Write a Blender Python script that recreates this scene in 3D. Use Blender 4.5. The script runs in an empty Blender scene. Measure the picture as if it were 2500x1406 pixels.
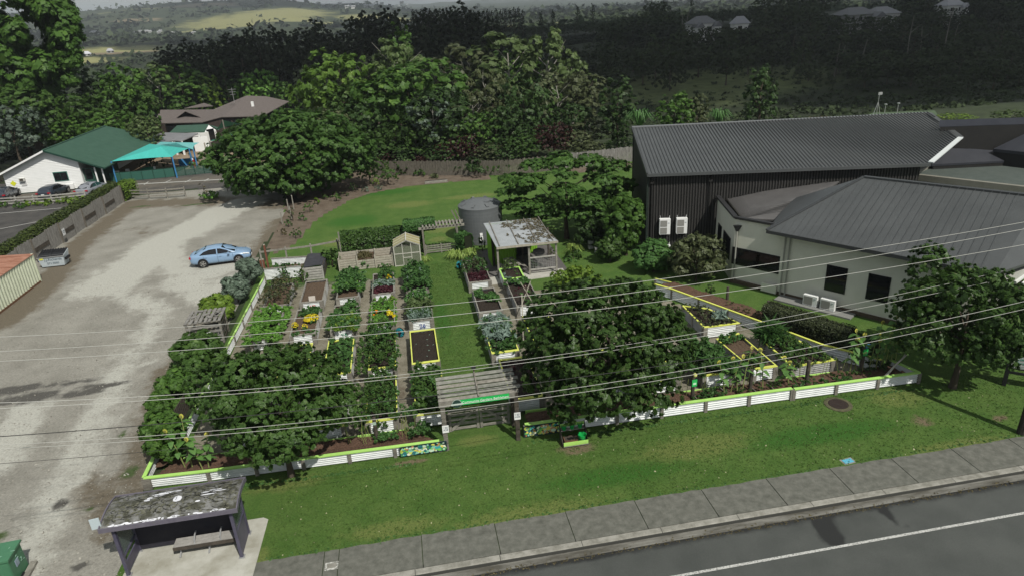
import bpy, math, random
import numpy as np
from mathutils import Vector, Matrix
random.seed(7); RNG = np.random.default_rng(7)
S = bpy.context.scene
R_ = math.radians
# ------------------------------------------------------------------ camera
CAM_H = 17.8
FPX, CX, CY = 1640.0, 1250.0, 703.0            # focal length and centre measured on the 2500 px wide photograph
CR = np.array([[0.98394033, -0.11371049, 0.13759124],
               [-0.1704387, -0.36950944, 0.91346233],
               [-0.05302899, -0.9222433, -0.38295591]])   # world axes in camera axes (right, down, forward)
cam_d = bpy.data.cameras.new('camera'); cam = bpy.data.objects.new('camera', cam_d)
S.collection.objects.link(cam); S.camera = cam
M3 = Matrix(((CR[0][0], -CR[0][1], -CR[0][2]), (CR[1][0], -CR[1][1], -CR[1][2]), (CR[2][0], -CR[2][1], -CR[2][2])))
cam.matrix_world = Matrix.Translation((0, 0, CAM_H)) @ M3.to_4x4()
cam_d.sensor_width = 36; cam_d.lens = 36 * FPX / 2500; cam_d.clip_start = 0.1; cam_d.clip_end = 30000
# ------------------------------------------------------------------ light
SUN_EL = 50.0
SUN_DIR = Vector((0.44, -0.90, 0)).normalized() * math.cos(R_(SUN_EL)); SUN_DIR.z = math.sin(R_(SUN_EL))
sun_d = bpy.data.lights.new('sun', 'SUN'); sun_d.energy = 4.0; sun_d.angle = R_(0.6); sun_d.color = (1.0, 0.965, 0.88)
sun = bpy.data.objects.new('sun', sun_d); S.collection.objects.link(sun)
sun.rotation_euler = SUN_DIR.to_track_quat('Z', 'Y').to_euler(); sun.location = (20, -40, 60)
W = bpy.data.worlds.new('World'); S.world = W; W.use_nodes = True
wn = W.node_tree.nodes; wl = W.node_tree.links; wn.clear()
sky = wn.new('ShaderNodeTexSky'); sky.sky_type = 'NISHITA'; sky.sun_disc = False
sky.sun_elevation = R_(SUN_EL); sky.sun_rotation = math.atan2(SUN_DIR.x, SUN_DIR.y)
sky.air_density = 1.0; sky.dust_density = 2.0
bg = wn.new('ShaderNodeBackground'); bg.inputs['Strength'].default_value = 0.125
wo = wn.new('ShaderNodeOutputWorld')
tc = wn.new('ShaderNodeTexCoord'); mp = wn.new('ShaderNodeMapping'); mp.inputs['Scale'].default_value = (1.2, 1.2, 7.0)
nz = wn.new('ShaderNodeTexNoise'); nz.inputs['Scale'].default_value = 2.2; nz.inputs['Detail'].default_value = 7; nz.inputs['Roughness'].default_value = 0.55
cr = wn.new('ShaderNodeValToRGB'); cr.color_ramp.elements[0].position = 0.32; cr.color_ramp.elements[0].color = (2.15, 2.32, 2.33, 1)
cr.color_ramp.elements[1].position = 0.72; cr.color_ramp.elements[1].color = (4.0, 4.3, 4.3, 1)
mx = wn.new('ShaderNodeMix'); mx.data_type = 'RGBA'; mx.inputs[0].default_value = 0.86     # nearly closed grey cloud cover over the blue
wl.new(tc.outputs['Generated'], mp.inputs[0]); wl.new(mp.outputs[0], nz.inputs['Vector']); wl.new(nz.outputs['Fac'], cr.inputs[0])
wl.new(sky.outputs[0], mx.inputs[6]); wl.new(cr.outputs[0], mx.inputs[7]); wl.new(mx.outputs[2], bg.inputs[0]); wl.new(bg.outputs[0], wo.inputs[0])
V = S.view_settings; V.view_transform = 'Standard'; V.look = 'None'; V.gamma = 1; V.exposure = 0.1; V.use_curve_mapping = False
S.cycles.max_bounces = 5; S.cycles.diffuse_bounces = 3; S.cycles.glossy_bounces = 2; S.cycles.transmission_bounces = 3
S.cycles.transparent_max_bounces = 6; S.cycles.volume_bounces = 0; S.cycles.use_denoising = True
S.cycles.caustics_reflective = False; S.cycles.caustics_refractive = False
try: S.cycles.volume_step_rate = 4.0
except Exception: pass

# ------------------------------------------------------------------ measuring helpers (photo pixel -> world, by real height / depth)
def G(px, py, z=0.0):
    d = CR @ np.array([px - CX, py - CY, FPX]); t = (z - CAM_H) / d[2]; return Vector((d[0] * t, d[1] * t, z))
def A(px, py, Y):
    d = CR @ np.array([px - CX, py - CY, FPX]); t = Y / d[1]; return Vector((d[0] * t, Y, CAM_H + d[2] * t))
def GP(px, py, p, n):
    d = Vector(CR @ np.array([px - CX, py - CY, FPX])); o = Vector((0, 0, CAM_H)); n = Vector(n)
    t = n.dot(Vector(p) - o) / n.dot(d); return o + d * t
# ------------------------------------------------------------------ object helpers
def link(o): S.collection.objects.link(o); return o
def tag(o, label=None, cat=None, group=None, kind=None):
    if label: o['label'] = label
    if cat: o['category'] = cat
    if group: o['group'] = group
    if kind: o['kind'] = kind
    return o
def thing(name, label, cat, loc=(0, 0, 0), rz=0.0, group=None):
    o = bpy.data.objects.new(name, None); link(o); o.location = loc; o.rotation_euler = (0, 0, rz); o.empty_display_size = 0.2
    return tag(o, label, cat, group)
def dup(o, parent=None):
    c = o.copy(); link(c)
    if parent: c.parent = parent
    for ch in list(o.children): dup(ch, c)
    return c
class MB:
    def __init__(s): s.v = []; s.f = []
    def add(s, vs, fs):
        n = len(s.v); s.v += [tuple(v) for v in vs]; s.f += [tuple(i + n for i in f) for f in fs]; return s
    def box(s, c, d, rz=0.0, rx=0.0, ry=0.0):
        m = Matrix.Rotation(rz, 3, 'Z') @ Matrix.Rotation(ry, 3, 'Y') @ Matrix.Rotation(rx, 3, 'X'); c = Vector(c)
        vs = [c + m @ Vector((x * d[0] / 2, y * d[1] / 2, z * d[2] / 2)) for x in (-1, 1) for y in (-1, 1) for z in (-1, 1)]
        return s.add(vs, [(0, 1, 3, 2), (4, 6, 7, 5), (0, 4, 5, 1), (2, 3, 7, 6), (0, 2, 6, 4), (1, 5, 7, 3)])
    def beam(s, a, b, w, h, up=(0, 0, 1)):
        a = Vector(a); b = Vector(b); d = (b - a).normalized(); u = Vector(up)
        if abs(d.dot(u)) > 0.98: u = Vector((1, 0, 0))
        r = d.cross(u).normalized(); u = r.cross(d).normalized()
        vs = [p + r * (i * w / 2) + u * (j * h / 2) for p in (a, b) for i, j in ((-1, -1), (1, -1), (1, 1), (-1, 1))]
        return s.add(vs, [(0, 1, 2, 3), (7, 6, 5, 4), (0, 4, 5, 1), (1, 5, 6, 2), (2, 6, 7, 3), (3, 7, 4, 0)])
    def tube(s, pts, r, n=8, cap=True):
        pts = [Vector(p) for p in pts]; k = len(pts); rr = r if hasattr(r, '__len__') else [r] * k; vs = []; fs = []
        for i, p in enumerate(pts):
            d = (pts[min(i + 1, k - 1)] - pts[max(i - 1, 0)]).normalized()
            u = d.cross(Vector((0, 0, 1)) if abs(d.z) < 0.95 else Vector((1, 0, 0))).normalized(); w = d.cross(u)
            for j in range(n):
                a = 2 * math.pi * j / n; vs.append(p + (u * math.cos(a) + w * math.sin(a)) * rr[i])
        for i in range(k - 1):
            for j in range(n): fs.append((i * n + j, i * n + (j + 1) % n, (i + 1) * n + (j + 1) % n, (i + 1) * n + j))
        if cap: fs.append(tuple(range(n - 1, -1, -1))); fs.append(tuple((k - 1) * n + j for j in range(n)))
        return s.add(vs, fs)
    def lathe(s, c, prof, n=24):
        vs = []; fs = []; k = len(prof)
        for r, z in prof:
            for j in range(n):
                a = 2 * math.pi * j / n; vs.append((c[0] + r * math.cos(a), c[1] + r * math.sin(a), c[2] + z))
        for i in range(k - 1):
            for j in range(n): fs.append((i * n + j, i * n + (j + 1) % n, (i + 1) * n + (j + 1) % n, (i + 1) * n + j))
        fs.append(tuple(range(n - 1, -1, -1))); fs.append(tuple((k - 1) * n + j for j in range(n)))
        return s.add(vs, fs)
    def slab(s, poly, t):
        """polygon (3-D points) given thickness t downwards"""
        n = len(poly); top = [Vector(p) for p in poly]; bot = [p - Vector((0, 0, t)) for p in top]
        fs = [tuple(range(n)), tuple(range(2 * n - 1, n - 1, -1))] + [(i, i + n, (i + 1) % n + n, (i + 1) % n) for i in range(n)]
        return s.add(top + bot, fs)
    def poly(s, poly): return s.add(poly, [tuple(range(len(poly)))])
    def corr(s, a, b, z0, z1, ribs, depth=0.02, axis='h', thick=0.0):
        """corrugated sheet between ground points a,b. 'h': ribs run along the wall, 'v': ribs run up"""
        a = Vector((a[0], a[1], 0)); b = Vector((b[0], b[1], 0)); d = (b - a).normalized(); nrm = Vector((d.y, -d.x, 0))
        vs = []; fs = []; K = ribs * 4
        for i in range(K + 1):
            o = math.sin(2 * math.pi * i / 4) * depth if i % 2 else 0.0
            o = depth * (1 if (i % 4) in (1, 2) else -1)
            if axis == 'h':
                z = z0 + (z1 - z0) * i / K; p = a + nrm * o; q = b + nrm * o
                vs += [(p.x, p.y, z), (q.x, q.y, z)]
            else:
                p = a.lerp(b, i / K) + nrm * o; vs += [(p.x, p.y, z0), (p.x, p.y, z1)]
        for i in range(K): fs.append((2 * i, 2 * i + 1, 2 * i + 3, 2 * i + 2))
        return s.add(vs, fs)
    def mesh(s, name, m, off=None, smooth=False):
        me = bpy.data.meshes.new(name); v = s.v
        if off is not None: v = [(p[0] - off[0], p[1] - off[1], p[2] - off[2]) for p in v]
        me.from_pydata(v, [], s.f)
        if m: me.materials.append(m)
        if smooth: me.polygons.foreach_set('use_smooth', [True] * len(me.polygons))
        me.update(); return me
    def build(s, name, m, parent=None, world=False, smooth=False, label=None, kind=None):
        off = None
        if world and parent:
            r = parent; off = Vector((0, 0, 0))
            while r: off = off + r.location; r = r.parent
        o = bpy.data.objects.new(name, s.mesh(name, m, off, smooth)); link(o)
        if parent: o.parent = parent
        return tag(o, label, None, None, kind)
def inst(name, me, parent=None, loc=(0, 0, 0), rot=(0, 0, 0), sc=(1, 1, 1)):
    o = bpy.data.objects.new(name, me); link(o); o.location = loc; o.rotation_euler = rot; o.scale = sc
    if parent: o.parent = parent
    return o
def text(name, body, m, parent, loc, rot, size, ext=0.004, align='CENTER'):
    c = bpy.data.curves.new(name, 'FONT'); c.body = body; c.size = size; c.resolution_u = 3; c.extrude = ext; c.align_x = align; c.align_y = 'CENTER'
    o = bpy.data.objects.new(name, c); link(o); me = bpy.data.meshes.new_from_object(o.evaluated_get(bpy.context.evaluated_depsgraph_get()))
    bpy.data.objects.remove(o); me.materials.clear(); me.materials.append(m); o = bpy.data.objects.new(name, me); link(o); o.location = loc; o.rotation_euler = rot
    if parent: o.parent = parent
    return o
# ------------------------------------------------------------------ materials
MATS = {}
def mat(name, c, c2=None, rough=0.8, scale=3.0, detail=6, bump=0.0, bscale=None, metal=0.0, world=False, stretch=None, fac=(0.3, 0.7), spec=0.3, extra=None):
    if name in MATS: return MATS[name]
    m = bpy.data.materials.new(name); m.use_nodes = True; nt = m.node_tree; b = nt.nodes['Principled BSDF']
    b.inputs['Roughness'].default_value = rough; b.inputs['Metallic'].default_value = metal
    b.inputs['Specular IOR Level'].default_value = spec
    c = (*c, 1); b.inputs['Base Color'].default_value = c
    if c2 or bump:
        if world: src = nt.nodes.new('ShaderNodeNewGeometry').outputs['Position']
        else: src = nt.nodes.new('ShaderNodeTexCoord').outputs['Object']
        mpn = nt.nodes.new('ShaderNodeMapping'); nt.links.new(src, mpn.inputs[0])
        if stretch: mpn.inputs['Scale'].default_value = stretch
        src = mpn.outputs[0]
        if not world:     # shift the pattern from object to object
            oi = nt.nodes.new('ShaderNodeObjectInfo'); ml = nt.nodes.new('ShaderNodeMath'); ml.operation = 'MULTIPLY'; ml.inputs[1].default_value = 37.0
            nt.links.new(oi.outputs['Random'], ml.inputs[0]); nt.links.new(ml.outputs[0], mpn.inputs['Location'])
    if c2:
        n = nt.nodes.new('ShaderNodeTexNoise'); n.inputs['Scale'].default_value = scale; n.inputs['Detail'].default_value = detail; n.inputs['Roughness'].default_value = 0.65
        r = nt.nodes.new('ShaderNodeValToRGB'); r.color_ramp.elements[0].position = fac[0]; r.color_ramp.elements[1].position = fac[1]
        r.color_ramp.elements[0].color = c; r.color_ramp.elements[1].color = (*c2, 1)
        nt.links.new(src, n.inputs['Vector']); nt.links.new(n.outputs['Fac'], r.inputs[0]); nt.links.new(r.outputs[0], b.inputs['Base Color'])
    if bump:
        n2 = nt.nodes.new('ShaderNodeTexNoise'); n2.inputs['Scale'].default_value = bscale or scale * 4; n2.inputs['Detail'].default_value = 4
        bp = nt.nodes.new('ShaderNodeBump'); bp.inputs['Strength'].default_value = bump; bp.inputs['Distance'].default_value = 0.05
        nt.links.new(src, n2.inputs['Vector']); nt.links.new(n2.outputs['Fac'], bp.inputs['Height']); nt.links.new(bp.outputs[0], b.inputs['Normal'])
    MATS[name] = m; return m
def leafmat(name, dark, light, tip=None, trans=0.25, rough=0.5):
    """leaf colour from the per-leaf 'tone' attribute (varies leaf to leaf, lighter towards clump tops) with a little translucency"""
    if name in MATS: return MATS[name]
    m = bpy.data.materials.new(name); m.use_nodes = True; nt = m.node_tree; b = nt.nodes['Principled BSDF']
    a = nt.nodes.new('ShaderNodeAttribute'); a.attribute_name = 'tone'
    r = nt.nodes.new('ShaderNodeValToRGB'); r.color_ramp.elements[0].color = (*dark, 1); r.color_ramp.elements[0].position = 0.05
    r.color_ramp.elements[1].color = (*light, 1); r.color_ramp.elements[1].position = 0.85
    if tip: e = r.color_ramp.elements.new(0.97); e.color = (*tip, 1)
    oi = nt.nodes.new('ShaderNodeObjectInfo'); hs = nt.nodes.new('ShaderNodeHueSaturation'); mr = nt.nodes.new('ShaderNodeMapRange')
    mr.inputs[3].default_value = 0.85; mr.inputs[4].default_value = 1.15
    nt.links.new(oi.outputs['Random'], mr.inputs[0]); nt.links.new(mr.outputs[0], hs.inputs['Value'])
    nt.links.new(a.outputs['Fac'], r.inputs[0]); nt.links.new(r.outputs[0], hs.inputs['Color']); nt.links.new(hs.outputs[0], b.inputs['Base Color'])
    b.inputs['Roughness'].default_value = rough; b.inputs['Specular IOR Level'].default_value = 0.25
    if trans:
        t = nt.nodes.new('ShaderNodeBsdfTranslucent'); mxs = nt.nodes.new('ShaderNodeMixShader'); mxs.inputs[0].default_value = trans
        nt.links.new(hs.outputs[0], t.inputs[0]); nt.links.new(b.outputs[0], mxs.inputs[1]); nt.links.new(t.outputs[0], mxs.inputs[2])
        nt.links.new(mxs.outputs[0], nt.nodes['Material Output'].inputs[0])
    MATS[name] = m; return m
# plain paints / surfaces
WOOD = mat('weathered_timber', (0.10, 0.09, 0.075), (0.25, 0.235, 0.205), rough=0.85, scale=4, stretch=(1, 1, 6), bump=0.3)
WOODH = mat('grey_rail_timber', (0.15, 0.14, 0.12), (0.30, 0.285, 0.25), rough=0.85, scale=5, bump=0.3)
DWOOD = mat('dark_timber', (0.035, 0.03, 0.025), (0.09, 0.075, 0.06), rough=0.85, scale=4, bump=0.3)
PALEW = mat('pale_timber', (0.26, 0.24, 0.19), (0.42, 0.39, 0.33), rough=0.8, scale=5, bump=0.2)
LIME = mat('lime_paint', (0.36, 0.62, 0.13), (0.42, 0.70, 0.19), rough=0.55, scale=3)
YEL = mat('yellow_lime_paint', (0.58, 0.62, 0.10), (0.68, 0.72, 0.17), rough=0.55, scale=3)
WCOR = mat('white_corrugated_steel', (0.62, 0.64, 0.64), (0.78, 0.80, 0.80), rough=0.4, scale=2, metal=0.0, spec=0.5)
SOIL = mat('dark_soil', (0.012, 0.009, 0.007), (0.040, 0.028, 0.020), rough=0.95, scale=14, bump=1.0, bscale=22)
BSOIL = mat('brown_bed_soil', (0.055, 0.035, 0.022), (0.13, 0.09, 0.06), rough=0.95, scale=14, bump=1.0, bscale=22)
WHITE = mat('white_paint', (0.72, 0.73, 0.72), (0.8, 0.8, 0.8), rough=0.5, scale=1.5)
BLACK = mat('black_plastic', (0.012, 0.012, 0.014), rough=0.5)
DGLASS = mat('dark_glass', (0.010, 0.011, 0.013), rough=0.08, spec=0.6)
STEEL = mat('galvanised_steel', (0.35, 0.36, 0.37), (0.5, 0.5, 0.5), rough=0.4, metal=0.5, scale=6)
BLUE_T = mat('teal_hose', (0.02, 0.22, 0.27), rough=0.4)
def glass(name, c, alpha, rough=0.05):
    if name in MATS: return MATS[name]
    m = bpy.data.materials.new(name); m.use_nodes = True; nt = m.node_tree; b = nt.nodes['Principled BSDF']
    b.inputs['Base Color'].default_value = (*c, 1); b.inputs['Roughness'].default_value = rough; b.inputs['Alpha'].default_value = alpha
    MATS[name] = m; return m
PANE = glass('clear_pane', (0.12, 0.16, 0.14), 0.35)
# ------------------------------------------------------------------ terrain
TC = [-0.95, -0.62, -0.45, -0.3, -0.15, -0.05, 0.05, 0.18, 0.33, 0.5, 0.75, 1.2]     # x / y of the columns
TY = [0, 92, 112, 126, 140, 180, 230, 300, 400, 600, 1000, 1500, 2000, 2600, 3500, 6000, 9000]
TZ = {0: [0] * 12, 92: [0] * 12,
      112: [0, 0, 0, 0, -.5, -2, -3, -3.5, -3.5, -3.5, -3, -2],
      126: [0, -.3, -1.5, -1.6, -1, -3, -4, -4.5, -4.5, -4.5, -4, -3],
      140: [0, -1, -3.2, -3.4, -3, -4, -5, -5.5, -5.5, -5.5, -5, -4],
      180: [-1, -3, -4, -4, -3, -2, -3, -4, -3.5, -3, -1, 0],
      230: [-1, -3, -3, -3, 0, 0, 0, 0, 1, 2, 3, 4],
      300: [-1, -5, -5, -4, -1, 0, 1, 3, 4.5, 5, 6, 6],
      400: [0, -6, -6, -5, -3, 0, 2, 4, 5, 6, 6, 6],
      600: [2, -4, -5, -6, -4, 0, 3, 4, 5, 5, 5, 5],
      1000: [4, 6, 4, 0, -2, 1, 3, 4, 4, 3, 3, 3],
      1500: [8, 12, 14, 16, 16, 9, 4, 3, 3, 0, 0, 0],
      2000: [25, 30, 36, 46, 44, 30, 10, 4, 0, 0, 0, 0],
      2600: [60, 68, 88, 96, 84, 58, 20, 5, 0, 0, 0, 0],
      3500: [40, 50, 60, 60, 60, 50, 38, 25, 10, 0, 0, 0],
      6000: [20, 30, 30, 30, 60, 84, 96, 92, 60, 20, 10, 0],
      9000: [0] * 12}
TG = np.array([TZ[y] for y in TY], float)
def _vn(x, y, s):
    x = x / s; y = y / s; xi = np.floor(x); yi = np.floor(y); fx = x - xi; fy = y - yi; fx = fx * fx * (3 - 2 * fx); fy = fy * fy * (3 - 2 * fy)
    def h(a, b): v = np.sin(a * 127.1 + b * 311.7) * 43758.5453; return v - np.floor(v)
    return (h(xi, yi) * (1 - fx) + h(xi + 1, yi) * fx) * (1 - fy) + (h(xi, yi + 1) * (1 - fx) + h(xi + 1, yi + 1) * fx) * fy
def HT(x, y):
    x = np.asarray(x, float); y = np.asarray(y, float); yy = np.clip(y, 1, 8999); t = np.clip(x / yy, TC[0], TC[-1] - 1e-6)
    j = np.clip(np.searchsorted(TC, t, 'right') - 1, 0, len(TC) - 2); i = np.clip(np.searchsorted(TY, yy, 'right') - 1, 0, len(TY) - 2)
    tc_ = np.array(TC); ty_ = np.array(TY, float); a = (t - tc_[j]) / (tc_[j + 1] - tc_[j]); b = (yy - ty_[i]) / (ty_[i + 1] - ty_[i]); a = a * a * (3 - 2 * a)
    z = (TG[i, j] * (1 - a) + TG[i, j + 1] * a) * (1 - b) + (TG[i + 1, j] * (1 - a) + TG[i + 1, j + 1] * a) * b
    far = np.clip((yy - 130) / 300, 0, 1); amp = np.clip(yy / 60, 0, 40)
    return z + far * ((_vn(x, y, 140.) - .5) * amp * 0.35 + (_vn(x, y, 420.) - .5) * amp * 0.5)
def ht(x, y): return float(HT(x, y))
def grid_obj(name, xs, ys, zf, m, paint=None, kind='structure', label=None, keep=None):
    X, Y = np.meshgrid(xs, ys); Z = zf(X, Y) if callable(zf) else np.full_like(X, zf)
    nx, ny = len(xs), len(ys); idx = np.arange(nx * ny).reshape(ny, nx)
    F = np.stack([idx[:-1, :-1], idx[:-1, 1:], idx[1:, 1:], idx[1:, :-1]], -1).reshape(-1, 4)
    if keep is not None:
        cxm = (X[:-1, :-1] + X[1:, 1:]) / 2; cym = (Y[:-1, :-1] + Y[1:, 1:]) / 2; F = F[keep(cxm, cym).reshape(-1)]
    co = np.stack([X, Y, Z], -1).reshape(-1, 3)
    me = bpy.data.meshes.new(name); me.vertices.add(len(co)); me.vertices.foreach_set('co', co.reshape(-1))
    me.loops.add(F.size); me.loops.foreach_set('vertex_index', F.reshape(-1)); me.polygons.add(len(F))
    me.polygons.foreach_set('loop_start', np.arange(len(F)) * 4); me.update(calc_edges=True)
    for k, v in (paint(X, Y) if paint else {}).items():
        at = me.attributes.new(k, 'FLOAT', 'POINT'); at.data.foreach_set('value', v.reshape(-1).astype(np.float32))
    me.materials.append(m); me.polygons.foreach_set('use_smooth', [True] * len(me.polygons)); me.validate()
    o = bpy.data.objects.new(name, me); link(o); return tag(o, label, None, None, kind)
def inside(poly):
    P = np.array([(p[0], p[1]) for p in poly])
    def f(x, y):
        r = np.zeros(x.shape, bool); n = len(P)
        for i in range(n):
            x1, y1 = P[i]; x2, y2 = P[(i + 1) % n]
            c = ((y1 > y) != (y2 > y)) & (x < (x2 - x1) * (y - y1) / (y2 - y1 + 1e-12) + x1); r ^= c
        return r
    return f
def dist_line(X, Y, pts):
    d = np.full(X.shape, 1e9)
    for a, b in zip(pts[:-1], pts[1:]):
        ax, ay = a[0], a[1]; bx, by = b[0] - ax, b[1] - ay; L = bx * bx + by * by + 1e-9
        t = np.clip(((X - ax) * bx + (Y - ay) * by) / L, 0, 1); d = np.minimum(d, np.hypot(X - ax - t * bx, Y - ay - t * by))
    return d
def blob(X, Y, px, py, rx, ry=None):
    g = G(px, py); ry = ry or rx; return np.exp(-(((X - g.x) / rx) ** 2 + ((Y - g.y) / ry) ** 2) * 1.4)
def paintmat(name, base, base2, layers, rough=0.9, s1=0.6, s2=9.0, bump=0.4, bscale=30, spec=0.2, fine=(0.75, 1.25)):
    """ground: two-tone noise base, layers = [(attribute, colour, noise contrast)], fine grain on top"""
    m = bpy.data.materials.new(name); m.use_nodes = True; nt = m.node_tree; N = nt.nodes.new; L = nt.links.new; b = nt.nodes['Principled BSDF']
    b.inputs['Roughness'].default_value = rough; b.inputs['Specular IOR Level'].default_value = spec
    pos = N('ShaderNodeNewGeometry').outputs['Position']
    def noise(sc, det=8, ro=0.6):
        n = N('ShaderNodeTexNoise'); n.inputs['Scale'].default_value = sc; n.inputs['Detail'].default_value = det; n.inputs['Roughness'].default_value = ro; L(pos, n.inputs['Vector']); return n.outputs['Fac']
    r = N('ShaderNodeValToRGB'); r.color_ramp.elements[0].position = 0.35; r.color_ramp.elements[1].position = 0.65
    r.color_ramp.elements[0].color = (*base, 1); r.color_ramp.elements[1].color = (*base2, 1); L(noise(s1), r.inputs[0]); col = r.outputs[0]
    brk = noise(s1 * 2.3, 10, 0.7)
    for at, c, con in layers:
        a = N('ShaderNodeAttribute'); a.attribute_name = at
        mu = N('ShaderNodeMath'); mu.operation = 'MULTIPLY_ADD'; L(brk, mu.inputs[0]); mu.inputs[1].default_value = con; mu.inputs[2].default_value = -con / 2
        ad = N('ShaderNodeMath'); ad.operation = 'ADD'; L(a.outputs['Fac'], ad.inputs[0]); L(mu.outputs[0], ad.inputs[1])
        ms = N('ShaderNodeMapRange'); ms.inputs[1].default_value = 0.30; ms.inputs[2].default_value = 0.70; ms.interpolation_type = 'SMOOTHSTEP'; L(ad.outputs[0], ms.inputs[0])
        x = N('ShaderNodeMix'); x.data_type = 'RGBA'; L(ms.outputs[0], x.inputs[0]); L(col, x.inputs[6]); x.inputs[7].default_value = (*c, 1); col = x.outputs[2]
    hs = N('ShaderNodeHueSaturation'); mr = N('ShaderNodeMapRange'); mr.inputs[1].default_value = 0.3; mr.inputs[2].default_value = 0.7; mr.inputs[3].default_value = fine[0]; mr.inputs[4].default_value = fine[1]
    L(noise(s2, 10, 0.75), mr.inputs[0]); L(mr.outputs[0], hs.inputs['Value']); L(col, hs.inputs['Color']); L(hs.outputs[0], b.inputs['Base Color'])
    if bump:
        bp = N('ShaderNodeBump'); bp.inputs['Strength'].default_value = bump; bp.inputs['Distance'].default_value = 0.04; L(noise(bscale, 5, 0.7), bp.inputs['Height']); L(bp.outputs[0], b.inputs['Normal'])
    MATS[name] = m; return m
# ================================================================== SETTING
def lin(a, b, s): return list(np.arange(a, b, s))
gx = sorted(set([-9000, -6000, -4000, -2800, -2000, -1400, -1000, -700, -520, -400, -320, -260, -210] + lin(-180, 200, 5) + [230, 270, 320, 400, 520, 700, 1000, 1500, 2200, 3200, 5000, 9000] + lin(-1800, 900, 45)))
gy = sorted(set([-60, -20, 0, 10, 18.2, 18.5] + lin(25, 320, 5) + lin(325, 700, 12) + lin(710, 3600, 45) + [3800, 4200, 4800, 5400, 6000, 6600, 7500, 9000]))
gx = [float(v) for v in gx]; gy = [float(v) for v in gy]
def tz(X, Y): return HT(X, Y) - np.where(Y < 18.3, 0.5, 0.0)
def far_paint(X, Y):
    T = X / np.maximum(Y, 1); pad = np.zeros_like(X); tan_ = np.zeros_like(X)
    def fb(px, Yd, rx, ry):
        x0 = A(px, 60, Yd).x; return np.exp(-(((X - x0) / rx) ** 2 + ((Y - Yd) / ry) ** 2) * 1.2)
    for a in ((620, 1750, 190, 260), (540, 1500, 120, 150), (690, 1900, 150, 260), (180, 640, 40, 50), (250, 820, 70, 110), (840, 1500, 90, 80), (350, 2300, 160, 90), (1270, 700, 70, 60), (950, 1800, 160, 120)): pad = np.maximum(pad, fb(*a))
    for a in ((260, 760, 50, 50), (470, 2350, 200, 120), (340, 1900, 70, 70), (1230, 620, 40, 25)): tan_ = np.maximum(tan_, fb(*a))
    near = np.clip((Y - 88) / 20, 0, 1) * np.clip((1300 - Y) / 400, 0, 1)
    marsh = np.exp(-(((X - A(1720, 215, 165).x) / 45) ** 2 + ((Y - 172) / 26) ** 2))
    return {'paddock': pad, 'tan': tan_, 'scrub': near * (1 - marsh * .9), 'marsh': marsh}
paintmat('terrain_mat', (0.024, 0.036, 0.016), (0.046, 0.058, 0.028), [('scrub', (0.020, 0.027, 0.012), .3), ('marsh', (0.085, 0.105, 0.040), .5), ('paddock', (0.24, 0.235, 0.10), 1.3), ('tan', (0.18, 0.145, 0.09), 1.2)], s1=0.011, s2=0.35, bump=0.6, bscale=0.8, fine=(.55, 1.5))
grid_obj('ground', gx, gy, tz, MATS['terrain_mat'], far_paint)

# --- grass, one lawn sheet from the verge back to the rear fence
lawn_poly = [(-12.6, 19.9), (60, 19.9), (60, 82), (-14, 84), (-11.9, 56), (-11.8, 25), (-12.3, 24)]
def lawn_paint(X, Y):
    bare = np.zeros_like(X); pale = np.zeros_like(X); lush = np.zeros_like(X)
    for b in ((2255, 1030, .7, .35), (2225, 1012, .3, .2), (1410, 1095, 1.1, .5), (1395, 1075, .8, .5), (2050, 990, .7, .5), (2440, 1020, .5, .3), (1000, 1130, 1.2, .25)): bare = np.maximum(bare, blob(X, Y, *b))
    for b in ((2190, 970, 2.2, 1.3), (1165, 1075, 1.4, .7), (1700, 1090, 4, 1.3), (1300, 1260, 5, 1.2), (700, 1180, 2.5, .8), (2350, 1090, 4, .8), (2150, 1150, 3, .6), (1000, 500, 4, 2), (1150, 480, 5, 1.5), (1075, 560, 2.2, 2), (850, 590, 3.5, 2.5), (1070, 585, 1.3, 1.2), (960, 1290, 3, .8), (640, 1360, .5, .9)): pale = np.maximum(pale, blob(X, Y, *b) * .8)
    for b in ((1500, 1160, 5, 1), (2000, 1060, 6, 1.2), (1080, 780, .8, 5), (860, 540, 4, 3), (950, 470, 5, 2)): lush = np.maximum(lush, blob(X, Y, *b) * .8)
    return {'bare': bare, 'pale': pale, 'lush': lush}
paintmat('lawn_mat', (0.055, 0.113, 0.021), (0.082, 0.140, 0.031), [('lush', (0.038, 0.110, 0.016), .4), ('pale', (0.120, 0.155, 0.042), .9), ('bare', (0.15, 0.12, 0.075), .8)], s1=0.9, s2=13, bump=0.9, bscale=45, fine=(.55, 1.5))
grid_obj('lawn', lin(-14, 60.3, .35), lin(19.9, 84.2, .35), 0.006, MATS['lawn_mat'], lawn_paint, keep=inside(lawn_poly))

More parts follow.
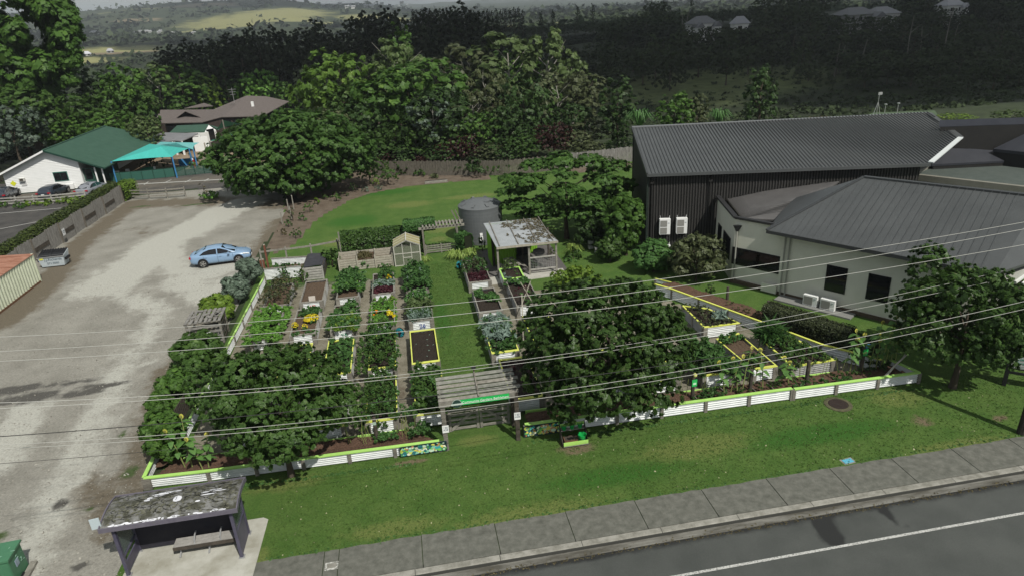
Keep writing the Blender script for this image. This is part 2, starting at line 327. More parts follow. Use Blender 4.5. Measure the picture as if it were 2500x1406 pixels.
# --- gravel lot
lot_px = [(-60, 1900), (185, 1500), (240, 1330), (290, 1240), (420, 1190)]
lot_poly = [(-60, 14), (-11.6, 14.0), (-11.6, 22.4), (-10.4, 22.6), (-9.9, 24.0), (-12.2, 24.9), (-12.3, 52), (-13.0, 57), (-12.0, 66), (-13.5, 76), (-16, 83.5), (-33, 83), (-32.3, 50), (-60, 46)]
def lot_paint(X, Y):
    light = np.zeros_like(X)
    for pts, w, k in (([(600, 495), (540, 520), (470, 560), (400, 590), (350, 640), (260, 700)], 2.6, 1.1), ([(450, 690), (560, 650)], 2.2, .8), ([(400, 620), (500, 720), (560, 690)], 2.0, .75), ([(250, 700), (400, 760), (300, 900), (200, 1080), (120, 1250), (60, 1400)], 1.6, .6), ([(330, 640), (250, 690)], 3, .7), ([(60, 1000), (0, 1130)], 1.6, .7), ([(430, 880), (330, 890)], .8, .5)):
        d = dist_line(X, Y, [G(*p) for p in pts]); light = np.maximum(light, k * np.exp(-(d / w) ** 2))
    wet = np.zeros_like(X)
    rag = np.clip(.35 + 1.1 * (_vn(X, Y * 1.7, 1.3) * .6 + _vn(X + 9, Y * 2, .5) * .4), 0, 1.2)
    for b in ((60, 975, 4.2, .9), (260, 940, 2.6, .45), (190, 960, 2.2, .4), (150, 1230, .4, .5), (40, 950, 5, .6), (190, 1385, .5, .3)): wet = np.maximum(wet, blob(X, Y, *b))
    wet = wet * rag
    brown = np.zeros_like(X)
    for pts, w, k in (([(330, 495), (200, 590), (110, 700), (0, 790)], 1.6, .9), ([(340, 500), (500, 492), (720, 500)], 2.6, .8), ([(690, 540), (640, 620)], 1.8, .8), ([(640, 700), (560, 720), (500, 800), (420, 900), (380, 1000), (330, 1180), (300, 1280)], 1.3, .75), ([(430, 590), (330, 560)], 2, .45), ([(200, 1180), (280, 1260)], 1.3, .7)):
        d = dist_line(X, Y, [G(*p) for p in pts]); brown = np.maximum(brown, k * np.exp(-(d / w) ** 2))
    mossy = np.zeros_like(X)
    for b in ((320, 1150, .5, .9), (215, 1245, .5, .25), (420, 1180, .5, .3), (0, 1310, .5, .5), (700, 455, 1.2, .8), (300, 1060, .3, .6), (345, 505, 2, .5), (480, 500, 3, .5)): mossy = np.maximum(mossy, blob(X, Y, *b) * .75)
    rut = _vn(X * 1.0, Y * 0.28, 1.1) * .5 + _vn(X, Y * .3, .45) * .5
    return {'light': light + (rut - .5) * .35, 'wet': wet, 'brown': brown + (rut - .5) * .25, 'moss': mossy}
paintmat('gravel_mat', (0.215, 0.206, 0.180), (0.285, 0.274, 0.242), [('brown', (0.135, 0.115, 0.086), 1.2), ('light', (0.40, 0.395, 0.355), 1.1), ('moss', (0.055, 0.085, 0.028), 1.2), ('wet', (0.088, 0.084, 0.076), 1.3)], s1=0.45, s2=9, bump=0.9, bscale=22, fine=(.68, 1.32))
grid_obj('gravel_lot', lin(-60, -9, .3), lin(14, 84, .3), 0.012, MATS['gravel_mat'], lot_paint, keep=inside(lot_poly))
# --- asphalt car park behind the fence and its driveway
asph = paintmat('carpark_mat', (0.050, 0.048, 0.047), (0.085, 0.08, 0.075), [('dusty', (0.13, 0.115, 0.095), .8)], s1=0.5, s2=9, bump=.3, bscale=40)
cp_poly = [(-90, 40), (-32.6, 40), (-32.6, 84.5), (-9, 82), (-6, 96.5), (-60, 97.5), (-90, 97)]
grid_obj('car_park', lin(-90, -5, .8), lin(40, 98, .8), 0.018, asph, lambda X, Y: {'dusty': np.exp(-((Y - 89) / 5.) ** 2) * .6}, keep=inside(cp_poly))
mk = MB()
a0, a1 = G(292, 453), G(545, 439); mk.beam((a0.x, a0.y, .026), (a1.x, a1.y, .026), .3, .012)
for p, q in (((352, 452), (362, 445)), ((400, 448), (418, 440)), ((452, 446), (466, 439)), ((500, 443), (510, 437))):
    a0, a1 = G(*p), G(*q); mk.beam((a0.x, a0.y, .024), (a1.x, a1.y, .024), .14, .012)
for p, q in (((0, 560), (130, 535)), ((0, 522), (150, 509))):
    a0, a1 = G(*p), G(*q); mk.beam((a0.x, a0.y, .024), (a1.x, a1.y, .024), .1, .012)
mk.build('parking_lines', mat('road_paint', (0.34, 0.34, 0.32), (0.5, 0.5, 0.48), rough=.7, scale=9), kind='structure')
# --- play yard ground and bark border
tanm = paintmat('sandy_yard_mat', (0.20, 0.15, 0.10), (0.27, 0.21, 0.15), [], s1=.4, s2=6)
yard = [(-41, 97.6), (-8, 96.8), (-8, 124), (-38, 126)]
grid_obj('play_yard', lin(-42, -7, 1.5), lin(96.8, 127, 1.5), lambda X, Y: HT(X, Y) + .03, tanm, keep=inside(yard))
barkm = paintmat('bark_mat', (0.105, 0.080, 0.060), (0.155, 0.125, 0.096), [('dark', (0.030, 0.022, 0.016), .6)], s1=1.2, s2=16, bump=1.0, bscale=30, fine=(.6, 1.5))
bk = [G(*p) for p in ((672, 620), (720, 597), (765, 545), (800, 520), (850, 492), (900, 474), (1000, 455), (1100, 445), (1240, 436), (1246, 418), (1000, 418), (900, 405), (800, 415), (745, 450), (700, 480), (690, 540), (650, 605))]
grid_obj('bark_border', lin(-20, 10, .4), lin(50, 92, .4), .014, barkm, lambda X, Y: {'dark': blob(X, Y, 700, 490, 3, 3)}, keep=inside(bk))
bk2 = [G(*p) for p in ((1380, 425), (1545, 412), (1548, 398), (1380, 405))]
grid_obj('bark_border_strip', lin(14, 30, .5), lin(66, 84, .5), .016, barkm, lambda X, Y: {'dark': X * 0}, keep=inside(bk2))
# --- mulch paths between the raised beds
pathm = paintmat('mulch_path_mat', (0.160, 0.146, 0.108), (0.245, 0.226, 0.178), [('grass', (0.045, 0.085, 0.022), 1.0), ('wet', (0.09, 0.07, 0.05), .8)], s1=1.6, s2=15, bump=.8, bscale=28, fine=(.7, 1.3))
gp = [(-11.3, 26.0), (-0.55, 26.0), (-0.75, 46.6), (-4.5, 47.4), (-11.2, 48.4)]
def gp_paint(X, Y): return {'grass': np.clip((Y - 45.4) / 3, 0, 1) * .9 + blob(X, Y, 1005, 960, .8, 1) * .4, 'wet': blob(X, Y, 980, 960, .5, 2) * .6}
grid_obj('garden_path', lin(-11.5, -.4, .3), lin(26, 48.6, .3), .018, pathm, gp_paint, keep=inside(gp))
gp2 = [(4.6, 26.0), (22.4, 25.9), (19.2, 31.2), (15.6, 37.6), (10.8, 40.8), (5.9, 42.0), (5.9, 45.2), (4.9, 45.2)]
grid_obj('garden_path_east', lin(4.5, 22.7, .3), lin(25.9, 45.4, .3), .018, pathm, lambda X, Y: {'grass': np.clip((X - 7) / 8, 0, 1) * .25, 'wet': X * 0}, keep=inside(gp2))
# --- road, gutter, kerb, footpath
ROADZ = -0.13
roadm = paintmat('asphalt_mat', (0.058, 0.063, 0.059), (0.080, 0.085, 0.080), [('wet', (0.021, 0.022, 0.022), .7)], rough=.75, s1=.5, s2=22, bump=.5, bscale=60, fine=(.8, 1.2), spec=.35)
def road_paint(X, Y):
    wet = np.zeros_like(X)
    for pts, w, k in (([(1985, 1238), (2035, 1315)], .45, 1), ([(2130, 1225), (2215, 1290)], .16, .8), ([(1500, 1345), (1180, 1385), (1000, 1410)], .22, .9), ([(1220, 1372), (1380, 1350)], .35, .9), ([(1010, 1400), (1250, 1372)], .30, 1.0), ([(1900, 1235), (1985, 1238)], .25, .8), ([(1300, 1365), (1700, 1300)], .16, .7), ([(1698, 1292), (1699, 1293)], .28, .7), ([(1953, 1290), (1955, 1292)], .16, .8), ([(1950, 1240), (2200, 1210)], .15, .6)):
        g_ = [G(*p, ROADZ) for p in pts]; d = dist_line(X, Y, g_); wet = np.maximum(wet, 1.15 * k * np.exp(-(d / w) ** 2))
    wet = np.maximum(wet, np.clip(1 - (17.6 - Y) / .35, 0, 1) * .75)
    return {'wet': wet}
grid_obj('road', lin(-40, 60, .3) + [60.], lin(-6, 17.7, .3) + [17.72], ROADZ, roadm, road_paint)
MB().box((10, 17.87, ROADZ - .02), (110, .30, .08)).build('gutter', mat('gutter_concrete', (.08, .075, .062), (.20, .195, .175), scale=1.2, detail=10, bump=.3, fac=(.4, .6), stretch=(.4, 2, 1)), kind='structure')
cl = MB(); ylc = G(1650, 1406, ROADZ).y
cl.box((20, ylc + .0, ROADZ + .006), (70, .10, .008)).build('road_edge_line', mat('line_paint', (.18, .18, .17), (.50, .50, .48), scale=22, detail=8, fac=(.40, .52), rough=.7), kind='structure')
kerbm = mat('kerb_concrete', (.17, .165, .14), (.31, .30, .27), scale=2.5, detail=9, bump=.3, fac=(.35, .65))
kr = MB().box((10, 18.17, -.12), (110, .28, .22)).build('kerb', mat('kerb_bed', (.05, .05, .045)), kind='structure')
pm = [(-4.0, 0)]; kx = -40.0; k_me = None
ks = MB(); ks.add([(0, 18.03, -.135), (0, 18.05, -.03), (0, 18.09, .018), (0, 18.31, .026), (0, 18.31, -.135)] + [(2.96, y, z) for y, z in ((18.03, -.135), (18.05, -.03), (18.09, .018), (18.31, .026), (18.31, -.135))],
   [(0, 1, 6, 5), (1, 2, 7, 6), (2, 3, 8, 7), (3, 4, 9, 8), (4, 0, 5, 9), (4, 3, 2, 1, 0), (5, 6, 7, 8, 9)])
k_me = ks.mesh('kerb_stone', kerbm)
x = G(1800, 1258).x - 2.98 * 12
while x < 60: inst('kerb_stone', k_me, kr, (x, 0, 0)); x += 2.98
fpm = mat('footpath_concrete', (.090, .092, .078), (.170, .170, .148), scale=3.2, detail=12, bump=.5, bscale=60, fac=(.32, .68), world=True)
fp = MB().box((27, 19.13, -.05), (66, 1.62, .08)).build('footpath', mat('joint_dark', (.02, .02, .018)), kind='structure')
jx = [G(*p).x for p in ((1207, 1278), (1378, 1252), (1550, 1225), (1702, 1200), (1860, 1172), (2017, 1150), (2167, 1125), (2312, 1097), (2460, 1070))]
step = (jx[-1] - jx[0]) / 8; js = [jx[0] + step * i for i in range(-2, 14)]
js = [G(600, 1375).x + .1, G(793, 1348).x, G(829, 1342).x] + [v for v in js if v > G(840, 1342).x + .8]
for i in range(len(js) - 1):
    w = js[i + 1] - js[i] - .03; s_ = MB()
    nseg = max(2, int(w / .35)); top = [(w * k / nseg, .78 + random.uniform(-.035, .035), .0) for k in range(nseg + 1)]
    s_.slab([(0, -.8, 0), (w, -.8, 0)] + [(p[0], p[1], 0) for p in reversed(top)], .05)
    o = s_.build('paving_slab', fpm, fp); o.location = (js[i] + .015, 19.14, .024)
# bus stop pad
padm = mat('bus_pad_concrete', (.30, .29, .24), (.46, .455, .41), scale=.9, detail=10, bump=.3, bscale=30, fac=(.35, .62), world=True)
MB().slab([(-11.45, 18.33, .03), (-6.85, 18.33, .03), (-6.75, 22.15, .03), (-6.95, 22.3, .03), (-11.45, 22.3, .03)], .12).build('bus_stop_pad', padm, kind='structure')
# shed slab
MB().slab([(4.5, 43.7, .05), (5.7, 43.7, .05), (5.7, 44.3, .05), (10.9, 44.3, .05), (10.9, 50.4, .05), (4.5, 50.8, .05)], .06).build('shed_slab', mat('shed_slab_concrete', (.085, .08, .08), (.14, .13, .125), scale=2, bump=.3), kind='structure')
MB().slab([(4.9, 43.35, .06), (10.6, 43.75, .06), (10.6, 44.95, .06), (4.9, 44.75, .06)], .06).build('shed_step', mat('pale_concrete', (.36, .35, .31), (.46, .45, .41), scale=2, bump=.2), kind='structure')
# ------------------------------------------------------------------ small things set in the ground
t = thing('manhole_cover', 'dark round manhole cover in the grass verge beside the planter wall', 'manhole cover', G(2046, 987))
MB().lathe((0, 0, 0), [(.62, 0), (.62, .03), (.45, .05), (.44, .03)], 24).build('ring', mat('earth_ring', (.05, .05, .03), (.12, .11, .06), scale=8), t)
MB().lathe((0, 0, .03), [(.43, 0), (.43, .02), (.40, .028)], 24).build('lid', mat('rusted_lid', (.02, .014, .013), (.035, .022, .018), scale=9, bump=.4), t)
t = thing('valve_box_lid', 'small blue painted valve box lid in the grass by the footpath', 'valve cover', G(2070, 1125))
MB().box((0, 0, .012), (.42, .24, .02), rz=.1).build('lid', mat('blue_paint', (.10, .38, .52), rough=.6), t)
MB().box((0, 0, .004), (.55, .36, .012), rz=.1).build('surround', MATS['kerb_concrete'], t)
t = thing('service_cover', 'worn pale service cover set in the grey footpath', 'service cover', (G(810, 1382).x, G(810, 1382).y, .03))
MB().box((0, 0, 0), (.46, .36, .02)).build('frame', mat('worn_white', (.2, .2, .18), (.5, .5, .47), scale=14, fac=(.45, .55)), t)
MB().box((0, 0, .008), (.30, .22, .02)).build('lid', MATS['kerb_concrete'], t)

# ================================================================== BUS SHELTER
NAVY = mat('slate_purple_paint', (.055, .052, .085), (.085, .08, .115), rough=.45, scale=3)
LEAD = mat('lead_purple_fascia', (.11, .10, .13), (.15, .14, .17), rough=.4, scale=4)
sh = thing('bus_shelter', 'purple grey bus shelter with curved lichen covered roof', 'bus shelter', (-9.3, 20.3, .03))
X0, X1, YF, YB = -1.93, 1.93, 0.0, 1.22
for px_, py_ in ((X0, YF), (X1, YF), (X0, YB), (X1, YB)):
    p = MB().box((px_, py_, 1.1), (.11, .11, 2.14)).build('post', NAVY, sh)
    MB().box((px_, py_, .02), (.2, .2, .04)).build('foot_plate', STEEL, sh)
nr = 10; prof = []
for i in range(nr + 1):
    u = i / nr; y = -.22 + u * 1.60; z = 2.17 + .30 * math.sin(math.pi * (0.14 + .62 * u)) ; prof.append((y, z))
rf = MB(); nx_ = 40; hw = 2.22
vs = [(-hw + 2 * hw * j / nx_, y, z) for y, z in prof for j in range(nx_ + 1)]
fs = [(i * (nx_ + 1) + j, i * (nx_ + 1) + j + 1, (i + 1) * (nx_ + 1) + j + 1, (i + 1) * (nx_ + 1) + j) for i in range(nr) for j in range(nx_)]
lich = mat('lichen_roof', (.055, .055, .040), (.19, .19, .185), rough=.6, scale=2.6, detail=14, bump=1.0, bscale=9, fac=(.42, .60))
rf.add(vs, fs).build('roof_sheet', lich, sh, smooth=True)
uf = MB(); uf.add([(v[0], v[1], v[2] - .07) for v in vs], [tuple(reversed(f)) for f in fs]).build('ceiling_sheet', BLACK, sh)
MB().box((0, prof[0][0] - .02, prof[0][1] - .04), (2 * hw + .08, .04, .17)).build('fascia', LEAD, sh)
MB().box((0, prof[-1][0] + .02, prof[-1][1] - .04), (2 * hw + .08, .04, .17)).build('fascia', LEAD, sh)
for s in (-1, 1):
    e = MB()
    for i in range(nr):
        (ya, za), (yb, zb) = prof[i], prof[i + 1]; x_ = s * (hw + .02)
        e.add([(x_ + q, y, z) for q in (-.02, .02) for y, z in ((ya, za - .12), (yb, zb - .12), (yb, zb + .05), (ya, za + .05))], [(0, 1, 2, 3), (7, 6, 5, 4), (3, 2, 6, 7), (0, 4, 5, 1)])
    e.build('roof_end_trim', LEAD, sh)
    MB().beam((s * 1.93, -.18, 2.17), (s * 1.93, 1.25, 2.3), .09, .12).build('roof_bracket', NAVY, sh)
# lichen flakes, puddle reflections painted as pale streaks
fl = MB()
for i in range(560):
    u = random.random(); j = random.uniform(-2.2, 2.2); i0 = min(int(u * nr), nr - 1); f = u * nr - i0
    y = prof[i0][0] * (1 - f) + prof[i0 + 1][0] * f; z = prof[i0][1] * (1 - f) + prof[i0 + 1][1] * f + .012; r = random.uniform(.015, .075); k = 6
    if u < .22 and random.random() < .7: continue
    ang = random.random() * 6; sl = (prof[i0 + 1][1] - prof[i0][1]) / (prof[i0 + 1][0] - prof[i0][0])
    pts = []
    for q in range(k):
        a = ang + 2 * math.pi * q / k; rr = r * random.uniform(.6, 1.25); dy = math.sin(a) * rr * .7; pts.append((j + math.cos(a) * rr, y + dy, z + dy * sl))
    fl.poly(pts)
fl.build('lichen_patches', mat('lichen_flake', (.07, .075, .045), (.17, .165, .13), rough=.95, scale=6, bump=.6), sh, kind='stuff')
ck = MB()
for i in range(95):
    x_, y_ = random.uniform(-2.1, 2.1), random.uniform(-.1, 1.3); a = random.uniform(0, 6.28)
    for s_ in range(random.randint(2, 5)):
        L_ = random.uniform(.04, .13); a += random.uniform(-.9, .9); x2, y2 = x_ + math.cos(a) * L_ * 1.5, y_ + math.sin(a) * L_ * .8
        if not (-.2 < y2 < 1.35 and abs(x2) < 2.18): break
        zz = [np.interp(q, [p[0] for p in prof], [p[1] for p in prof]) + .016 for q in (y_, y2)]; ck.beam((x_, y_, zz[0]), (x2, y2, zz[1]), random.uniform(.008, .022), .006); x_, y_ = x2, y2
ck.build('lichen_cracks', mat('dark_crack', (.012, .013, .01)), sh, kind='stuff')
pu = MB()
for (j, y, w, d) in ((-.55, 1.05, .42, .05), (-.30, 1.12, .5, .05), (-.95, .78, .12, .06), (-.9, .88, .12, .05), (-.6, .95, .25, .03), (1.15, .62, .35, .03), (1.0, .75, .18, .035), (1.35, .83, .28, .03), (1.5, .74, .3, .025), (.85, .35, .1, .04), (.1, .62, .20, .16)) + tuple((random.uniform(-2.05, 2.05), -.18 + random.uniform(0, .07), random.uniform(.03, .16), .03) for _ in range(34)):
    i0 = min(nr - 1, max(0, int((y + .22) / 1.60 * nr))); f = (y + .22) / 1.60 * nr - i0; z = prof[i0][1] * (1 - f) + prof[i0 + 1][1] * f + .018; sl = (prof[i0 + 1][1] - prof[i0][1]) / (prof[i0 + 1][0] - prof[i0][0])
    pu.add([(j + math.cos(a) * w * random.uniform(.7, 1), y + math.sin(a) * d + 0 * a, z + math.sin(a) * d * sl) for a in [k * math.pi / 4 for k in range(8)]], [tuple(range(8))])
pu.build('puddle_glint_streaks', mat('puddle_glint_paint', (.62, .63, .68), (.75, .75, .8), rough=.35), sh, kind='stuff')  # pale streaks: puddle reflections put into the colour
# back and sides
MB().box((0, YB, .72), (3.75, .05, 1.32)).build('back_panel', mat('dark_back_panel', (.018, .018, .028), (.03, .028, .035), scale=3), sh)
MB().box((.75, YB - .03, 1.18), (2.1, .02, .16)).build('backrest_board', mat('red_brown_board', (.06, .03, .02), (.09, .045, .03), scale=4), sh)
MB().box((0, YB, 1.78), (3.75, .02, .74)).build('back_pane', PANE, sh)
MB().box((0, YB, 1.39), (3.75, .07, .05)).build('back_rail', NAVY, sh)
for x_ in (-.62, .62): MB().box((x_, YB + .002, 1.78), (.05, .05, .76)).build('glazing_bar', NAVY, sh)
for s in (-1, 1):
    MB().box((s * 1.93, .61, .55 if s > 0 else .32), (.05, 1.16, 1.0 if s > 0 else .42)).build('side_panel', NAVY, sh)
    MB().box((s * 1.93, .61, 1.45 if s > 0 else 1.35), (.02, 1.12, .78 if s > 0 else 1.1)).build('side_pane', PANE, sh)
    MB().box((s * 1.93, .61, 1.06 if s > 0 else .78), (.09, 1.16, .06)).build('side_rail', NAVY, sh)
    MB().box((s * 1.93, .61, 1.90), (.09, 1.16, .06)).build('side_rail', NAVY, sh)
sg = MB().box((-2.34, -.1, 2.48), (.30, .03, .42), rz=.15).build('route_sign', mat('pale_blue_sign', (.45, .52, .55), rough=.4), sh)
bn = thing('bench', 'slatted grey bench with curved armrests inside the bus shelter', 'bench', (-8.62, 21.05, .03))
for k in range(3): MB().box((0, -.15 + k * .155, .45), (2.35, .145, .045)).build('seat_slat', mat('bench_grey', (.24, .23, .215), (.38, .37, .35), rough=.8, scale=5), bn)
MB().box((0, -.26, .40), (2.35, .04, .13)).build('front_board', DWOOD, bn)
for x_ in (-1.0, 0, 1.0):
    MB().tube([(x_, .1, .42), (x_, .0, .25), (x_, -.12, .12), (x_, -.3, .03)], .035, 6).build('leg', STEEL, bn)
for x_ in (-.42, .48):
    MB().tube([(x_, -.2, .46), (x_, -.16, .62), (x_, .0, .72), (x_, .16, .74)], .03, 6).build('armrest', STEEL, bn)
# ================================================================== GREEN CABINET
cb = thing('utility_cabinet', 'green metal utility cabinet with scratched pale graffiti', 'cabinet', (-15.82, 21.12, 0), rz=R_(4))
GRN = mat('cabinet_green', (.050, .155, .085), (.068, .19, .105), rough=.45, scale=3)
MB().box((0, 0, .57), (1.5, .95, 1.1)).build('body', GRN, cb)
MB().slab([(-.8, -.53, 1.2), (.8, -.53, 1.2), (.8, .53, 1.2), (-.8, .53, 1.2)], .08).build('lid', GRN, cb)
MB().box((.38, -.482, .55), (.70, .02, .95)).build('door', GRN, cb)
MB().box((-.38, -.482, .55), (.70, .02, .95)).build('door', GRN, cb)
MB().box((.76, -.05, .7), (.02, .22, .26)).build('notice', mat('notice_grey', (.25, .3, .38), rough=.5), cb)
MB().tube([(.77, -.3, .15), (.82, -.2, .2), (.82, -.05, .2), (.77, .02, .15)], .03, 6).build('handle', BLACK, cb)
g_ = MB()
for i in range(14):
    p = Vector((random.uniform(-.7, .7), random.uniform(-.4, .4), 1.206)); q = p + Vector((random.uniform(-.15, .15), random.uniform(-.12, .12), 0)); g_.beam(p, q, .02, .006)
for i in range(10):
    p = Vector((.766, random.uniform(-.1, .4), random.uniform(.5, 1.0))); q = p + Vector((0, random.uniform(-.12, .12), random.uniform(-.1, .1))); g_.beam(p, q, .02, .006)
g_.build('graffiti', mat('faded_graffiti', (.25, .42, .33), rough=.7), cb, kind='stuff')
t = thing('timber_plank', 'weathered plank lying along the side of the green cabinet', 'plank', (-14.92, 21.1, 0.03), rz=R_(4))
MB().box((0, 0, .05), (.22, 1.3, .1)).build('board', WOODH, t)
# ================================================================== CREAM CONTAINER, SKIP BIN
ct = thing('storage_container', 'cream corrugated storage container with rusty red roof', 'container', (-30.3, 50.0, 0))
cream = mat('cream_steel', (.42, .46, .34), (.55, .58, .46), rough=.5, scale=3)
MB().corr((1.25, 4.6), (1.25, -8), .12, 2.3, 34, .035, 'v').build('side_wall', cream, ct)
MB().corr((-1.25, 4.6), (1.25, 4.6), .12, 2.3, 7, .035, 'v').build('end_wall', cream, ct)
MB().box((0, -1.7, 1.2), (2.44, 12.5, 2.14)).build('core', cream, ct)
rr_ = MB().slab([(1.33, -8.1, 2.30), (1.33, 4.75, 2.30), (-1.33, 4.75, 2.42), (-1.33, -8.1, 2.42)], .05).build('roof', mat('rust_roof', (.24, .10, .06), (.40, .21, .15), rough=.8, scale=1.4, detail=10, bump=.3), ct)
for k in range(10): MB().box((0, 4.2 - k * 1.3, 2.39), (2.6, .06, .03), ry=.045).build('roof_rib', MATS['rust_roof'], ct)
MB().box((1.25, -1.7, .08), (.1, 12.6, .16)).build('base_rail', mat('rust_rail', (.10, .05, .03), (.16, .09, .05), scale=5), ct)
MB().box((1.26, 4.62, 1.2), (.12, .12, 2.3)).build('corner_post', cream, ct)
sk = thing('skip_bin', 'pale grey front lift bin lettered J J Richards 571 3000', 'bin', (-29.6, 58.6, 0), rz=R_(2))
gp_ = mat('bin_grey', (.40, .46, .50), (.50, .55, .58), rough=.5, scale=4)
b_ = MB(); b_.add([(-.85, -.45, .1), (.85, -.45, .1), (.85, .5, .1), (-.85, .5, .1), (-1.0, -.55, .95), (1.0, -.55, .95), (1.0, .62, 1.2), (-1.0, .62, 1.2)], [(3, 2, 1, 0), (0, 1, 5, 4), (1, 2, 6, 5), (2, 3, 7, 6), (3, 0, 4, 7), (4, 5, 6, 7)]).build('body', gp_, sk)
for k in range(2): MB().box((-.49 + k * .98, .03, 1.115), (.95, 1.16, .04), rx=math.atan2(.25, 1.17)).build('lid', BLACK, sk)
for k in range(10): MB().box((-.9 + k * .2, .35, 1.22), (.07, .55, .05), rx=.21).build('lid_rib', BLACK, sk)
MB().box((0, -.57, .93), (2.06, .05, .07)).build('rim', STEEL, sk); MB().box((0, -.40, 1.02), (2.0, .04, .05)).build('bar', STEEL, sk)
for s in (-1, 1): MB().box((s * 1.04, 0, .62), (.12, .8, .18)).build('lift_pocket', BLACK, sk)
MB().box((-.72, -.556, .80), (.28, .02, .14), rx=.11).build('yellow_sticker', mat('sticker_yellow', (.7, .7, .08)), sk)
INK = mat('bin_ink', (.06, .09, .12))
text('lettering', 'J.J.Richards', INK, sk, (.13, -.532, .70), (R_(96.7), 0, 0), .30)
text('lettering', '571 3000', INK, sk, (.05, -.494, .36), (R_(96.7), 0, 0), .24)
for s in (-.7, .7): MB().box((s, 0, .05), (.1, .8, .1)).build('skid', BLACK, sk)
# ================================================================== FENCES
FG = mat('fence_grey', (.13, .125, .115), (.27, .26, .245), rough=.9, scale=3.2, stretch=(1, 1, .6), bump=.3)
FB = mat('fence_brown', (.075, .066, .054), (.16, .145, .12), rough=.9, scale=3.2, bump=.3)
def meshbox(name, d, m, c=(0, 0, 0)): return MB().box(c, d).mesh(name, m)
pal_me = [meshbox('paling', (.15, .022, h_), FG, (0, 0, h_ / 2)) for h_ in (1.86, 1.90, 1.82)]
tf = thing('panel_fence', 'tall weathered timber panel fence below the trimmed hedge along the gravel lot', 'fence', (-31.5, 80.2, 0), rz=R_(-90 - 1.2))
Lf = 27.0; npan = 11; pw = Lf / npan
for i in range(npan):
    off = -.07 if i % 2 == 0 else .05
    nb = int(pw / .16)
    for k in range(nb):
        if i % 2 == 0: inst('paling', pal_me[(i + k) % 3], tf, (i * pw + .08 + k * pw / nb, off, 0), (0, random.uniform(-.008, .008), 0), (1, 1, 1.03))
        else:
            inst('paling', pal_me[(i + k) % 3], tf, (i * pw + .08 + k * pw / nb, off, 0), (0, random.uniform(-.008, .008), 0), (1, 1, .42))
            inst('paling', pal_me[(i + k) % 3], tf, (i * pw + .08 + k * pw / nb, off, 1.02), (0, random.uniform(-.008, .008), 0), (1, 1, .46))
    if i % 2: MB().box((i * pw + pw / 2, .10, .9), (pw, .03, .35)).build('slot_shadow_board', DWOOD, tf)  # dark board behind the slot stands in for its shadow
    MB().box((i * pw, .0, .96), (.12, .12, 1.92)).build('post', FB, tf)
t = thing('notice_plate', 'small pale notice plate fixed to the timber panel fence', 'sign', (-31.37, 65.0, 0), rz=R_(90))
MB().box((0, -.06, 1.15), (.5, .02, .62)).build('plate', mat('plate_white', (.55, .56, .57), (.65, .66, .66), scale=3), t)
MB().box((0, -.075, 1.25), (.36, .01, .05)).build('print', INK, t); MB().box((0, -.075, 1.1), (.3, .01, .04)).build('print', INK, t)
RGREY = mat('rail_bleached', (.25, .24, .22), (.42, .41, .38), rough=.9, scale=4, bump=.2)
def rail_fence(label, pts, h=1.0, rails=3, sp=2.4, m=RGREY, post=(.12, .12), rh=.14, z0=None, name='post_and_rail_fence'):
    P = [Vector((p[0], p[1], 0)) for p in pts]; t = thing(name, label, 'fence', P[0]); o = P[0]
    for a, b in zip(P[:-1], P[1:]):
        L = (b - a).length; n = max(1, round(L / sp)); d = (b - a) / n
        for k in range(n + 1):
            q = a + d * k - o
            if k == n and b != P[-1]: continue
            MB().box((q.x, q.y, h / 2 + .05), (post[0], post[1], h + .1), rz=math.atan2(d.y, d.x)).build('post', m, t)
        nrm = Vector((d.y, -d.x, 0)).normalized() * .075
        for r in range(rails):
            z = h - rh / 2 - r * (h - .1) / max(1, rails)
            for k in range(n):
                s0 = a + d * k - o + nrm; s1 = a + d * (k + 1) - o + nrm
                MB().beam((s0.x, s0.y, z + random.uniform(-.01, .01)), (s1.x, s1.y, z + random.uniform(-.01, .01)), .04, rh).build('rail', m, t)
    return t
rail_fence('bleached post and rail fence in front of the cars parked by the white building', [G(-160, 514), G(0, 506), G(130, 498), G(212, 490)], 1.05)
rail_fence('grey post and rail fence closing the far end of the gravel lot', [G(322, 487), G(365, 487), G(410, 485), G(454, 481)], 1.1, rails=3, m=WOODH)
rail_fence('dark timber rail fence at the left end of the white building', [G(-130, 480), G(-20, 455), G(28, 436)], 1.3, rails=4, m=DWOOD)
rail_fence('low grey barrier rails beneath the dark spreading tree', [G(556, 468), G(600, 461), G(650, 456)], .75, rails=2, m=WOODH)
# back boundary paling fence
bf = thing('boundary_fence', 'long close boarded paling fence behind the lawn under the garden trees', 'fence', (-3.6, 82.4, 0))
bfp = [(-3.6, 82.4), (3.0, 79.6), (12, 76.0), (25.5, 77.2), (31, 77.6)]
bp_me = [meshbox('paling', (.145, .025, h_), FB, (0, 0, h_ / 2)) for h_ in (1.75, 1.8, 1.7)] + [meshbox('paling', (.145, .025, 1.8), FG, (0, 0, .9))]
nall = 0
for a, b in zip(bfp[:-1], bfp[1:]):
    a = Vector((*a, 0)); b = Vector((*b, 0)); L = (b - a).length; n = int(L / .17); an = math.atan2(b.y - a.y, b.x - a.x)
    for k in range(n):
        q = a.lerp(b, (k + .5) / n) - Vector((-3.6, 82.4, 0)); pale = (a.x > 8) and (q.x > 22)
        inst('paling', bp_me[3] if pale else bp_me[nall % 3], bf, (q.x, q.y, 0), (0, random.uniform(-.01, .01), an), (1, 1, random.uniform(.97, 1.03))); nall += 1
    for z in (.4, 1.35): q0 = a - Vector((-3.6, 82.4, 0)); q1 = b - Vector((-3.6, 82.4, 0)); MB().beam((q0.x, q0.y + .05, z), (q1.x, q1.y + .05, z), .05, .09).build('rail', FB, bf)
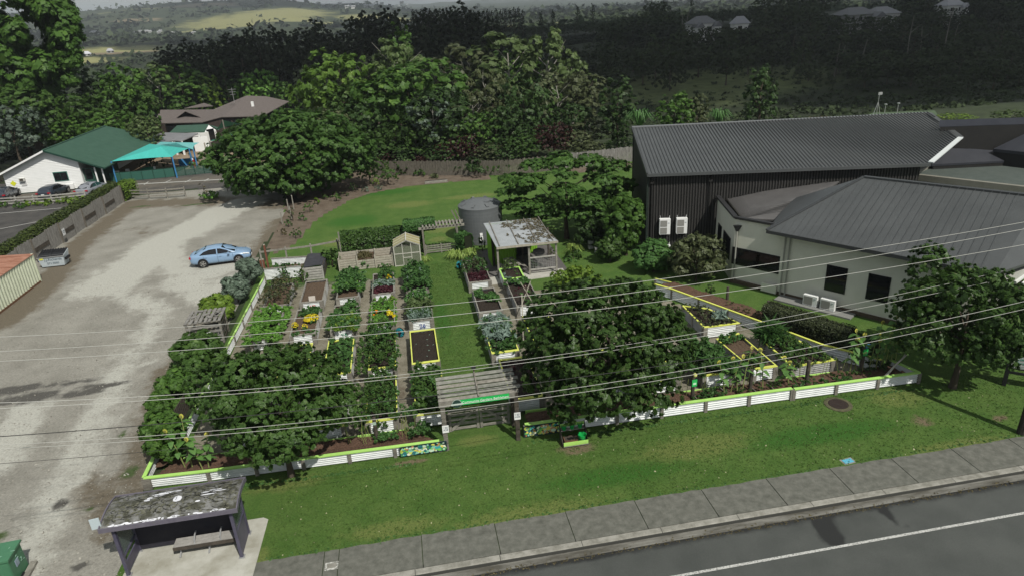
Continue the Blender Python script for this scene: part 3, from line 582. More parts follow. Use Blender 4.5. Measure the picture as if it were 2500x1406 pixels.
t = thing('low_timber_edging', 'low timber edging step at the foot of the rear fence', 'edging', G(1065, 447))
MB().box((0, 0, .12), (2.6, .25, .24)).build('sleeper', WOODH, t); MB().box((0, .5, .12), (2.4, .3, .2)).build('sleeper', DWOOD, t)

# ================================================================== WHITE BUILDING WITH GREEN ROOF
gr_roof = mat('green_roof_tiles', (.030, .075, .052), (.045, .10, .070), rough=.7, scale=1.2, bump=.15, bscale=14)
gr_dark = mat('green_trim', (.012, .045, .032), rough=.5)
wb = thing('white_hall', 'white weatherboard hall with a green gabled roof and gable window', 'building', (-48.0, 90.0, 0))
Lx, Ln = 8.7, 24.0; eh = 2.75; ax, ah = 5.55, 5.1      # gable wall width, length, eave and apex height
def wz(x): return eh + (ah - eh) * (x / ax if x < ax else (11.1 - x) / ax) - .12
core = MB(); core.add([(0, 0, 0), (Lx, 0, 0), (Lx, 0, wz(Lx)), (ax, 0, wz(ax)), (0, 0, wz(0)), (0, Ln - 5.4, 0), (Lx, Ln - 5.4, 0), (Lx, Ln - 5.4, wz(Lx)), (ax, Ln - 5.4, wz(ax)), (0, Ln - 5.4, wz(0))], [(0, 1, 2, 3, 4), (9, 8, 7, 6, 5), (0, 4, 9, 5), (1, 6, 7, 2)]).build('wall', WHITE, wb)
for k in range(24):
    z = .30 + k * .2
    if z > ah - .35: break
    xa = 0 if z < eh - .12 else (z + .12 - eh) / (ah - eh) * ax
    xb = Lx if z < wz(Lx) else 11.1 - (z + .12 - eh) / (ah - eh) * ax
    for s0, s1 in ((xa, xb),):
        if s1 - s0 > .3:
            w_ = MB(); w_.add([(s0, -.012, z), (s1, -.012, z), (s1, -.045, z - .19), (s0, -.045, z - .19), (s0, -.012, z - .19), (s1, -.012, z - .19)], [(3, 2, 1, 0), (3, 4, 5, 2)]).build('weatherboard', WHITE, wb)
MB().box((Lx / 2, -.03, .05), (Lx + .1, .06, .14)).build('base_board', gr_dark, wb)
MB().box((Lx - .03, -.05, 1.3), (.12, .1, 2.5)).build('corner_board', WHITE, wb)
e0 = eh - .1
rl = MB().slab([(ax, -.7, ah + .02), (ax, Ln - 5.0, ah + .02), (-.5, Ln + .5, e0 - .12), (-.5, -.7, e0 - .12)], .1).build('roof', gr_roof, wb)
MB().slab([(11.75, -.7, e0 - .2), (12.6, Ln - 3.0, e0 - .2), (ax, Ln - 5.0, ah + .02), (ax, -.7, ah + .02)], .1).build('roof', gr_roof, wb)
MB().slab([(12.6, Ln - 3.0, e0 - .2), (-.5, Ln + .5, e0 - .12), (ax, Ln - 5.0, ah + .02)], .1).build('roof', gr_roof, wb)
MB().beam((ax, -.7, ah + .05), (ax, Ln - 5, ah + .05), .25, .06).build('ridge_cap', gr_roof, wb)
for sgn, xe, ze in ((-1, -.5, e0 - .15), (1, 11.75, e0 - .23)): MB().beam((ax, -.72, ah - .08), (xe, -.72, ze - .05), .05, .2).build('barge_board', gr_dark if sgn > 0 else WHITE, wb)
MB().beam((11.78, -.7, e0 - .3), (12.63, Ln - 3, e0 - .3), .12, .14).build('gutter', gr_dark, wb)
# window
w = MB().box((Lx - 2.35, -.05, 1.72), (1.62, .08, 1.12)).build('window', mat('green_frame', (.05, .18, .14)), wb)
MB().box((-.38 + Lx - 2.35, -.10, 1.72), (.74, .02, .98)).build('pane', DGLASS, w); MB().box((.38 + Lx - 2.35, -.10, 1.72), (.74, .02, .98)).build('pane', DGLASS, w)
ac = MB().box((2.0, -.18, 1.75), (.62, .34, .36)).build('window_unit', mat('unit_beige', (.5, .5, .47)), wb); MB().box((2.0, -.36, 1.75), (.4, .02, .26)).build('grille', DWOOD, ac)
MB().box((2.0, -.06, 1.2), (.6, .05, .5)).build('unit_shadow_panel', mat('shadow_grey', (.5, .5, .5)), wb)  # grey panel stands in for the shadow below the window unit
hp = MB().box((Lx - 1.55, -.3, .45), (.85, .32, .62)).build('heat_pump', WHITE, wb); MB().lathe((0, 0, 0), [(.24, 0), (.24, .03)], 16).build('fan_grille', mat('grille_grey', (.2, .2, .2)), hp)
bpy.data.objects['fan_grille'].location = (Lx - 1.72, -.46, .45); bpy.data.objects['fan_grille'].rotation_euler = (R_(90), 0, 0)
sy = MB(); sy.add([(.85, -.06, 1.0), (1.2, -.06, 1.35), (.85, -.06, 1.7), (.5, -.06, 1.35), (.85, -.04, 1.0), (1.2, -.04, 1.35), (.85, -.04, 1.7), (.5, -.04, 1.35)], [(0, 1, 2, 3), (7, 6, 5, 4)])
sy.build('yellow_diamond_sign', mat('yellow_sign', (.60, .62, .03)), wb)
# porch
MB().box((Lx + 1.3, 4.0, 1.2), (.1, 7.8, 2.4)).build('porch_wall', mat('porch_green', (.02, .06, .045), (.035, .09, .07), scale=2), wb)
MB().box((Lx + .6, .6, 1.2), (1.2, .08, 2.3)).build('porch_screen', MATS['porch_green'], wb)
MB().box((Lx + .55, .55, 1.6), (.8, .03, 1.3)).build('porch_window', DGLASS, wb)
for x_ in (Lx + 1.7, Lx + 2.5): MB().box((x_, -.1, 1.25), (.14, .14, 2.5)).build('porch_post', WHITE, wb)
for z in (.5, .8, 1.05): MB().box((Lx + 1.0, -.15, z), (1.6, .03, .03)).build('hand_rail', gr_dark, wb)
MB().box((Lx + 1.0, -.1, .45), (1.7, .03, .85)).build('porch_mesh', glass('green_mesh', (.03, .12, .09), .8, .7), wb)
MB().box((Lx + .4, -.14, .78), (.4, .03, .14)).build('small_sign', WHITE, wb)
# shade canopies
TEAL = mat('teal_shade_cloth', (.045, .36, .32), (.06, .42, .38), rough=.8, scale=1.0, stretch=(4, .3, 1))
PTEAL = mat('pale_teal_cloth', (.12, .36, .36), (.15, .42, .42), rough=.8, scale=1.0)
DTEAL = mat('green_shade_cloth', (.04, .19, .14), (.06, .24, .18), rough=.8, scale=1.0)
BLUEP = mat('blue_post_paint', (.05, .20, .42), rough=.5)
def sail(name, corners, m, label, cen=None, posts=(), pm=BLUEP, sag=.35, cat='shade sail'):
    C_ = [Vector(c) for c in corners]; o = C_[0].copy(); o.z = 0; t = thing(name, label, cat, o); mb = MB(); cen = Vector(cen) if cen else sum(C_, Vector()) / len(C_)
    n = 6; N_ = len(C_)
    for i in range(N_):
        a, b = C_[i], C_[(i + 1) % N_]; edge = []
        for k in range(n + 1):
            u = k / n; e = a.lerp(b, u); pull = 4 * u * (1 - u) * sag; e = e.lerp(cen, pull * .35 * min(1, 2.2 / max(.1, (e - cen).length))); edge.append(e - o)
        for k in range(n): mb.add([cen - o, edge[k], edge[k + 1]], [(0, 1, 2)])
    mb.build('cloth', m, t)
    for p in posts:
        p = Vector(p); q = p - o; MB().tube([(q.x, q.y, 0), (q.x, q.y, q.z)], .09, 8).build('post', pm, t)
    return t
c1 = [G(271, 395, 2.7), G(420, 384, 2.7), G(461, 363, 2.75), G(365, 352, 2.9)]
sail('shade_canopy', c1, TEAL, 'bright teal shade canopy on blue posts beside the green roofed hall', cen=G(392, 359, 3.9), posts=(c1[0], c1[1], c1[2]), sag=.2)
c2 = [G(373, 357, 2.6), G(472, 366, 2.6), G(487, 349, 2.7), G(392, 347, 2.8)]
sail('shade_canopy', c2, PTEAL, 'pale grey teal shade canopy behind the bright teal one', cen=G(430, 350, 3.3), posts=(c2[1],), sag=.4)
c3 = [G(543, 293, 4.2), G(588, 302, 3.0), G(527, 318, 2.6)]
sail('shade_sail', c3, DTEAL, 'dark green shade sail by the small white outbuilding', posts=(c3[0],), pm=WOOD)
c4 = [G(512, 345, 2.6), G(572, 323, 3.0), G(563, 338, 2.4), G(540, 343, 2.4)]
sail('shade_sail', c4, DTEAL, 'low green shade sail slung over the sandy play yard', posts=(c4[0], c4[1]), pm=WOOD)
# green mesh pool fence
pf = thing('mesh_fence', 'green mesh fence round the play yard below the teal canopy', 'fence', G(272, 446))
pts = [G(272, 446), G(350, 440), G(432, 432), G(500, 425), G(560, 420)]; o = pts[0]
for a, b in zip(pts[:-1], pts[1:]):
    for k in range(3):
        q = a.lerp(b, k / 3) - o; MB().box((q.x, q.y, .6), (.07, .07, 1.25)).build('post', gr_dark, pf)
    a_, b_ = a - o, b - o
    MB().beam((a_.x, a_.y, 1.2), (b_.x, b_.y, 1.2), .05, .05).build('rail', gr_dark, pf)
    MB().beam((a_.x, a_.y, .60), (b_.x, b_.y, .60), .015, 1.1).build('mesh_panel', MATS['green_mesh'] if a.x < G(400, 432).x else glass('thin_mesh', (.05, .13, .10), .4, .7), pf)
for (px, py, w_, h_) in ((290, 424, .75, .6), (316, 417, .5, .4), (382, 411, .3, .4)):
    g = G(px, py + 15) - o; MB().box((g.x, g.y - .08, .85), (w_, .02, h_)).build('panel_sign', WHITE, pf)
t = thing('play_table', 'round green topped play table with pale legs behind the mesh fence', 'table', G(365, 426))
MB().lathe((0, 0, .7), [(.95, 0), (.95, .06), (.5, .22)], 16).build('table_top', mat('table_green', (.03, .22, .13)), t)
for s in (-.55, 0, .55): MB().box((s, -.1, .35), (.2, .3, .7)).build('leg', PALEW, t)
# small outbuildings
def gable_house(name, label, corners_px, eave, ridge, mwall, mroof, rp, wins=(), cat='building', base=0.0):
    pass
sb = thing('play_outbuilding', 'small white outbuilding with green gabled roof in the play yard', 'building', (-34.0, 119.0, 0))
def P3(px, py, Y): return A(px, py, Y)
rA, rB, rC, rD = P3(432, 307, 124), P3(509, 304, 122), P3(499, 322, 118.2), P3(414, 324, 119.5)
o = Vector((-34.0, 119.0, 0))
MB().slab([p - o for p in (rD, rC, rB, rA)], .12).build('roof', gr_roof, sb)
rE = P3(527, 317, 121)
w_ = MB(); bl = lambda p: Vector((p.x, p.y, .05)); w_.poly([bl(rC) - o, bl(rE) - o, rE - o - Vector((0, 0, .1)), rB - o - Vector((0, 0, .12)), rC - o - Vector((0, 0, .12))]).build('gable_wall', WHITE, sb)
MB().poly([bl(rD) - o, bl(rC) - o, rC - o - Vector((0, 0, .15)), rD - o - Vector((0, 0, .15))]).build('front_wall', WHITE, sb)
MB().slab([p - o for p in (rE + Vector((.4, 0, -.1)), P3(540, 312, 126), P3(470, 302, 128) * 1, rB + Vector((0, 0, .05)))], .1).build('roof', gr_roof, sb)
g1 = rC.lerp(rE, .45) - o; MB().box((g1.x + .1, g1.y - .1, 1.2), (1.3, .06, 1.9), rz=.75).build('doorway', DGLASS, sb)
gs = thing('grey_play_shelter', 'flat grey roofed open shelter between the green roofs', 'building', (-33.0, 112.0, 0)); o = Vector((-33, 112, 0))
q = [P3(372, 352, 106), P3(424, 343, 109), P3(442, 345, 108.5), P3(484, 326, 112), P3(400, 324, 117), P3(360, 336, 112)]
MB().slab([p - o for p in q], .14).build('roof', mat('grey_sheet_roof', (.16, .16, .17), (.21, .21, .22), rough=.5, scale=1.2), gs)
for p in (q[1], q[3], q[2]): r = p - o; MB().box((r.x, r.y + .2, r.z / 2), (.25, .25, r.z)).build('post', WHITE, gs)
r = P3(492, 352, 111) - o; MB().box((r.x, r.y, 1.1), (2.2, .15, 2.2)).build('white_screen', WHITE, gs)
r = P3(450, 345, 111.5) - o; MB().box((r.x, r.y + 1.5, 1.0), (4.2, .2, 2.0)).build('interior_shade_panel', BLACK, gs)  # black panel stands in for the shade inside the shelter
ph = thing('playhouse', 'small grey timber playhouse with pale roof beside the spreading tree', 'playhouse', G(530, 408)); 
MB().box((0, .6, .7), (1.5, 1.2, 1.4)).build('wall', WOODH, ph); MB().slab([(-.95, -.25, 1.45), (.95, -.25, 1.45), (.95, 1.4, 1.95), (-.95, 1.4, 1.95)], .08).build('roof', mat('pale_roof', (.5, .5, .48)), ph)
MB().box((.1, -.02, .95), (.7, .04, .3)).build('window_ledge', WHITE, ph)
for k in range(4): MB().box((0, -.02, .12 + k * .14), (1.5, .05, .1)).build('board', WOODH, ph)
cf = thing('play_climber', 'pale timber spoke climbing frame in the sandy play yard', 'climbing frame', G(507, 386))
for k in range(9):
    a = k * 2 * math.pi / 9; MB().beam((0, 0, 1.15), (1.5 * math.cos(a), 1.5 * math.sin(a), .1), .1, .1).build('spoke', PALEW, cf)
MB().tube([(0, 0, 0), (0, 0, 2.2)], .1, 6).build('pole', PALEW, cf)
t = thing('sandpit_edging', 'pale timber edging of the sunken play area', 'edging', G(490, 375))
o = G(490, 375)
for p, q in (((487, 380), (520, 366)), ((520, 366), (560, 366)), ((487, 388), (487, 380)), ((470, 392), (560, 394))):
    a, b = G(*p) - o, G(*q) - o; MB().beam((a.x, a.y, .2), (b.x, b.y, .2), .2, .4).build('sleeper', PALEW, t)
t = thing('playground_slide', 'red and white plastic play equipment by the blue post', 'play equipment', G(470, 408))
MB().beam((0, 0, 1.9), (.5, -.8, .8), .35, .12).build('slide', WHITE, t); MB().box((.5, -.9, .55), (.4, .4, 1.1)).build('tower', mat('play_red', (.35, .03, .03)), t)
MB().box((-2.6, .6, .6), (.16, .16, 1.9)).build('post', MATS['play_red'], t); MB().box((-1.2, 1.2, .5), (1.6, .1, 1.0)).build('panel', BLUEP, t)
# brown tiled house
btile = mat('brown_roof_tile', (.105, .088, .082), (.150, .128, .120), rough=.8, scale=2.2, detail=9, stretch=(1, 1, 3), bump=.2)
bw = mat('brown_wall', (.035, .025, .022), (.055, .04, .035), scale=2)
bh = thing('brown_house', 'large house with brown tiled hip roofs behind the play yard', 'house', (-35.0, 146.0, 0)); o = Vector((-35, 146, 0))
def face(ps, nm, m): return MB().slab([p - o for p in ps], .12).build(nm, m, bh)
zE = 3.0
E1, E2, E3, E4, E5, E6 = A(376, 300, 140), A(402, 301, 139.5), A(492, 299, 138), A(540, 286, 141), A(640, 284, 143), A(706, 248, 158)
R1, R2 = A(392, 269, 150), A(521, 268, 150); H1 = A(452, 272, 144); R3, R4 = A(602, 234, 158), A(650, 236, 160)
face((E1, E2, R1), 'roof', btile); face((E2, E3, E4, R2, R1), 'roof', btile)
face((E4, E5, R4, R3, R2), 'roof', btile); face((E5, E6, R4), 'roof', btile)
face((A(450, 265, 150), A(520, 259, 156), A(498, 252, 158), A(452, 265, 158)), 'roof', btile)
gt = [A(436, 287, 143), A(455, 275, 143), A(485, 286, 143)]; MB().slab([p - o for p in (A(430, 288, 142), gt[1] + Vector((0, -.6, .3)), A(466, 268, 150))], .1).build('dormer_roof', btile, bh)
MB().slab([p - o for p in (gt[1] + Vector((0, -.6, .3)), A(490, 287, 142), A(466, 268, 150))], .1).build('dormer_roof', btile, bh)
MB().poly([p - o for p in gt]).build('gable_panel', BLACK, bh)
for a, b, dy in ((E1, E2, 0), (E2, E3, .5), (E3, E4, .5), (E4, E5, .6)):
    a = a + Vector((0, dy, 0)); b = b + Vector((0, dy, 0)); zb = min(ht(a.x, a.y), ht(b.x, b.y)) - 1.5
    MB().poly([Vector((a.x, a.y, zb)) - o, Vector((b.x, b.y, zb)) - o, b - o - Vector((0, 0, .1)), a - o - Vector((0, 0, .1))]).build('wall', bw, bh)
for k in range(9):
    f = .06 + k * .11; a, b = (E2, E3) if k < 5 else (E4, E5); u = f * 2 if k < 5 else (f - .55) * 2
    p = a.lerp(b, min(.95, u)) - o; MB().box((p.x, p.y + .35, p.z - 1.2), (1.3, .06, 1.2)).build('window', DGLASS, bh)
p = A(618, 262, 150) - o; MB().box((p.x, p.y, p.z), (.5, .5, 2.2)).build('chimney_flue', WHITE, bh)
p = A(570, 240, 150); t = thing('tv_aerial', 'thin television aerial mast above the brown roof', 'aerial', (p.x, p.y, 3.0))
MB().tube([(0, 0, 0), (0, 0, p.z - 1.0)], .05, 6).build('mast', STEEL, t)
for k in range(3): MB().box((0, 0, p.z - 1.3 - k * .5), (1.6 - k * .3, .06, .06)).build('crossbar', STEEL, t)
MB().box((-1.0, 2, .9), (8, .12, .25)).build('retaining_rail', WOODH, tag(thing('terrace_rail', 'timber terrace rail in front of the brown house', 'railing', G(400, 318)), None))
# ================================================================== CARS
TYRE = mat('tyre_rubber', (.012, .012, .012), rough=.9); RIM = mat('alloy_rim', (.35, .34, .33), rough=.35, metal=.6)
def carpaint(n, c, r=.25):
    m = mat(n, c, rough=r, spec=.6); m.node_tree.nodes['Principled BSDF'].inputs['Coat Weight'].default_value = .6; return m
def make_car(name, label, loc, rz, paint, L=4.6, W=1.77, H=1.46, hatch=False):
    t = thing(name, label, 'car', loc, rz); s = L / 4.6
    # stations: x, z bottom, z belt, half width   (front = +x)
    st = [(-2.30, .42, .86, .62), (-2.24, .30, .98, .76), (-2.05, .24, 1.02, .83), (-1.7, .2, 1.03, .87), (-1.2, .18, 1.0, .885), (-.5, .18, .97, .885), (.4, .18, .95, .885), (1.0, .18, .93, .885), (1.45, .2, .90, .875), (1.85, .22, .83, .84), (2.12, .24, .73, .76), (2.26, .30, .62, .62), (2.30, .38, .52, .50)]
    mb = MB(); vs = []; fs = []
    for x, zb, zt, hw in st:
        x *= s; hw *= W / 1.77
        half = [(hw * .80, zb), (hw * .97, zb + .10), (hw * 1.0, (zb + zt) / 2), (hw * .975, zt - .13), (hw * .90, zt - .03), (hw * .60, zt + .035), (0, zt + .05)]
        vs += [(x, -y, z) for y, z in half] + [(x, y, z) for y, z in reversed(half[:-1])]
    k = 13
    for i in range(len(st) - 1):
        for j in range(k): fs.append((i * k + j, i * k + (j + 1) % k, (i + 1) * k + (j + 1) % k, (i + 1) * k + j))
    fs.append(tuple(range(k - 1, -1, -1))); fs.append(tuple((len(st) - 1) * k + j for j in range(k)))
    body = mb.add(vs, fs).build('body', paint, t, smooth=True); md = body.modifiers.new('b', 'SUBSURF'); md.levels = 1; md.render_levels = 1
    # cabin loft
    if hatch: cs = [(-2.1, .98, .70), (-1.85, 1.34, .60), (-1.3, 1.43, .59), (-.4, 1.46, .585), (.15, 1.43, .58), (.55, 1.28, .62), (1.2, .95, .74)]
    else: cs = [(-1.95, 1.02, .66), (-1.35, 1.30, .60), (-.95, 1.41, .585), (-.3, 1.46, .58), (.15, 1.43, .58), (.55, 1.28, .62), (1.25, .95, .74)]
    vs = []; fs = []
    for x, zt, hw in cs:
        hb = .80 if zt > 1.05 else hw; x *= s; vs += [(x, -hb, .93), (x, -(hw * .6 + hb * .4), (zt * .55 + .93 * .45)), (x, -hw, zt - .05), (x, -hw * .8, zt), (x, 0, zt + .02), (x, hw * .8, zt), (x, hw, zt - .05), (x, (hw * .6 + hb * .4), (zt * .55 + .93 * .45)), (x, hb, .93)]
    k = 9
    for i in range(len(cs) - 1):
        for j in range(k - 1): fs.append((i * k + j, i * k + j + 1, (i + 1) * k + j + 1, (i + 1) * k + j))
    cab = MB().add(vs, fs).build('cabin', paint, t, smooth=True)
    # glass
    for sg in (-1, 1):
        def side(xz, yo): return [(x * s, sg * (.80 - (z - .93) * .42 + yo) , z) for x, z in xz]
        q1 = side([(-.12, .98), (.95, .98), (.55, 1.20), (.12, 1.35), (-.12, 1.37)], .012); q2 = side([(-1.50, 1.0), (-.20, .98), (-.20, 1.37), (-.75, 1.345), (-1.15, 1.23)], .012)
        for q in (q1, q2): MB().poly(q if sg > 0 else q[::-1]).build('side_window', DGLASS, t)
    def quad(xs, inset): 
        (xa, za, ya), (xb, zb, yb) = xs; return [(xa * s, -ya, za), (xa * s, ya, za), (xb * s, yb, zb), (xb * s, -yb, zb)]
    MB().poly(quad([(1.17, 1.0, .66), (.22, 1.425, .52)], 0)).build('windscreen', DGLASS, t)
    MB().poly([(1.17 * s + .01, -.66, 1.0), (1.17 * s + .01, .66, 1.0), (.60 * s, .57, 1.29), (.60 * s, -.57, 1.29)]).build('windscreen', DGLASS, t) if False else None
    MB().poly(quad([(-1.88, 1.07, .56), (-1.0, 1.42, .50)], 0)).build('rear_window', DGLASS, t)
    for x_ in (-1.32 * s, 1.38 * s):
        for sg in (-1, 1):
            a = MB().lathe((0, 0, 0), [(.39, -.01), (.39, .03)], 20).build('wheel_arch', BLACK, t); a.location = (x_, sg * .868, .36); a.rotation_euler = (R_(90) * -sg, 0, 0)
            wl_ = MB().lathe((0, 0, 0), [(.25, -.2), (.33, -.17), (.335, .0), (.30, .03), (.22, .035)], 20).build('wheel', TYRE, t); wl_.location = (x_, sg * .875, .335); wl_.rotation_euler = (R_(90) * -sg, 0, 0)
            rm = MB(); rm.lathe((0, 0, .03), [(.225, 0), (.225, .012)], 20)
            rm.build('rim_back', BLACK, wl_)
            sp = MB(); sp.lathe((0, 0, .045), [(.06, 0), (.05, .02)], 10)
            for q in range(5):
                a_ = q * 2 * math.pi / 5
                for da in (-.14, .14): sp.beam((0, 0, .055), (.215 * math.cos(a_ + da), .215 * math.sin(a_ + da), .05), .045, .02, up=(0, 0, 1))
            for q in range(20):
                a_, b_ = q * math.pi / 10, (q + 1) * math.pi / 10; sp.beam((.222 * math.cos(a_), .222 * math.sin(a_), .05), (.222 * math.cos(b_), .222 * math.sin(b_), .05), .02, .025)
            sp.build('rim', RIM, wl_)
    for sg in (-1, 1):
        MB().add([(2.02 * s, sg * .80, .72), (2.22 * s, sg * .66, .62), (2.2 * s, sg * .64, .72), (1.75 * s, sg * .835, .84), (1.80 * s, sg * .865, .74)], [(0, 1, 2, 3, 4), (4, 3, 2, 1, 0)]).build('headlight', mat('lamp_glass', (.7, .72, .72), rough=.1), t)
        MB().box((-2.22 * s, sg * .68, .86), (.12, .30, .15)).build('tail_light', mat('tail_red', (.35, .01, .02), rough=.15), t)
        MB().box((.72 * s, sg * .99, 1.0), (.14, .2, .13)).build('mirror', paint, t)
        for x_ in (-1.05, .05): MB().box((x_ * s, sg * .892, .80), (.2, .03, .035)).build('door_handle', paint, t)
        for x_ in (-.16, 1.0, -1.2): MB().box((x_ * s, sg * .882, .62), (.012, .012, .62)).build('door_gap', BLACK, t)
    MB().box((2.27 * s, 0, .50), (.06, .9, .22)).build('grille', BLACK, t)
    MB().box((2.31 * s, 0, .42), (.02, .36, .12)).build('number_plate', WHITE, t); MB().box((-2.32 * s, 0, .70), (.02, .36, .12)).build('number_plate', WHITE, t)
    MB().box((0, 0, .22), (3.9 * s, 1.45, .12)).build('underbody', BLACK, t)
    return t
cw = (G(495, 655) + G(582, 643)) / 2
car = make_car('sedan_car', 'light metallic blue sedan parked alone on the gravel lot', (cw.x, cw.y + .85, .01), math.atan2(G(582, 643).y - G(495, 655).y, G(582, 643).x - G(495, 655).x) * .8, carpaint('sky_blue_paint', (.20, .31, .46)))
gcar = carpaint('charcoal_blue_paint', (.02, .027, .04), .3)
p = G(25, 492); make_car('parked_car', 'black car parked nearest the dark rail fence left of the hall', (p.x - 1, p.y + 1.5, .02), R_(95), gcar, hatch=True)
p = G(122, 487); make_car('parked_car', 'dark hatchback parked below the gable window of the hall', (p.x, p.y + 1.5, .02), R_(84), gcar, hatch=True)
p = G(216, 481); make_car('parked_car', 'silver grey car half hidden by the hedge end', (p.x, p.y + 1.5, .02), R_(80), carpaint('silver_paint', (.22, .23, .26)), hatch=False)
# ================================================================== FOLIAGE HELPERS
def leaf_mesh(name, P, Nn, size, tone, m, aspect=1.7, droop=0.0, rng=None):
    """one small pointed quad per leaf: centre P, facing Nn"""
    rng = rng or RNG; n = len(P); r = rng.normal(size=(n, 3)); T = np.cross(Nn, r); T /= np.linalg.norm(T, axis=1, keepdims=True) + 1e-9
    B = np.cross(Nn, T); s = size[:, None] if hasattr(size, '__len__') else size
    L_ = T * s * .5 * math.sqrt(aspect); W_ = B * s * .5 / math.sqrt(aspect); D_ = Nn * s * .10
    V_ = np.stack([P - L_, P - L_ * .1 + W_ - D_, P + L_ - Nn * s * droop, P - L_ * .1 - W_ - D_], 1).reshape(-1, 3).astype(np.float32)
    me = bpy.data.meshes.new(name); me.vertices.add(n * 4); me.vertices.foreach_set('co', V_.reshape(-1)); me.loops.add(n * 4)
    me.loops.foreach_set('vertex_index', np.arange(n * 4, dtype=np.int32)); me.polygons.add(n); me.polygons.foreach_set('loop_start', np.arange(n, dtype=np.int32) * 4)
    me.update(calc_edges=True); a = me.attributes.new('tone', 'FLOAT', 'FACE'); a.data.foreach_set('value', np.clip(tone, 0, 1).astype(np.float32))
    me.materials.append(m); return me
def unit(v): return v / (np.linalg.norm(v, axis=1, keepdims=True) + 1e-9)
def crown_pts(lobes, nclump, per, cr, rng, up=.35, shell=.75, low=-.55, tvar=.28, flat=1.0):
    """leaf clumps over the shells of several lobes; returns points, normals, tone"""
    lobes = np.array(lobes, float); area = (lobes[:, 3] * lobes[:, 4] + lobes[:, 4] * lobes[:, 5] + lobes[:, 3] * lobes[:, 5]) ** 1.0; pr = area / area.sum()
    Pc = []; Nc = []; k = 0
    while k < nclump:
        m_ = nclump * 2; li = rng.choice(len(lobes), m_, p=pr); d = unit(rng.normal(size=(m_, 3))); d = d[d[:, 2] > low]; li = li[:len(d)]
        rad = shell + (1 - shell) * rng.random((len(d), 1)) ** .5; c = lobes[li, :3] + d * lobes[li, 3:6] * rad
        keep = np.ones(len(c), bool)
        for L in lobes:
            q = (c - L[:3]) / L[3:6]; keep &= (q ** 2).sum(1) > .50 * shell
        c = c[keep]; d = d[keep]; Pc.append(c); Nc.append(d); k += len(c)
        if k == 0: break
    Pc = np.concatenate(Pc)[:nclump]; Nc = np.concatenate(Nc)[:nclump]; n = len(Pc)
    ct = rng.random(n) * tvar; cs = cr * (.6 + .8 * rng.random((n, 1)))
    off = unit(rng.normal(size=(n, per, 3))); off = off * (rng.random((n, per, 1)) ** .45); off[..., 2] *= flat
    P = Pc[:, None] + off * cs[:, None]; Nn = unit((off * .75 + Nc[:, None] * .85 + np.array([0, 0, up]) + rng.normal(size=off.shape) * .22).reshape(-1, 3))
    tone = (.30 + ct[:, None] + .22 * off[..., 2] / max(flat, .01) * .5 + rng.random((n, per)) * .38).reshape(-1)  # tone: random, and higher towards the top of each clump
    return P.reshape(-1, 3), Nn, tone
def trunk_mb(h, r, limbs=5, spread=.3, crown0=.4, lean=0.0, seed=0, top=.85, bend=.03):
    rd = random.Random(seed); mb = MB(); pts = []; rs = []
    for i in range(6):
        u = i / 5; pts.append((lean * u * h + rd.uniform(-bend, bend) * h * u, rd.uniform(-bend, bend) * h * u, u * h * top)); rs.append(r * (1.25 if i == 0 else 1) * (1 - .72 * u))
    mb.tube(pts, rs, 8, cap=False)
    for k in range(limbs):
        u = crown0 + (top - crown0) * (k + .3) / limbs * .9; i = min(4, int(u / top * 5)); f = u / top * 5 - i; a = rd.uniform(0, 6.28) + k * 2.4
        p = Vector(pts[i]).lerp(Vector(pts[i + 1]), f); L = spread * h * rd.uniform(.7, 1.1) * (1 - .4 * u); r0 = rs[i] * .55
        d = Vector((math.cos(a), math.sin(a), rd.uniform(.45, .9))); q = p + d * L * .5; e = q + (d + Vector((rd.uniform(-.4, .4), rd.uniform(-.4, .4), rd.uniform(-.1, .4)))) * L * .5
        mb.tube([p, q, e], [r0, r0 * .6, r0 * .2], 6, cap=False)
        e2 = q + (d.cross(Vector((0, 0, 1))) * rd.choice((-1, 1)) * .7 + d * .5) * L * .45; mb.tube([q, e2], [r0 * .45, r0 * .15], 5, cap=False)
    return mb
BARK = mat('bark_brown', (.045, .035, .026), (.10, .08, .06), rough=.95, scale=4, stretch=(1, 1, .3), bump=.6)
GUM = mat('pale_gum_bark', (.22, .21, .18), (.38, .36, .32), rough=.9, scale=2, stretch=(1, 1, .4))
def blobset(n, rx, ry, rz, rr, rng, zc=0.0, flat=.8, hollow=.55):
    out = []
    for i in range(n):
        a = i * 2.399 + rng.random() * .6; u = (i + .5) / n; z = (u * 2 - 1); w = math.sqrt(max(0, 1 - z * z)) * hollow + .05
        r = rr * (.75 + .5 * rng.random()); out.append((math.cos(a) * w * rx, math.sin(a) * w * ry, zc + z * rz * hollow, r * rx, r * ry, r * rz * flat))
    return out
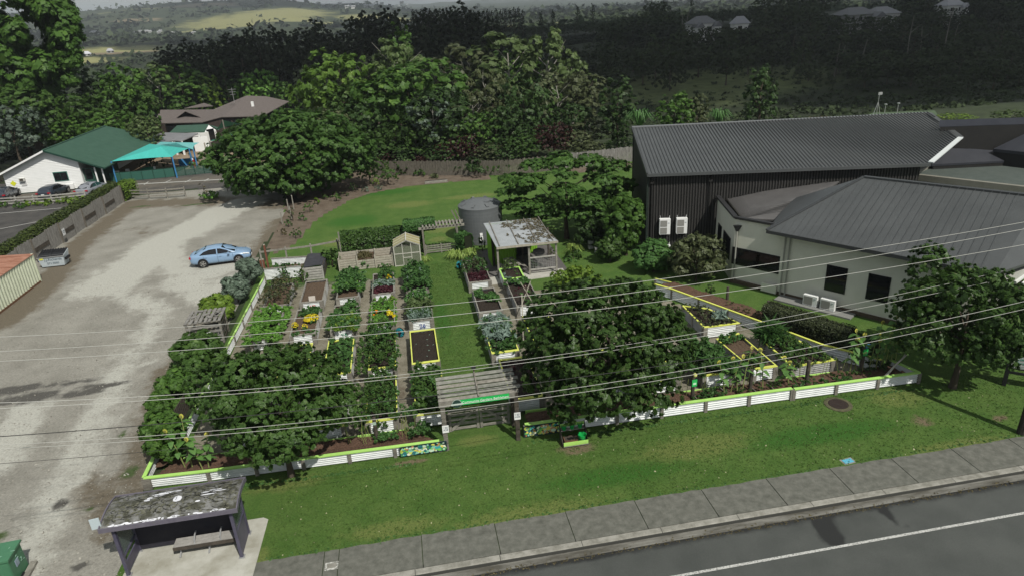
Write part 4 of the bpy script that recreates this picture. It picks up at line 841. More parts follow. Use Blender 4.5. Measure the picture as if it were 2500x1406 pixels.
LM = {
 'griselinia': leafmat('glossy_dark_leaf', (.017, .044, .011), (.072, .140, .031), (.16, .20, .085), .35, .42),
 'bright': leafmat('bright_green_leaf', (.024, .068, .012), (.092, .185, .034), (.15, .25, .05), .35),
 'mid': leafmat('mid_green_leaf', (.020, .052, .012), (.074, .142, .030), (.12, .19, .05), .35),
 'dark': leafmat('dark_green_leaf', (.012, .030, .009), (.044, .086, .022), (.08, .13, .04), .25),
 'olive': leafmat('olive_leaf', (.030, .042, .018), (.095, .115, .050), (.14, .15, .08), .25),
 'grey': leafmat('grey_green_leaf', (.035, .055, .038), (.12, .165, .12), (.22, .27, .22), .2),
 'pine': leafmat('pine_needle', (.007, .011, .006), (.022, .032, .014), (.034, .046, .02), .1, .8),
 'pinel': leafmat('scrub_leaf', (.012, .020, .008), (.040, .060, .022), (.06, .078, .03), .15, .8),
 'gum': leafmat('gum_leaf', (.035, .065, .022), (.115, .165, .055), (.16, .21, .09), .3),
 'red': leafmat('dark_red_leaf', (.016, .008, .007), (.046, .018, .015), (.07, .035, .025), .2),
 'yellowgreen': leafmat('yellow_green_leaf', (.045, .095, .012), (.165, .26, .035), (.28, .34, .06), .3),
 'turf': leafmat('turf_blade', (.028, .075, .012), (.085, .15, .03), (.16, .17, .06), .2, .8),
 'fallen': leafmat('pale_fallen_leaf', (.16, .15, .08), (.42, .40, .26), None, 0, .8), 'stone': leafmat('grit_stone', (.10, .09, .07), (.36, .35, .31), None, 0, .9),
 'sunny': leafmat('sunny_green_leaf', (.032, .078, .012), (.11, .195, .030), (.17, .26, .05), .3),
 'lettuce': leafmat('fresh_crop_leaf', (.045, .12, .018), (.14, .30, .045), (.24, .42, .09), .3),
 'crop': leafmat('crop_leaf', (.025, .075, .018), (.080, .175, .045), (.16, .27, .09), .3),
 'brown': leafmat('dry_stem_leaf', (.055, .050, .022), (.14, .125, .055), (.22, .19, .1), .2),
 'beet': leafmat('beet_leaf', (.020, .006, .010), (.075, .018, .026), (.12, .05, .05), .2),
 'silver': leafmat('silver_leaf', (.09, .14, .11), (.24, .32, .27), (.40, .48, .42), .2),
 'flower_y': leafmat('yellow_petal', (.55, .40, .01), (.80, .66, .02), (.85, .72, .05), .2),
 'flower_o': leafmat('orange_petal', (.55, .16, .01), (.75, .27, .01), (.8, .4, .03), .2),
 'hedge': leafmat('hedge_leaf', (.018, .035, .008), (.075, .10, .024), (.15, .16, .045), .2),
 'maple': leafmat('fan_leaf', (.022, .064, .012), (.080, .162, .034), (.15, .25, .06), .35),
 'far': leafmat('far_leaf', (.012, .020, .012), (.038, .054, .026), (.06, .08, .04), .1, .9),
}
# ================================================================== RAISED BEDS
DCOR = mat('dull_corrugated_side', (.24, .24, .23), (.36, .36, .35), rough=.6, scale=3)
POSTM = meshbox('post', (.12, .12, .74), WOOD)
def bed(label, poly, rim='grey', h=.75, soil=SOIL, group='raised garden beds in the community garden', num=None, ncol=None, rimw=.135):
    """poly: rim corners FL, FR, BR, BL on the ground plan"""
    P = [Vector((p[0], p[1], 0)) for p in poly]; o = sum(P, Vector()) / 4; o.z = .018; t = thing('raised_bed', label, 'raised bed', o, group=group)
    P = [p - Vector((o.x, o.y, 0)) for p in P]; rm = {'grey': WOODH, 'yel': YEL, 'lime': LIME}[rim]
    ins = [p * (1 - .05 / max(.3, p.length)) for p in P]
    for i in range(4):
        a, b = ins[i], ins[(i + 1) % 4]; d = (b - a).normalized()
        MB().corr(a + d * .10, b - d * .10, .06, h - .05, 6, .024).build('corrugated_panel', WCOR if (b - a).length < 2.2 else DCOR, t)
        k = 1 if (b - a).length > 2.6 else 0
        for u in ([0] + ([.5] if k else [])):
            q = a.lerp(b, u); nrm = Vector((d.y, -d.x, 0)) * .008
            for w_ in ((d * .085, 0), ) if u == 0 else ((Vector(), 0),):
                c = q + w_[0] + nrm; MB().box((c.x, c.y, h / 2 - .01), (.24 if u == 0 else .12, .08, h - .04), rz=math.atan2(d.y, d.x)).build('post', WOODH, t)
            if u == 0: c = b - d * .085 + nrm; MB().box((c.x, c.y, h / 2 - .01), (.24, .08, h - .04), rz=math.atan2(d.y, d.x)).build('post', WOOD, t)
        q0, q1 = P[i], P[(i + 1) % 4]; c0 = q0 * (1 - rimw * 1.35 / q0.length); c1 = q1 * (1 - rimw * 1.35 / q1.length)
        rb = MB(); z = h + random.uniform(-.004, .004); rb.slab([(q0.x, q0.y, z), (q1.x, q1.y, z), (c1.x, c1.y, z), (c0.x, c0.y, z)], .045).build('rim_board', rm, t)
    # lumpy soil
    n = 12; vs = []; fs = []; Q = [p * .94 for p in P]
    for j in range(n + 1):
        for i in range(n + 1):
            u, v = i / n, j / n; p = Q[0].lerp(Q[1], u).lerp(Q[3].lerp(Q[2], u), v); vs.append((p.x, p.y, h - .13 + random.uniform(-.02, .025) - .03 * (abs(u - .5) > .46)))
    for j in range(n):
        for i in range(n): a = j * (n + 1) + i; fs.append((a, a + 1, a + n + 2, a + n + 1))
    MB().add(vs, fs).build('soil', soil, t)
    if num:
        c = (P[0] + P[1]) / 2; m = mat('bed_number_' + num[1], {'blue': (.03, .07, .3), 'red': (.5, .04, .05), 'green': (.03, .25, .12)}[num[1]])
        text('number', num[0], m, t, (c.x + .05, c.y - .04, .38), (R_(90), 0, 0), .40)
    t['_h'] = h; return t, [Vector((p.x + o.x, p.y + o.y, 0)) for p in P]
def crop(name, label, P, key, h=.4, n=900, leaf=.16, over=.0, u=(0, 1), v=(0, 1), z0=.60, up=.6, tv=.35, aspect=1.6, cat='plants', group=None, rows=None, kind='stuff', clump=70, seed=None):
    """leafy mass on part (u,v) of a bed plan FL,FR,BR,BL"""
    rng = np.random.default_rng(seed or (abs(hash(label)) % 9999 if False else sum(map(ord, label)))); nc = max(4, int(n * .8) // 14)
    U = u[0] + (u[1] - u[0]) * rng.random(nc); Vv = v[0] + (v[1] - v[0]) * rng.random(nc)
    if rows: Vv = v[0] + (v[1] - v[0]) * (np.round(rng.random(nc) * rows) / rows) + rng.normal(size=nc) * .006
    U = (U - .5) * (1 + over) + .5; Vv = (Vv - .5) * (1 + over * .3) + .5
    a, b, c, d = [np.array(p) for p in P]; X = (a * (1 - U)[:, None] + b * U[:, None]) * (1 - Vv)[:, None] + (d * (1 - U)[:, None] + c * U[:, None]) * Vv[:, None]
    edge = np.minimum(np.minimum(U - min(u), max(u) - U) / (max(u) - min(u) + 1e-6), .5); hh = h * (.45 + .55 * np.clip(edge * 5, 0, 1)) * (.6 + .55 * rng.random(nc))
    per = 14; off = unit(rng.normal(size=(nc, per, 3))) * rng.random((nc, per, 1)) ** .4; r = leaf * 1.5
    C_ = X.copy(); C_[:, 2] = z0 + hh * .75; Pp = C_[:, None] + off * np.array([r, r, 1]) * np.stack([np.ones(nc), np.ones(nc), hh * .45], -1)[:, None]
    Pp[..., 2] = np.maximum(Pp[..., 2], z0 - .45 * (over > 0))
    Nn = unit((off * .8 + np.array([0, 0, up]) + rng.normal(size=off.shape) * .4).reshape(-1, 3)); tone = (.35 + tv * (rng.random((nc, 1)) - .5) + .25 * off[..., 2] + .3 * rng.random((nc, per))).reshape(-1)  # upper leaves of each clump get a lighter tone
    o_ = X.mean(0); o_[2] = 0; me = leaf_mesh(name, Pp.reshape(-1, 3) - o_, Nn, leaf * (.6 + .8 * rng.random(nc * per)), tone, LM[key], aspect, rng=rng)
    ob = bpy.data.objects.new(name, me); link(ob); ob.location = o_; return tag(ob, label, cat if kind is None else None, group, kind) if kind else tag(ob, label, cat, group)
def plant(name, label, loc, key, w, h, n=500, leaf=.14, cat='plant', group=None, stem=True, seed=0, aspect=1.7, up=.4, z=.0, sh=.5, d=None):
    rng = np.random.default_rng(seed + int(abs(loc[0]) * 97 + abs(loc[1]) * 31)); t = thing(name, label, cat, (loc[0], loc[1], z), group=group); d = d or w
    lob = blobset(5, w / 2, d / 2, h / 2, .55, rng, h * .52)
    P, N_, T = crown_pts(lob, max(6, n // 16), 16, leaf * 1.6, rng, up, sh, -.9)
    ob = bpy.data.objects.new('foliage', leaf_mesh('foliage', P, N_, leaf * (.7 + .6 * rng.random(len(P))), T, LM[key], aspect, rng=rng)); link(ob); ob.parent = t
    if stem: trunk_mb(h, .02 + .018 * h, 4, .35, .15, seed=seed).build('stem', BARK, t)
    return t
def rect(x0, x1, y0, y1): return [(x0, y0), (x1, y0), (x1, y1), (x0, y1)]
COLS = {'A': (-10.1, -8.62), 'B': (-7.78, -6.28), 'C': (-5.42, -3.95), 'D': (-3.07, -1.60), 'E': (-.78, .70)}
ROWY = {1: (42.2, 46.2), 2: (37.25, 41.2), 3: (31.85, 36.0), 4: (26.85, 30.95)}
def R2(c, r): x = COLS[c]; y = ROWY[r]; return rect(x[0], x[1], y[0], y[1])
b, P = bed('weathered grey raised bed full of brown bushy asparagus nearest the olive shrubs', R2('A', 1), soil=BSOIL)
crop('asparagus_fern', 'brown green feathery growth spilling over the back left raised bed', P, 'olive', 1.0, 2600, .10, .55, v=(.1, 1.0)); crop('dry_stems', 'dry brown stems among the feathery growth', P, 'brown', 1.0, 900, .10, .5, v=(.05, .9), aspect=4)
b, P = bed('grey raised bed of bare brown soil with a small board leaning at its front', R2('B', 1), soil=BSOIL, num=('17', 'red'))
t = thing('bed_notice_board', 'small pale board leaning in the bare brown raised bed', 'board', (-6.98, 42.55, .70)); MB().box((0, 0, .13), (.42, .04, .40), rx=-.35).build('board', mat('board_pale', (.42, .38, .34)), t)
b, P = bed('grey raised bed with bare front soil and lush green plants across its back', R2('C', 1), soil=BSOIL)
crop('potato_plants', 'lush bright green crop over the back two thirds of its bed', P, 'crop', .75, 3400, .17, .45, v=(.25, 1.1)); crop('broad_leaf_crop', 'broad green leaves hanging over the bed side', P, 'lettuce', .6, 900, .16, .5, v=(.3, .7))
b, P = bed('grey raised bed with dark red beets at the front and grey green rows behind', R2('D', 1))
crop('beet_leaves', 'dark red beet leaves at the front of their bed', P, 'beet', .28, 1500, .13, v=(.04, .32), u=(.06, .94)); crop('grey_green_crop', 'grey green leafy rows in the middle of the bed', P, 'silver', .38, 900, .16, v=(.36, .60), u=(.05, .98), over=.1); crop('grey_green_herbs', 'green herbs among the grey leaves', P, 'crop', .4, 700, .12, v=(.38, .6)); crop('feathery_greens', 'feathery green plants at the back of the bed', P, 'crop', .55, 900, .12, v=(.72, 1.0), u=(.3, 1.0), over=.1); crop('yellow_blooms', 'small yellow blooms in the bed', P, 'flower_y', .45, 60, .12, v=(.64, .75), u=(.45, .9))
b, P = bed('grey raised bed hidden under flowering potato plants beside the greenhouse', R2('E', 1))
crop('flowering_potatoes', 'mounded potato plants with small white flowers', P, 'crop', .95, 3600, .18, .25, v=(0, 1)); crop('white_flowers', 'tiny white flowers on the potato plants', P, 'silver', 1.15, 110, .08, .2)
b, P = bed('weathered bed smothered by broad bright green bean leaves', R2('A', 2)); crop('bean_plants', 'dense bright green bean leaves filling the bed beside the lime wall', P, 'lettuce', .55, 5200, .16, .55, v=(-.05, 1.05), up=.9)
b, P = bed('grey raised bed with clumps of golden marigolds on bare soil', R2('B', 2), soil=BSOIL)
crop('leafy_greens', 'green leafy patch at the back of the marigold bed', P, 'crop', .35, 900, .14, v=(.72, 1.0), u=(.15, 1.0)); crop('border_greens', 'low greens at the front of the marigold bed', P, 'crop', .3, 500, .13, v=(.0, .14))
for i, (u_, v_, w_, n_, lb) in enumerate(((.72, .52, .95, 330, 'large round clump of golden marigolds in the middle of its bed'), (.14, .30, .40, 80, 'small marigold clump at the left side of its bed'), (.55, .20, .35, 45, 'sparse small marigold clump near the front rim'))):
    q = P[0].lerp(P[1], u_).lerp(P[3].lerp(P[2], u_), v_); t = plant('marigold_plant', lb, q, 'crop', w_, .42, n_ * 2, .11, 'flowers', 'marigolds in the raised beds', False, i, z=.6)
    rg = np.random.default_rng(i); d_ = unit(rg.normal(size=(n_, 3))); d_[:, 2] = abs(d_[:, 2]); pp = d_ * np.array([w_ / 2, w_ / 2, .25]) + np.array([0, 0, .26]); ob = bpy.data.objects.new('flower_heads', leaf_mesh('flower_heads', pp, unit(d_ + np.array([0, 0, 1.2])), .085 * (.7 + .5 * rg.random(n_)), rg.random(n_), LM['flower_y'], 1.1)); link(ob); ob.parent = t
b, P = bed('grey raised bed with a bare back corner and pale sprawling squash', R2('C', 2), soil=BSOIL, num=('25', 'green')); crop('squash_vines', 'pale green sprawling squash leaves over the bed edge', P, 'crop', .5, 2200, .19, .35, v=(.05, .75)); crop('pale_squash_leaves', 'yellowing squash leaves at the bed front', P, 'yellowgreen', .5, 700, .16, .3, v=(-.02, .5)); crop('kale_patch', 'dark kale patch at the back right of the bed', P, 'crop', .5, 500, .14, v=(.75, 1.0), u=(.45, 1.0))
b, P = bed('grey raised bed of lettuces with orange and yellow flowers', R2('D', 2)); crop('lettuce_rows', 'bright lettuce leaves filling most of the bed', P, 'lettuce', .38, 3200, .13, .12, v=(0, 1)); crop('orange_flowers', 'orange flowers at the left of the lettuce bed', P, 'flower_o', .5, 70, .11, v=(.33, .42), u=(.12, .32)); crop('yellow_flowers', 'yellow flowers at the right of the lettuce bed', P, 'flower_y', .5, 160, .11, v=(.28, .44), u=(.65, .98)); crop('lime_blooms', 'lime yellow blooms at the back right corner', P, 'yellowgreen', .6, 120, .12, v=(.88, 1.0), u=(.8, 1.05))
b, P = bed('grey raised bed with onions at the front and blue number 26', R2('E', 2), num=('26', 'blue')); crop('onion_tops', 'upright grey green onion tops', P, 'silver', .42, 700, .20, v=(.03, .35), u=(.05, .95), aspect=6, up=-.2); crop('onion_leaves', 'green onion leaves', P, 'crop', .42, 900, .18, v=(.03, .35), u=(.05, .95), aspect=6, up=-.2); crop('courgette_plants', 'pale courgette leaves across the middle of the bed', P, 'gum', .55, 900, .2, v=(.4, .75), over=.15); crop('bean_row', 'green bean plants at the back of the bed', P, 'crop', .7, 1100, .15, v=(.72, 1.0), over=.15)
b, P = bed('yellow rimmed raised bed of leafy greens next to the left street tree', R2('C', 3), 'yel'); crop('leafy_crop', 'leafy green crop inside the yellow rimmed bed', P, 'crop', .4, 2200, .15, v=(0, 1))
b, P = bed('yellow rimmed raised bed overgrown with tall tomato plants', R2('D', 3), 'yel'); crop('tomato_plants', 'tall tangled tomato plants leaning over their yellow rimmed bed', P, 'mid', 1.1, 3600, .13, .5, v=(-.02, 1.08), u=(-.1, .85)); crop('tomato_tops', 'lighter tomato tops', P, 'crop', 1.3, 900, .12, .4)
b, P = bed('yellow rimmed raised bed of bare black soil dotted with seedlings', R2('E', 3), 'yel'); crop('seedlings', 'tiny seedlings dotted in rows over black soil', P, 'silver', .03, 150, .05, v=(.06, .94), u=(.1, .9), rows=11, z0=.64)
b, P = bed('yellow rimmed raised bed of dark green plants between two mulch paths', R2('D', 4), 'yel'); crop('dark_leafy_crop', 'dark leafy crop filling the front bed', P, 'mid', .8, 3000, .13, .2, u=(0, .9)); crop('twiggy_crop', 'twiggy light growth in the front bed', P, 'crop', .9, 900, .1, .1)
b, P = bed('yellow rimmed raised bed of pepper plants beside the entrance pergola', R2('E', 4), 'yel'); crop('pepper_plants', 'deep green pepper plants in the bed by the entrance', P, 'mid', .75, 3200, .17, .08)
crop('glossy_leaves', 'glossy lighter leaves among the pepper plants', P, 'crop', .8, 700, .15, .05)
b, P = bed('yellow rimmed raised bed under the left street tree', R2('C', 4), 'yel'); crop('shaded_crop', 'shaded green crop under the left street tree', P, 'mid', .5, 900, .14)
b, P = bed('yellow rimmed raised bed behind the left front planter corner', rect(-8.9, -7.5, 26.9, 30.9), 'yel')
b, P = bed('yellow rimmed raised bed in the shade of the left street tree', R2('B', 3), 'yel'); crop('shade_crop', 'green crop shaded by the street tree', P, 'mid', .5, 700, .14)
# east side beds
XE = {'R': (3.5, 5.0), 'S': (5.8, 7.32)}
b, P = bed('grey raised bed with dark red beets in front and bushy herbs behind', rect(3.42, 4.98, 42.35, 46.9)); crop('red_beets', 'dark red beets across the front of the bed by the lawn', P, 'beet', .25, 1700, .12, v=(.03, .42), u=(.05, .95)); crop('bushy_herbs', 'bushy green herbs at the back of the beet bed', P, 'olive', .55, 900, .12, .2, v=(.48, 1.0)); crop('green_herbs', 'green herb leaves', P, 'crop', .6, 1300, .12, .2, v=(.45, 1.0))
b, P = bed('grey raised bed of dark soil with two leafy clumps and red number 27', rect(3.5, 4.98, 37.25, 41.2), num=('27', 'red'))
crop('silverbeet', 'glossy silverbeet clump at the middle right of the bed', P, 'crop', .4, 600, .20, v=(.42, .72), u=(.5, 1.0), over=.1, kind=None, cat='vegetable'); crop('spinach', 'small spinach clump at the back left of the bed', P, 'crop', .35, 450, .16, v=(.66, .95), u=(.05, .45), kind=None, cat='vegetable')
b, P = bed('lime rimmed short raised bed at the front of the open shed', rect(5.8, 7.32, 42.28, 44.5), 'lime'); crop('lettuce_heads', 'pale lettuce heads in the lime rimmed bed', P, 'silver', .2, 120, .18, v=(.05, .5), u=(.05, .4)); crop('twiggy_shrub', 'sparse yellowish bush at the back of the lime bed', P, 'gum', .8, 500, .11, v=(.75, 1.1), u=(.2, .9)); crop('sprouts', 'scattered small sprouts', P, 'crop', .12, 160, .09)
b, P = bed('grey raised bed of dark soil beside the right street tree', rect(5.9, 7.45, 37.6, 41.8)); crop('strawberry_patch', 'small green and white flecked plants in the dark bed', P, 'crop', .3, 300, .13, v=(.08, .5), u=(.4, 1)); crop('corner_greens', 'leafy greens hanging over the back of the bed', P, 'crop', .5, 700, .16, v=(.75, 1.05), over=.2); crop('ruby_sprouts', 'reddish sprouts', P, 'beet', .15, 250, .1, v=(.4, .8))
b, P = bed('yellow rimmed raised bed of silvery kale beside the central lawn', rect(3.5, 5.0, 31.9, 36.1), 'yel'); crop('silver_kale', 'silvery kale and artichoke leaves filling the bed', P, 'silver', .6, 2000, .2, .12, v=(.35, 1.02), aspect=2.6); crop('kale_green', 'green leaves round the silvery kale', P, 'crop', .55, 900, .17, .25, v=(.1, 1)); crop('low_herb_mat', 'low matted herbs at the bed front', P, 'crop', .25, 1600, .09, v=(.0, .3), over=.08)
b, P = bed('yellow rimmed raised bed of dark mulch behind the entrance pergola', rect(3.75, 5.3, 27.0, 31.2), 'yel'); crop('dark_seedlings', 'dark reddish seedlings in the mulch', P, 'beet', .2, 300, .1, v=(.5, .95))
b, P = bed('yellow rimmed raised bed half hidden behind the right street tree', rect(5.95, 7.5, 32.0, 36.1), 'yel'); crop('hidden_crop', 'green crop behind the right street tree', P, 'mid', .5, 700, .15)
def pxbed(label, pts, rim='yel', **k):
    w = [G(*p, .75) for p in pts]; return bed(label, [(q.x, q.y) for q in w], rim, **k)
b, P = pxbed('yellow rimmed raised bed of heather like herbs right of the big street tree', [(1719, 800), (1808, 789), (1728, 752), (1664, 745)]); crop('heathery_herbs', 'fine dark heathery herbs in the bed', P, 'olive', .5, 1700, .09, .05); crop('upright_leeks', 'a few upright leeks', P, 'silver', .6, 90, .25, v=(.2, .5), u=(.6, .8), aspect=7, up=-.4)
b, P = pxbed('yellow rimmed raised bed of brown soil with sunflowers leaning over its front', [(1839, 903), (1899, 894), (1803, 812), (1748, 827)], soil=BSOIL); crop('bed_greens', 'green clump at the back of the brown bed', P, 'crop', .45, 700, .13, v=(.8, 1.0)); crop('front_greens', 'dark broad leaves at the front left of the brown bed', P, 'mid', .5, 500, .2, v=(0, .3), u=(0, .6))
b, P = pxbed('yellow rimmed raised bed of dense green herbs beside the slanting wall', [(1933, 896), (2040, 879), (1935, 822), (1862, 832)]); crop('dense_herbs', 'dense green herbs and grasses in the slanting bed', P, 'mid', .55, 2800, .12, .1, v=(-.05, 1.1)); crop('grass_tuft', 'tall fine grass tuft at the back of the bed', P, 'crop', 1.0, 600, .4, v=(.95, 1.15), u=(.0, .5), aspect=9, up=-.6); crop('light_herbs', 'lighter green herbs', P, 'crop', .5, 700, .11, v=(.4, 1.0))
b, P = pxbed('yellow rimmed raised bed of dark kale behind the green plaque post', [(1715, 919), (1792, 908), (1742, 850), (1676, 858)]); crop('cavolo_kale', 'dark blue green kale leaves spilling from the bed', P, 'crop', .8, 1600, .26, .35, v=(.0, 1.05), aspect=2.4); crop('kale_shade', 'dark kale leaves', P, 'dark', .8, 900, .22, .3)  # second, dark leaf mass stands in for shade between the kale leaves
b, P = bed('yellow rimmed raised bed under the front of the right street tree', rect(8.2, 9.7, 26.9, 30.9), 'yel')
b, P = bed('yellow rimmed raised bed peeping out right of the street tree trunk', rect(10.6, 12.1, 26.9, 30.4), 'yel'); crop('peeping_crop', 'green crop beside the tree', P, 'mid', .6, 800, .16)
# ================================================================== PERIMETER PLANTERS
def planter_wall(label, pts, h=.6, cap=LIME, bay=2.05, mat_=WCOR, capw=.16, ribs=5, name='planter_wall', facing=1, z0=0.0, posts=True, cat='planter'):
    P = [Vector((p[0], p[1], 0)) for p in pts]; t = thing(name, label, cat, (P[0].x, P[0].y, z0)); o = P[0]
    for a, b in zip(P[:-1], P[1:]):
        L = (b - a).length; n = max(1, round(L / bay)); d = (b - a) / n; u = d.normalized(); nrm = Vector((u.y, -u.x, 0)) * facing; an = math.atan2(d.y, d.x)
        for k in range(n):
            s0 = a + d * k - o; s1 = a + d * (k + 1) - o
            MB().corr(s0 + u * .06, s1 - u * .06, .05, h - .05, ribs, .026).build('corrugated_panel', mat_, t)
            MB().beam((s0.x, s0.y, h - .012), (s1.x, s1.y, h - .012), capw, .05).build('capping_board', cap, t)
            if posts: q = s0 + nrm * .035; MB().box((q.x, q.y, h / 2 - .02), (.15, .09, h - .04), rz=an).build('post', WOOD, t)
        if posts: q = b - o + nrm * .035; MB().box((q.x, q.y, h / 2 - .02), (.15, .09, h - .04), rz=an).build('post', WOOD, t)
    return t
yF = 24.95
xm = G(1092, 1100).x
planter_wall('lime capped white corrugated front planter wall left of the gate', [(-12.18, 25.35), (-9.6, 25.2), (xm - .3, 24.95)], .56)
MB().box((-12.1, 25.32, .27), (.34, .16, .54)).build('corner_post', WOOD, bpy.data.objects['planter_wall'], world=True)
g1_ = G(1910, 957).x
w2 = planter_wall('lime capped white corrugated front planter wall from the gate towards the right tree', [(G(1270, 1060).x + .2, 25.1), (g1_, 24.9)], .66)
w3 = planter_wall('lime capped corrugated planter wall ending in the right corner near the sign', [(g1_ + .1, 24.88), (23.35, 24.75)], .62)
planter_wall('short lime capped end wall closing the right corner planter', [(23.35, 24.75), (22.9, 26.2)], .6, posts=True)
planter_wall('lime capped left side wall of the front corner planter', [(-12.2, 25.4), (-12.25, 27.5)], .56)
planter_wall('lime capped corrugated wall along the gravel lot', [(-11.45, 28.6), (-11.35, 34), (-11.2, 41), (-11.05, 48.6)], .62, facing=1, bay=2.3, capw=.11, cap=mat('worn_lime_paint', (.16, .22, .07), (.42, .68, .19), rough=.6, scale=1.6, detail=9, fac=(.42, .56)))
planter_wall('yellow lime capped slanting corrugated wall facing the right hand beds', [(15.2, 38.6), (15.96, 37.5), (18.86, 31.72), (20.47, 28.35), (22.3, 26.1)], .75, cap=YEL, facing=-1, capw=.13)
out_ = planter_wall('low lime edged outer board beside the office lawn', [(16.0, 40.4), (16.69, 39.51), (19.97, 33.5), (22.4, 29.2)], .34, cap=YEL, capw=.08, ribs=3, bay=3)
for lb, pts in (('low lime edging board behind the left front planter', [(-11.0, 26.7), (-6.0, 26.55), (-1.0, 26.45)]), ('low lime edging board behind the middle front planter', [(4.3, 26.6), (10.5, 26.45)]), ('low lime edging board behind the green plaque', [(11.7, 26.35), (14.3, 26.3)]), ('low lime edging board behind the right front planter', [(17.3, 26.25), (19.6, 26.2)])):
    t = thing('edging_board', lb, 'edging', (pts[0][0], pts[0][1], 0)); 
    for a, b in zip(pts[:-1], pts[1:]): MB().beam((a[0] - pts[0][0], a[1] - pts[0][1], .26), (b[0] - pts[0][0], b[1] - pts[0][1], .26), .06, .24).build('board', LIME, t)
# planter soils (part of the setting)
def soilpatch(name, poly, z, m): MB().poly([(p[0], p[1], z) for p in poly]).build(name, m, kind='structure')
REDM = mat('reddish_mulch', (.055, .030, .020), (.15, .09, .06), rough=.95, scale=12, bump=1.0, bscale=24, world=True)
def lumpy(name, poly, z, m):
    xs = [p[0] for p in poly]; ys = [p[1] for p in poly]; o = grid_obj(name, lin(min(xs), max(xs), .12), lin(min(ys), max(ys) + .1, .12), lambda X, Y: z + (_vn(X, Y, .22) - .5) * .10, m, keep=inside(poly)); return o
lumpy('planter_soil', [(-12.1, 25.45), (xm - .3, 25.1), (-1.0, 26.4), (-11.2, 26.7)], .34, REDM)
lumpy('planter_soil_corner', [(-12.1, 26.4), (-11.2, 26.5), (-11.3, 28.0), (-12.1, 28.0)], .32, REDM)
lumpy('planter_soil_east', [(4.1, 25.2), (23.1, 24.9), (22.9, 26.1), (10, 26.4), (4.3, 26.5)], .34, REDM)
lumpy('slanting_planter_soil', [(15.5, 38.6), (16.2, 39.3), (16.9, 39.2), (20.1, 33.4), (22.4, 29.0), (22.4, 26.3), (20.6, 28.4), (18.95, 31.8), (16.05, 37.6)], .42, REDM)
# dark close fence behind the left planter
t = thing('dark_screen_fence', 'dark weathered board fence between the shrub and the lime wall', 'fence', (-12.3, 27.6, 0))
for k in range(34): MB().box((-.02 + .010 * k, k * .2, .45), (.03, .18, .9)).build('paling', DWOOD, t)
MB().box((.1, 3.3, .8), (.06, 6.6, .08), rz=-.05).build('rail', DWOOD, t)
# mural panels: abstract coloured mosaic
def mural(label, loc, w, h, seed, dim=1.0):
    t = thing('mural_panel', label, 'mural', loc); rd = random.Random(seed); MB().box((0, 0, h / 2), (w, .03, h)).build('backing', mat('mural_backing', (.01, .03, .035)), t)
    pal = [(.05, .35, .38), (.18, .50, .12), (.60, .66, .12), (.55, .70, .55), (.70, .60, .12), (.03, .16, .18), (.25, .55, .42), (.75, .75, .60), (.08, .28, .10), (.50, .25, .12)]
    for k in range(130):
        c = pal[rd.randrange(len(pal))]; m = mat('mosaic_%d' % pal.index(c), c, rough=.5); r = rd.uniform(.03, .10); cx = rd.uniform(-w / 2 + r, w / 2 - r); cz = rd.uniform(r + .02, h - r); n = rd.choice((3, 5, 8, 8)); a0 = rd.random() * 6; y = -.017 - k * .00012; sx = rd.uniform(.7, 1.6)
        MB().poly([(max(-w / 2, min(w / 2, cx + math.cos(a0 + 6.283 * i / n) * r * sx)), y, max(.01, min(h - .01, cz + math.sin(a0 + 6.283 * i / n) * r))) for i in range(n)][::1]).build('mosaic_shape', m, t)
    return t
mural('bright abstract garden mural panel left of the entrance gate', ((G(980, 1085).x + xm) / 2 - .02, 24.86, .06), 2.05, .50, 3)
mural('shaded abstract garden mural panel right of the entrance gate', (G(1320, 1045).x, 25.0, .04), 1.75, .56, 9)
# ================================================================== ENTRANCE PERGOLA, GATE AND SIGNS
ga = thing('entrance_pergola', 'grey timber entrance pergola carrying the garden name board', 'pergola', (2.03, 24.95, 0))
PX = (-1.58, 1.62); TOPZ = 2.80
for x_ in PX:
    for y_, hh in ((0.0, 2.5), (1.15, TOPZ)): MB().box((x_, y_, hh / 2), (.19, .17, hh)).build('post', DWOOD if x_ > 0 else WOOD, ga)
for x_ in PX: MB().beam((x_ - .05, -.1, 2.42), (x_ - .05, 1.4, 2.78), .07, .16).build('rafter', WOOD, ga)
MB().beam((0.0, -.1, 2.58), (0.0, 1.4, 2.93), .06, .08).build('rafter', WOOD, ga)
for k in range(6):
    y_ = .0 + k * .262; z_ = 2.43 + (y_ + .1) * .235
    MB().beam((-1.73, y_, z_ + .09), (1.75 + (.12 if k in (1, 3) else 0), y_, z_ + .09 + random.uniform(-.008, .008)), .035, .188, up=(0, .97, .235)).build('top_board', mat('bleached_slat', (.14, .14, .12), (.27, .27, .24), rough=.85, scale=5) if k % 3 else WOODH, ga)
MB().beam((-1.73, -.13, 2.40), (1.55, -.13, 2.40), .05, .22).build('front_beam', WOODH, ga)
ns = thing('garden_name_board', 'bright green name board reading Community Gardens Bethlehem on the pergola', 'sign', (2.12, 24.76, 2.42))
MB().box((.14, 0, .02), (2.15, .03, .25)).build('board', mat('sign_green', (.02, .46, .10), rough=.4), ns)
e_ = MB(); e_.lathe((0, 0, 0), [(.19, 0), (.19, .02)], 24); lg = e_.build('logo_disc', mat('logo_dark', (.02, .05, .04)), ns); lg.rotation_euler = (R_(90), 0, 0); lg.location = (-1.05, -.02, .0)
e_ = MB(); e_.lathe((0, 0, 0), [(.205, 0), (.205, .01)], 24); lg = e_.build('logo_ring', mat('logo_pale', (.5, .6, .55)), ns); lg.rotation_euler = (R_(90), 0, 0); lg.location = (-1.05, -.012, .0)
MB().box((-1.05, -.045, -.02), (.50, .015, .07)).build('logo_band', mat('logo_pale', (.5, .6, .55)), ns)
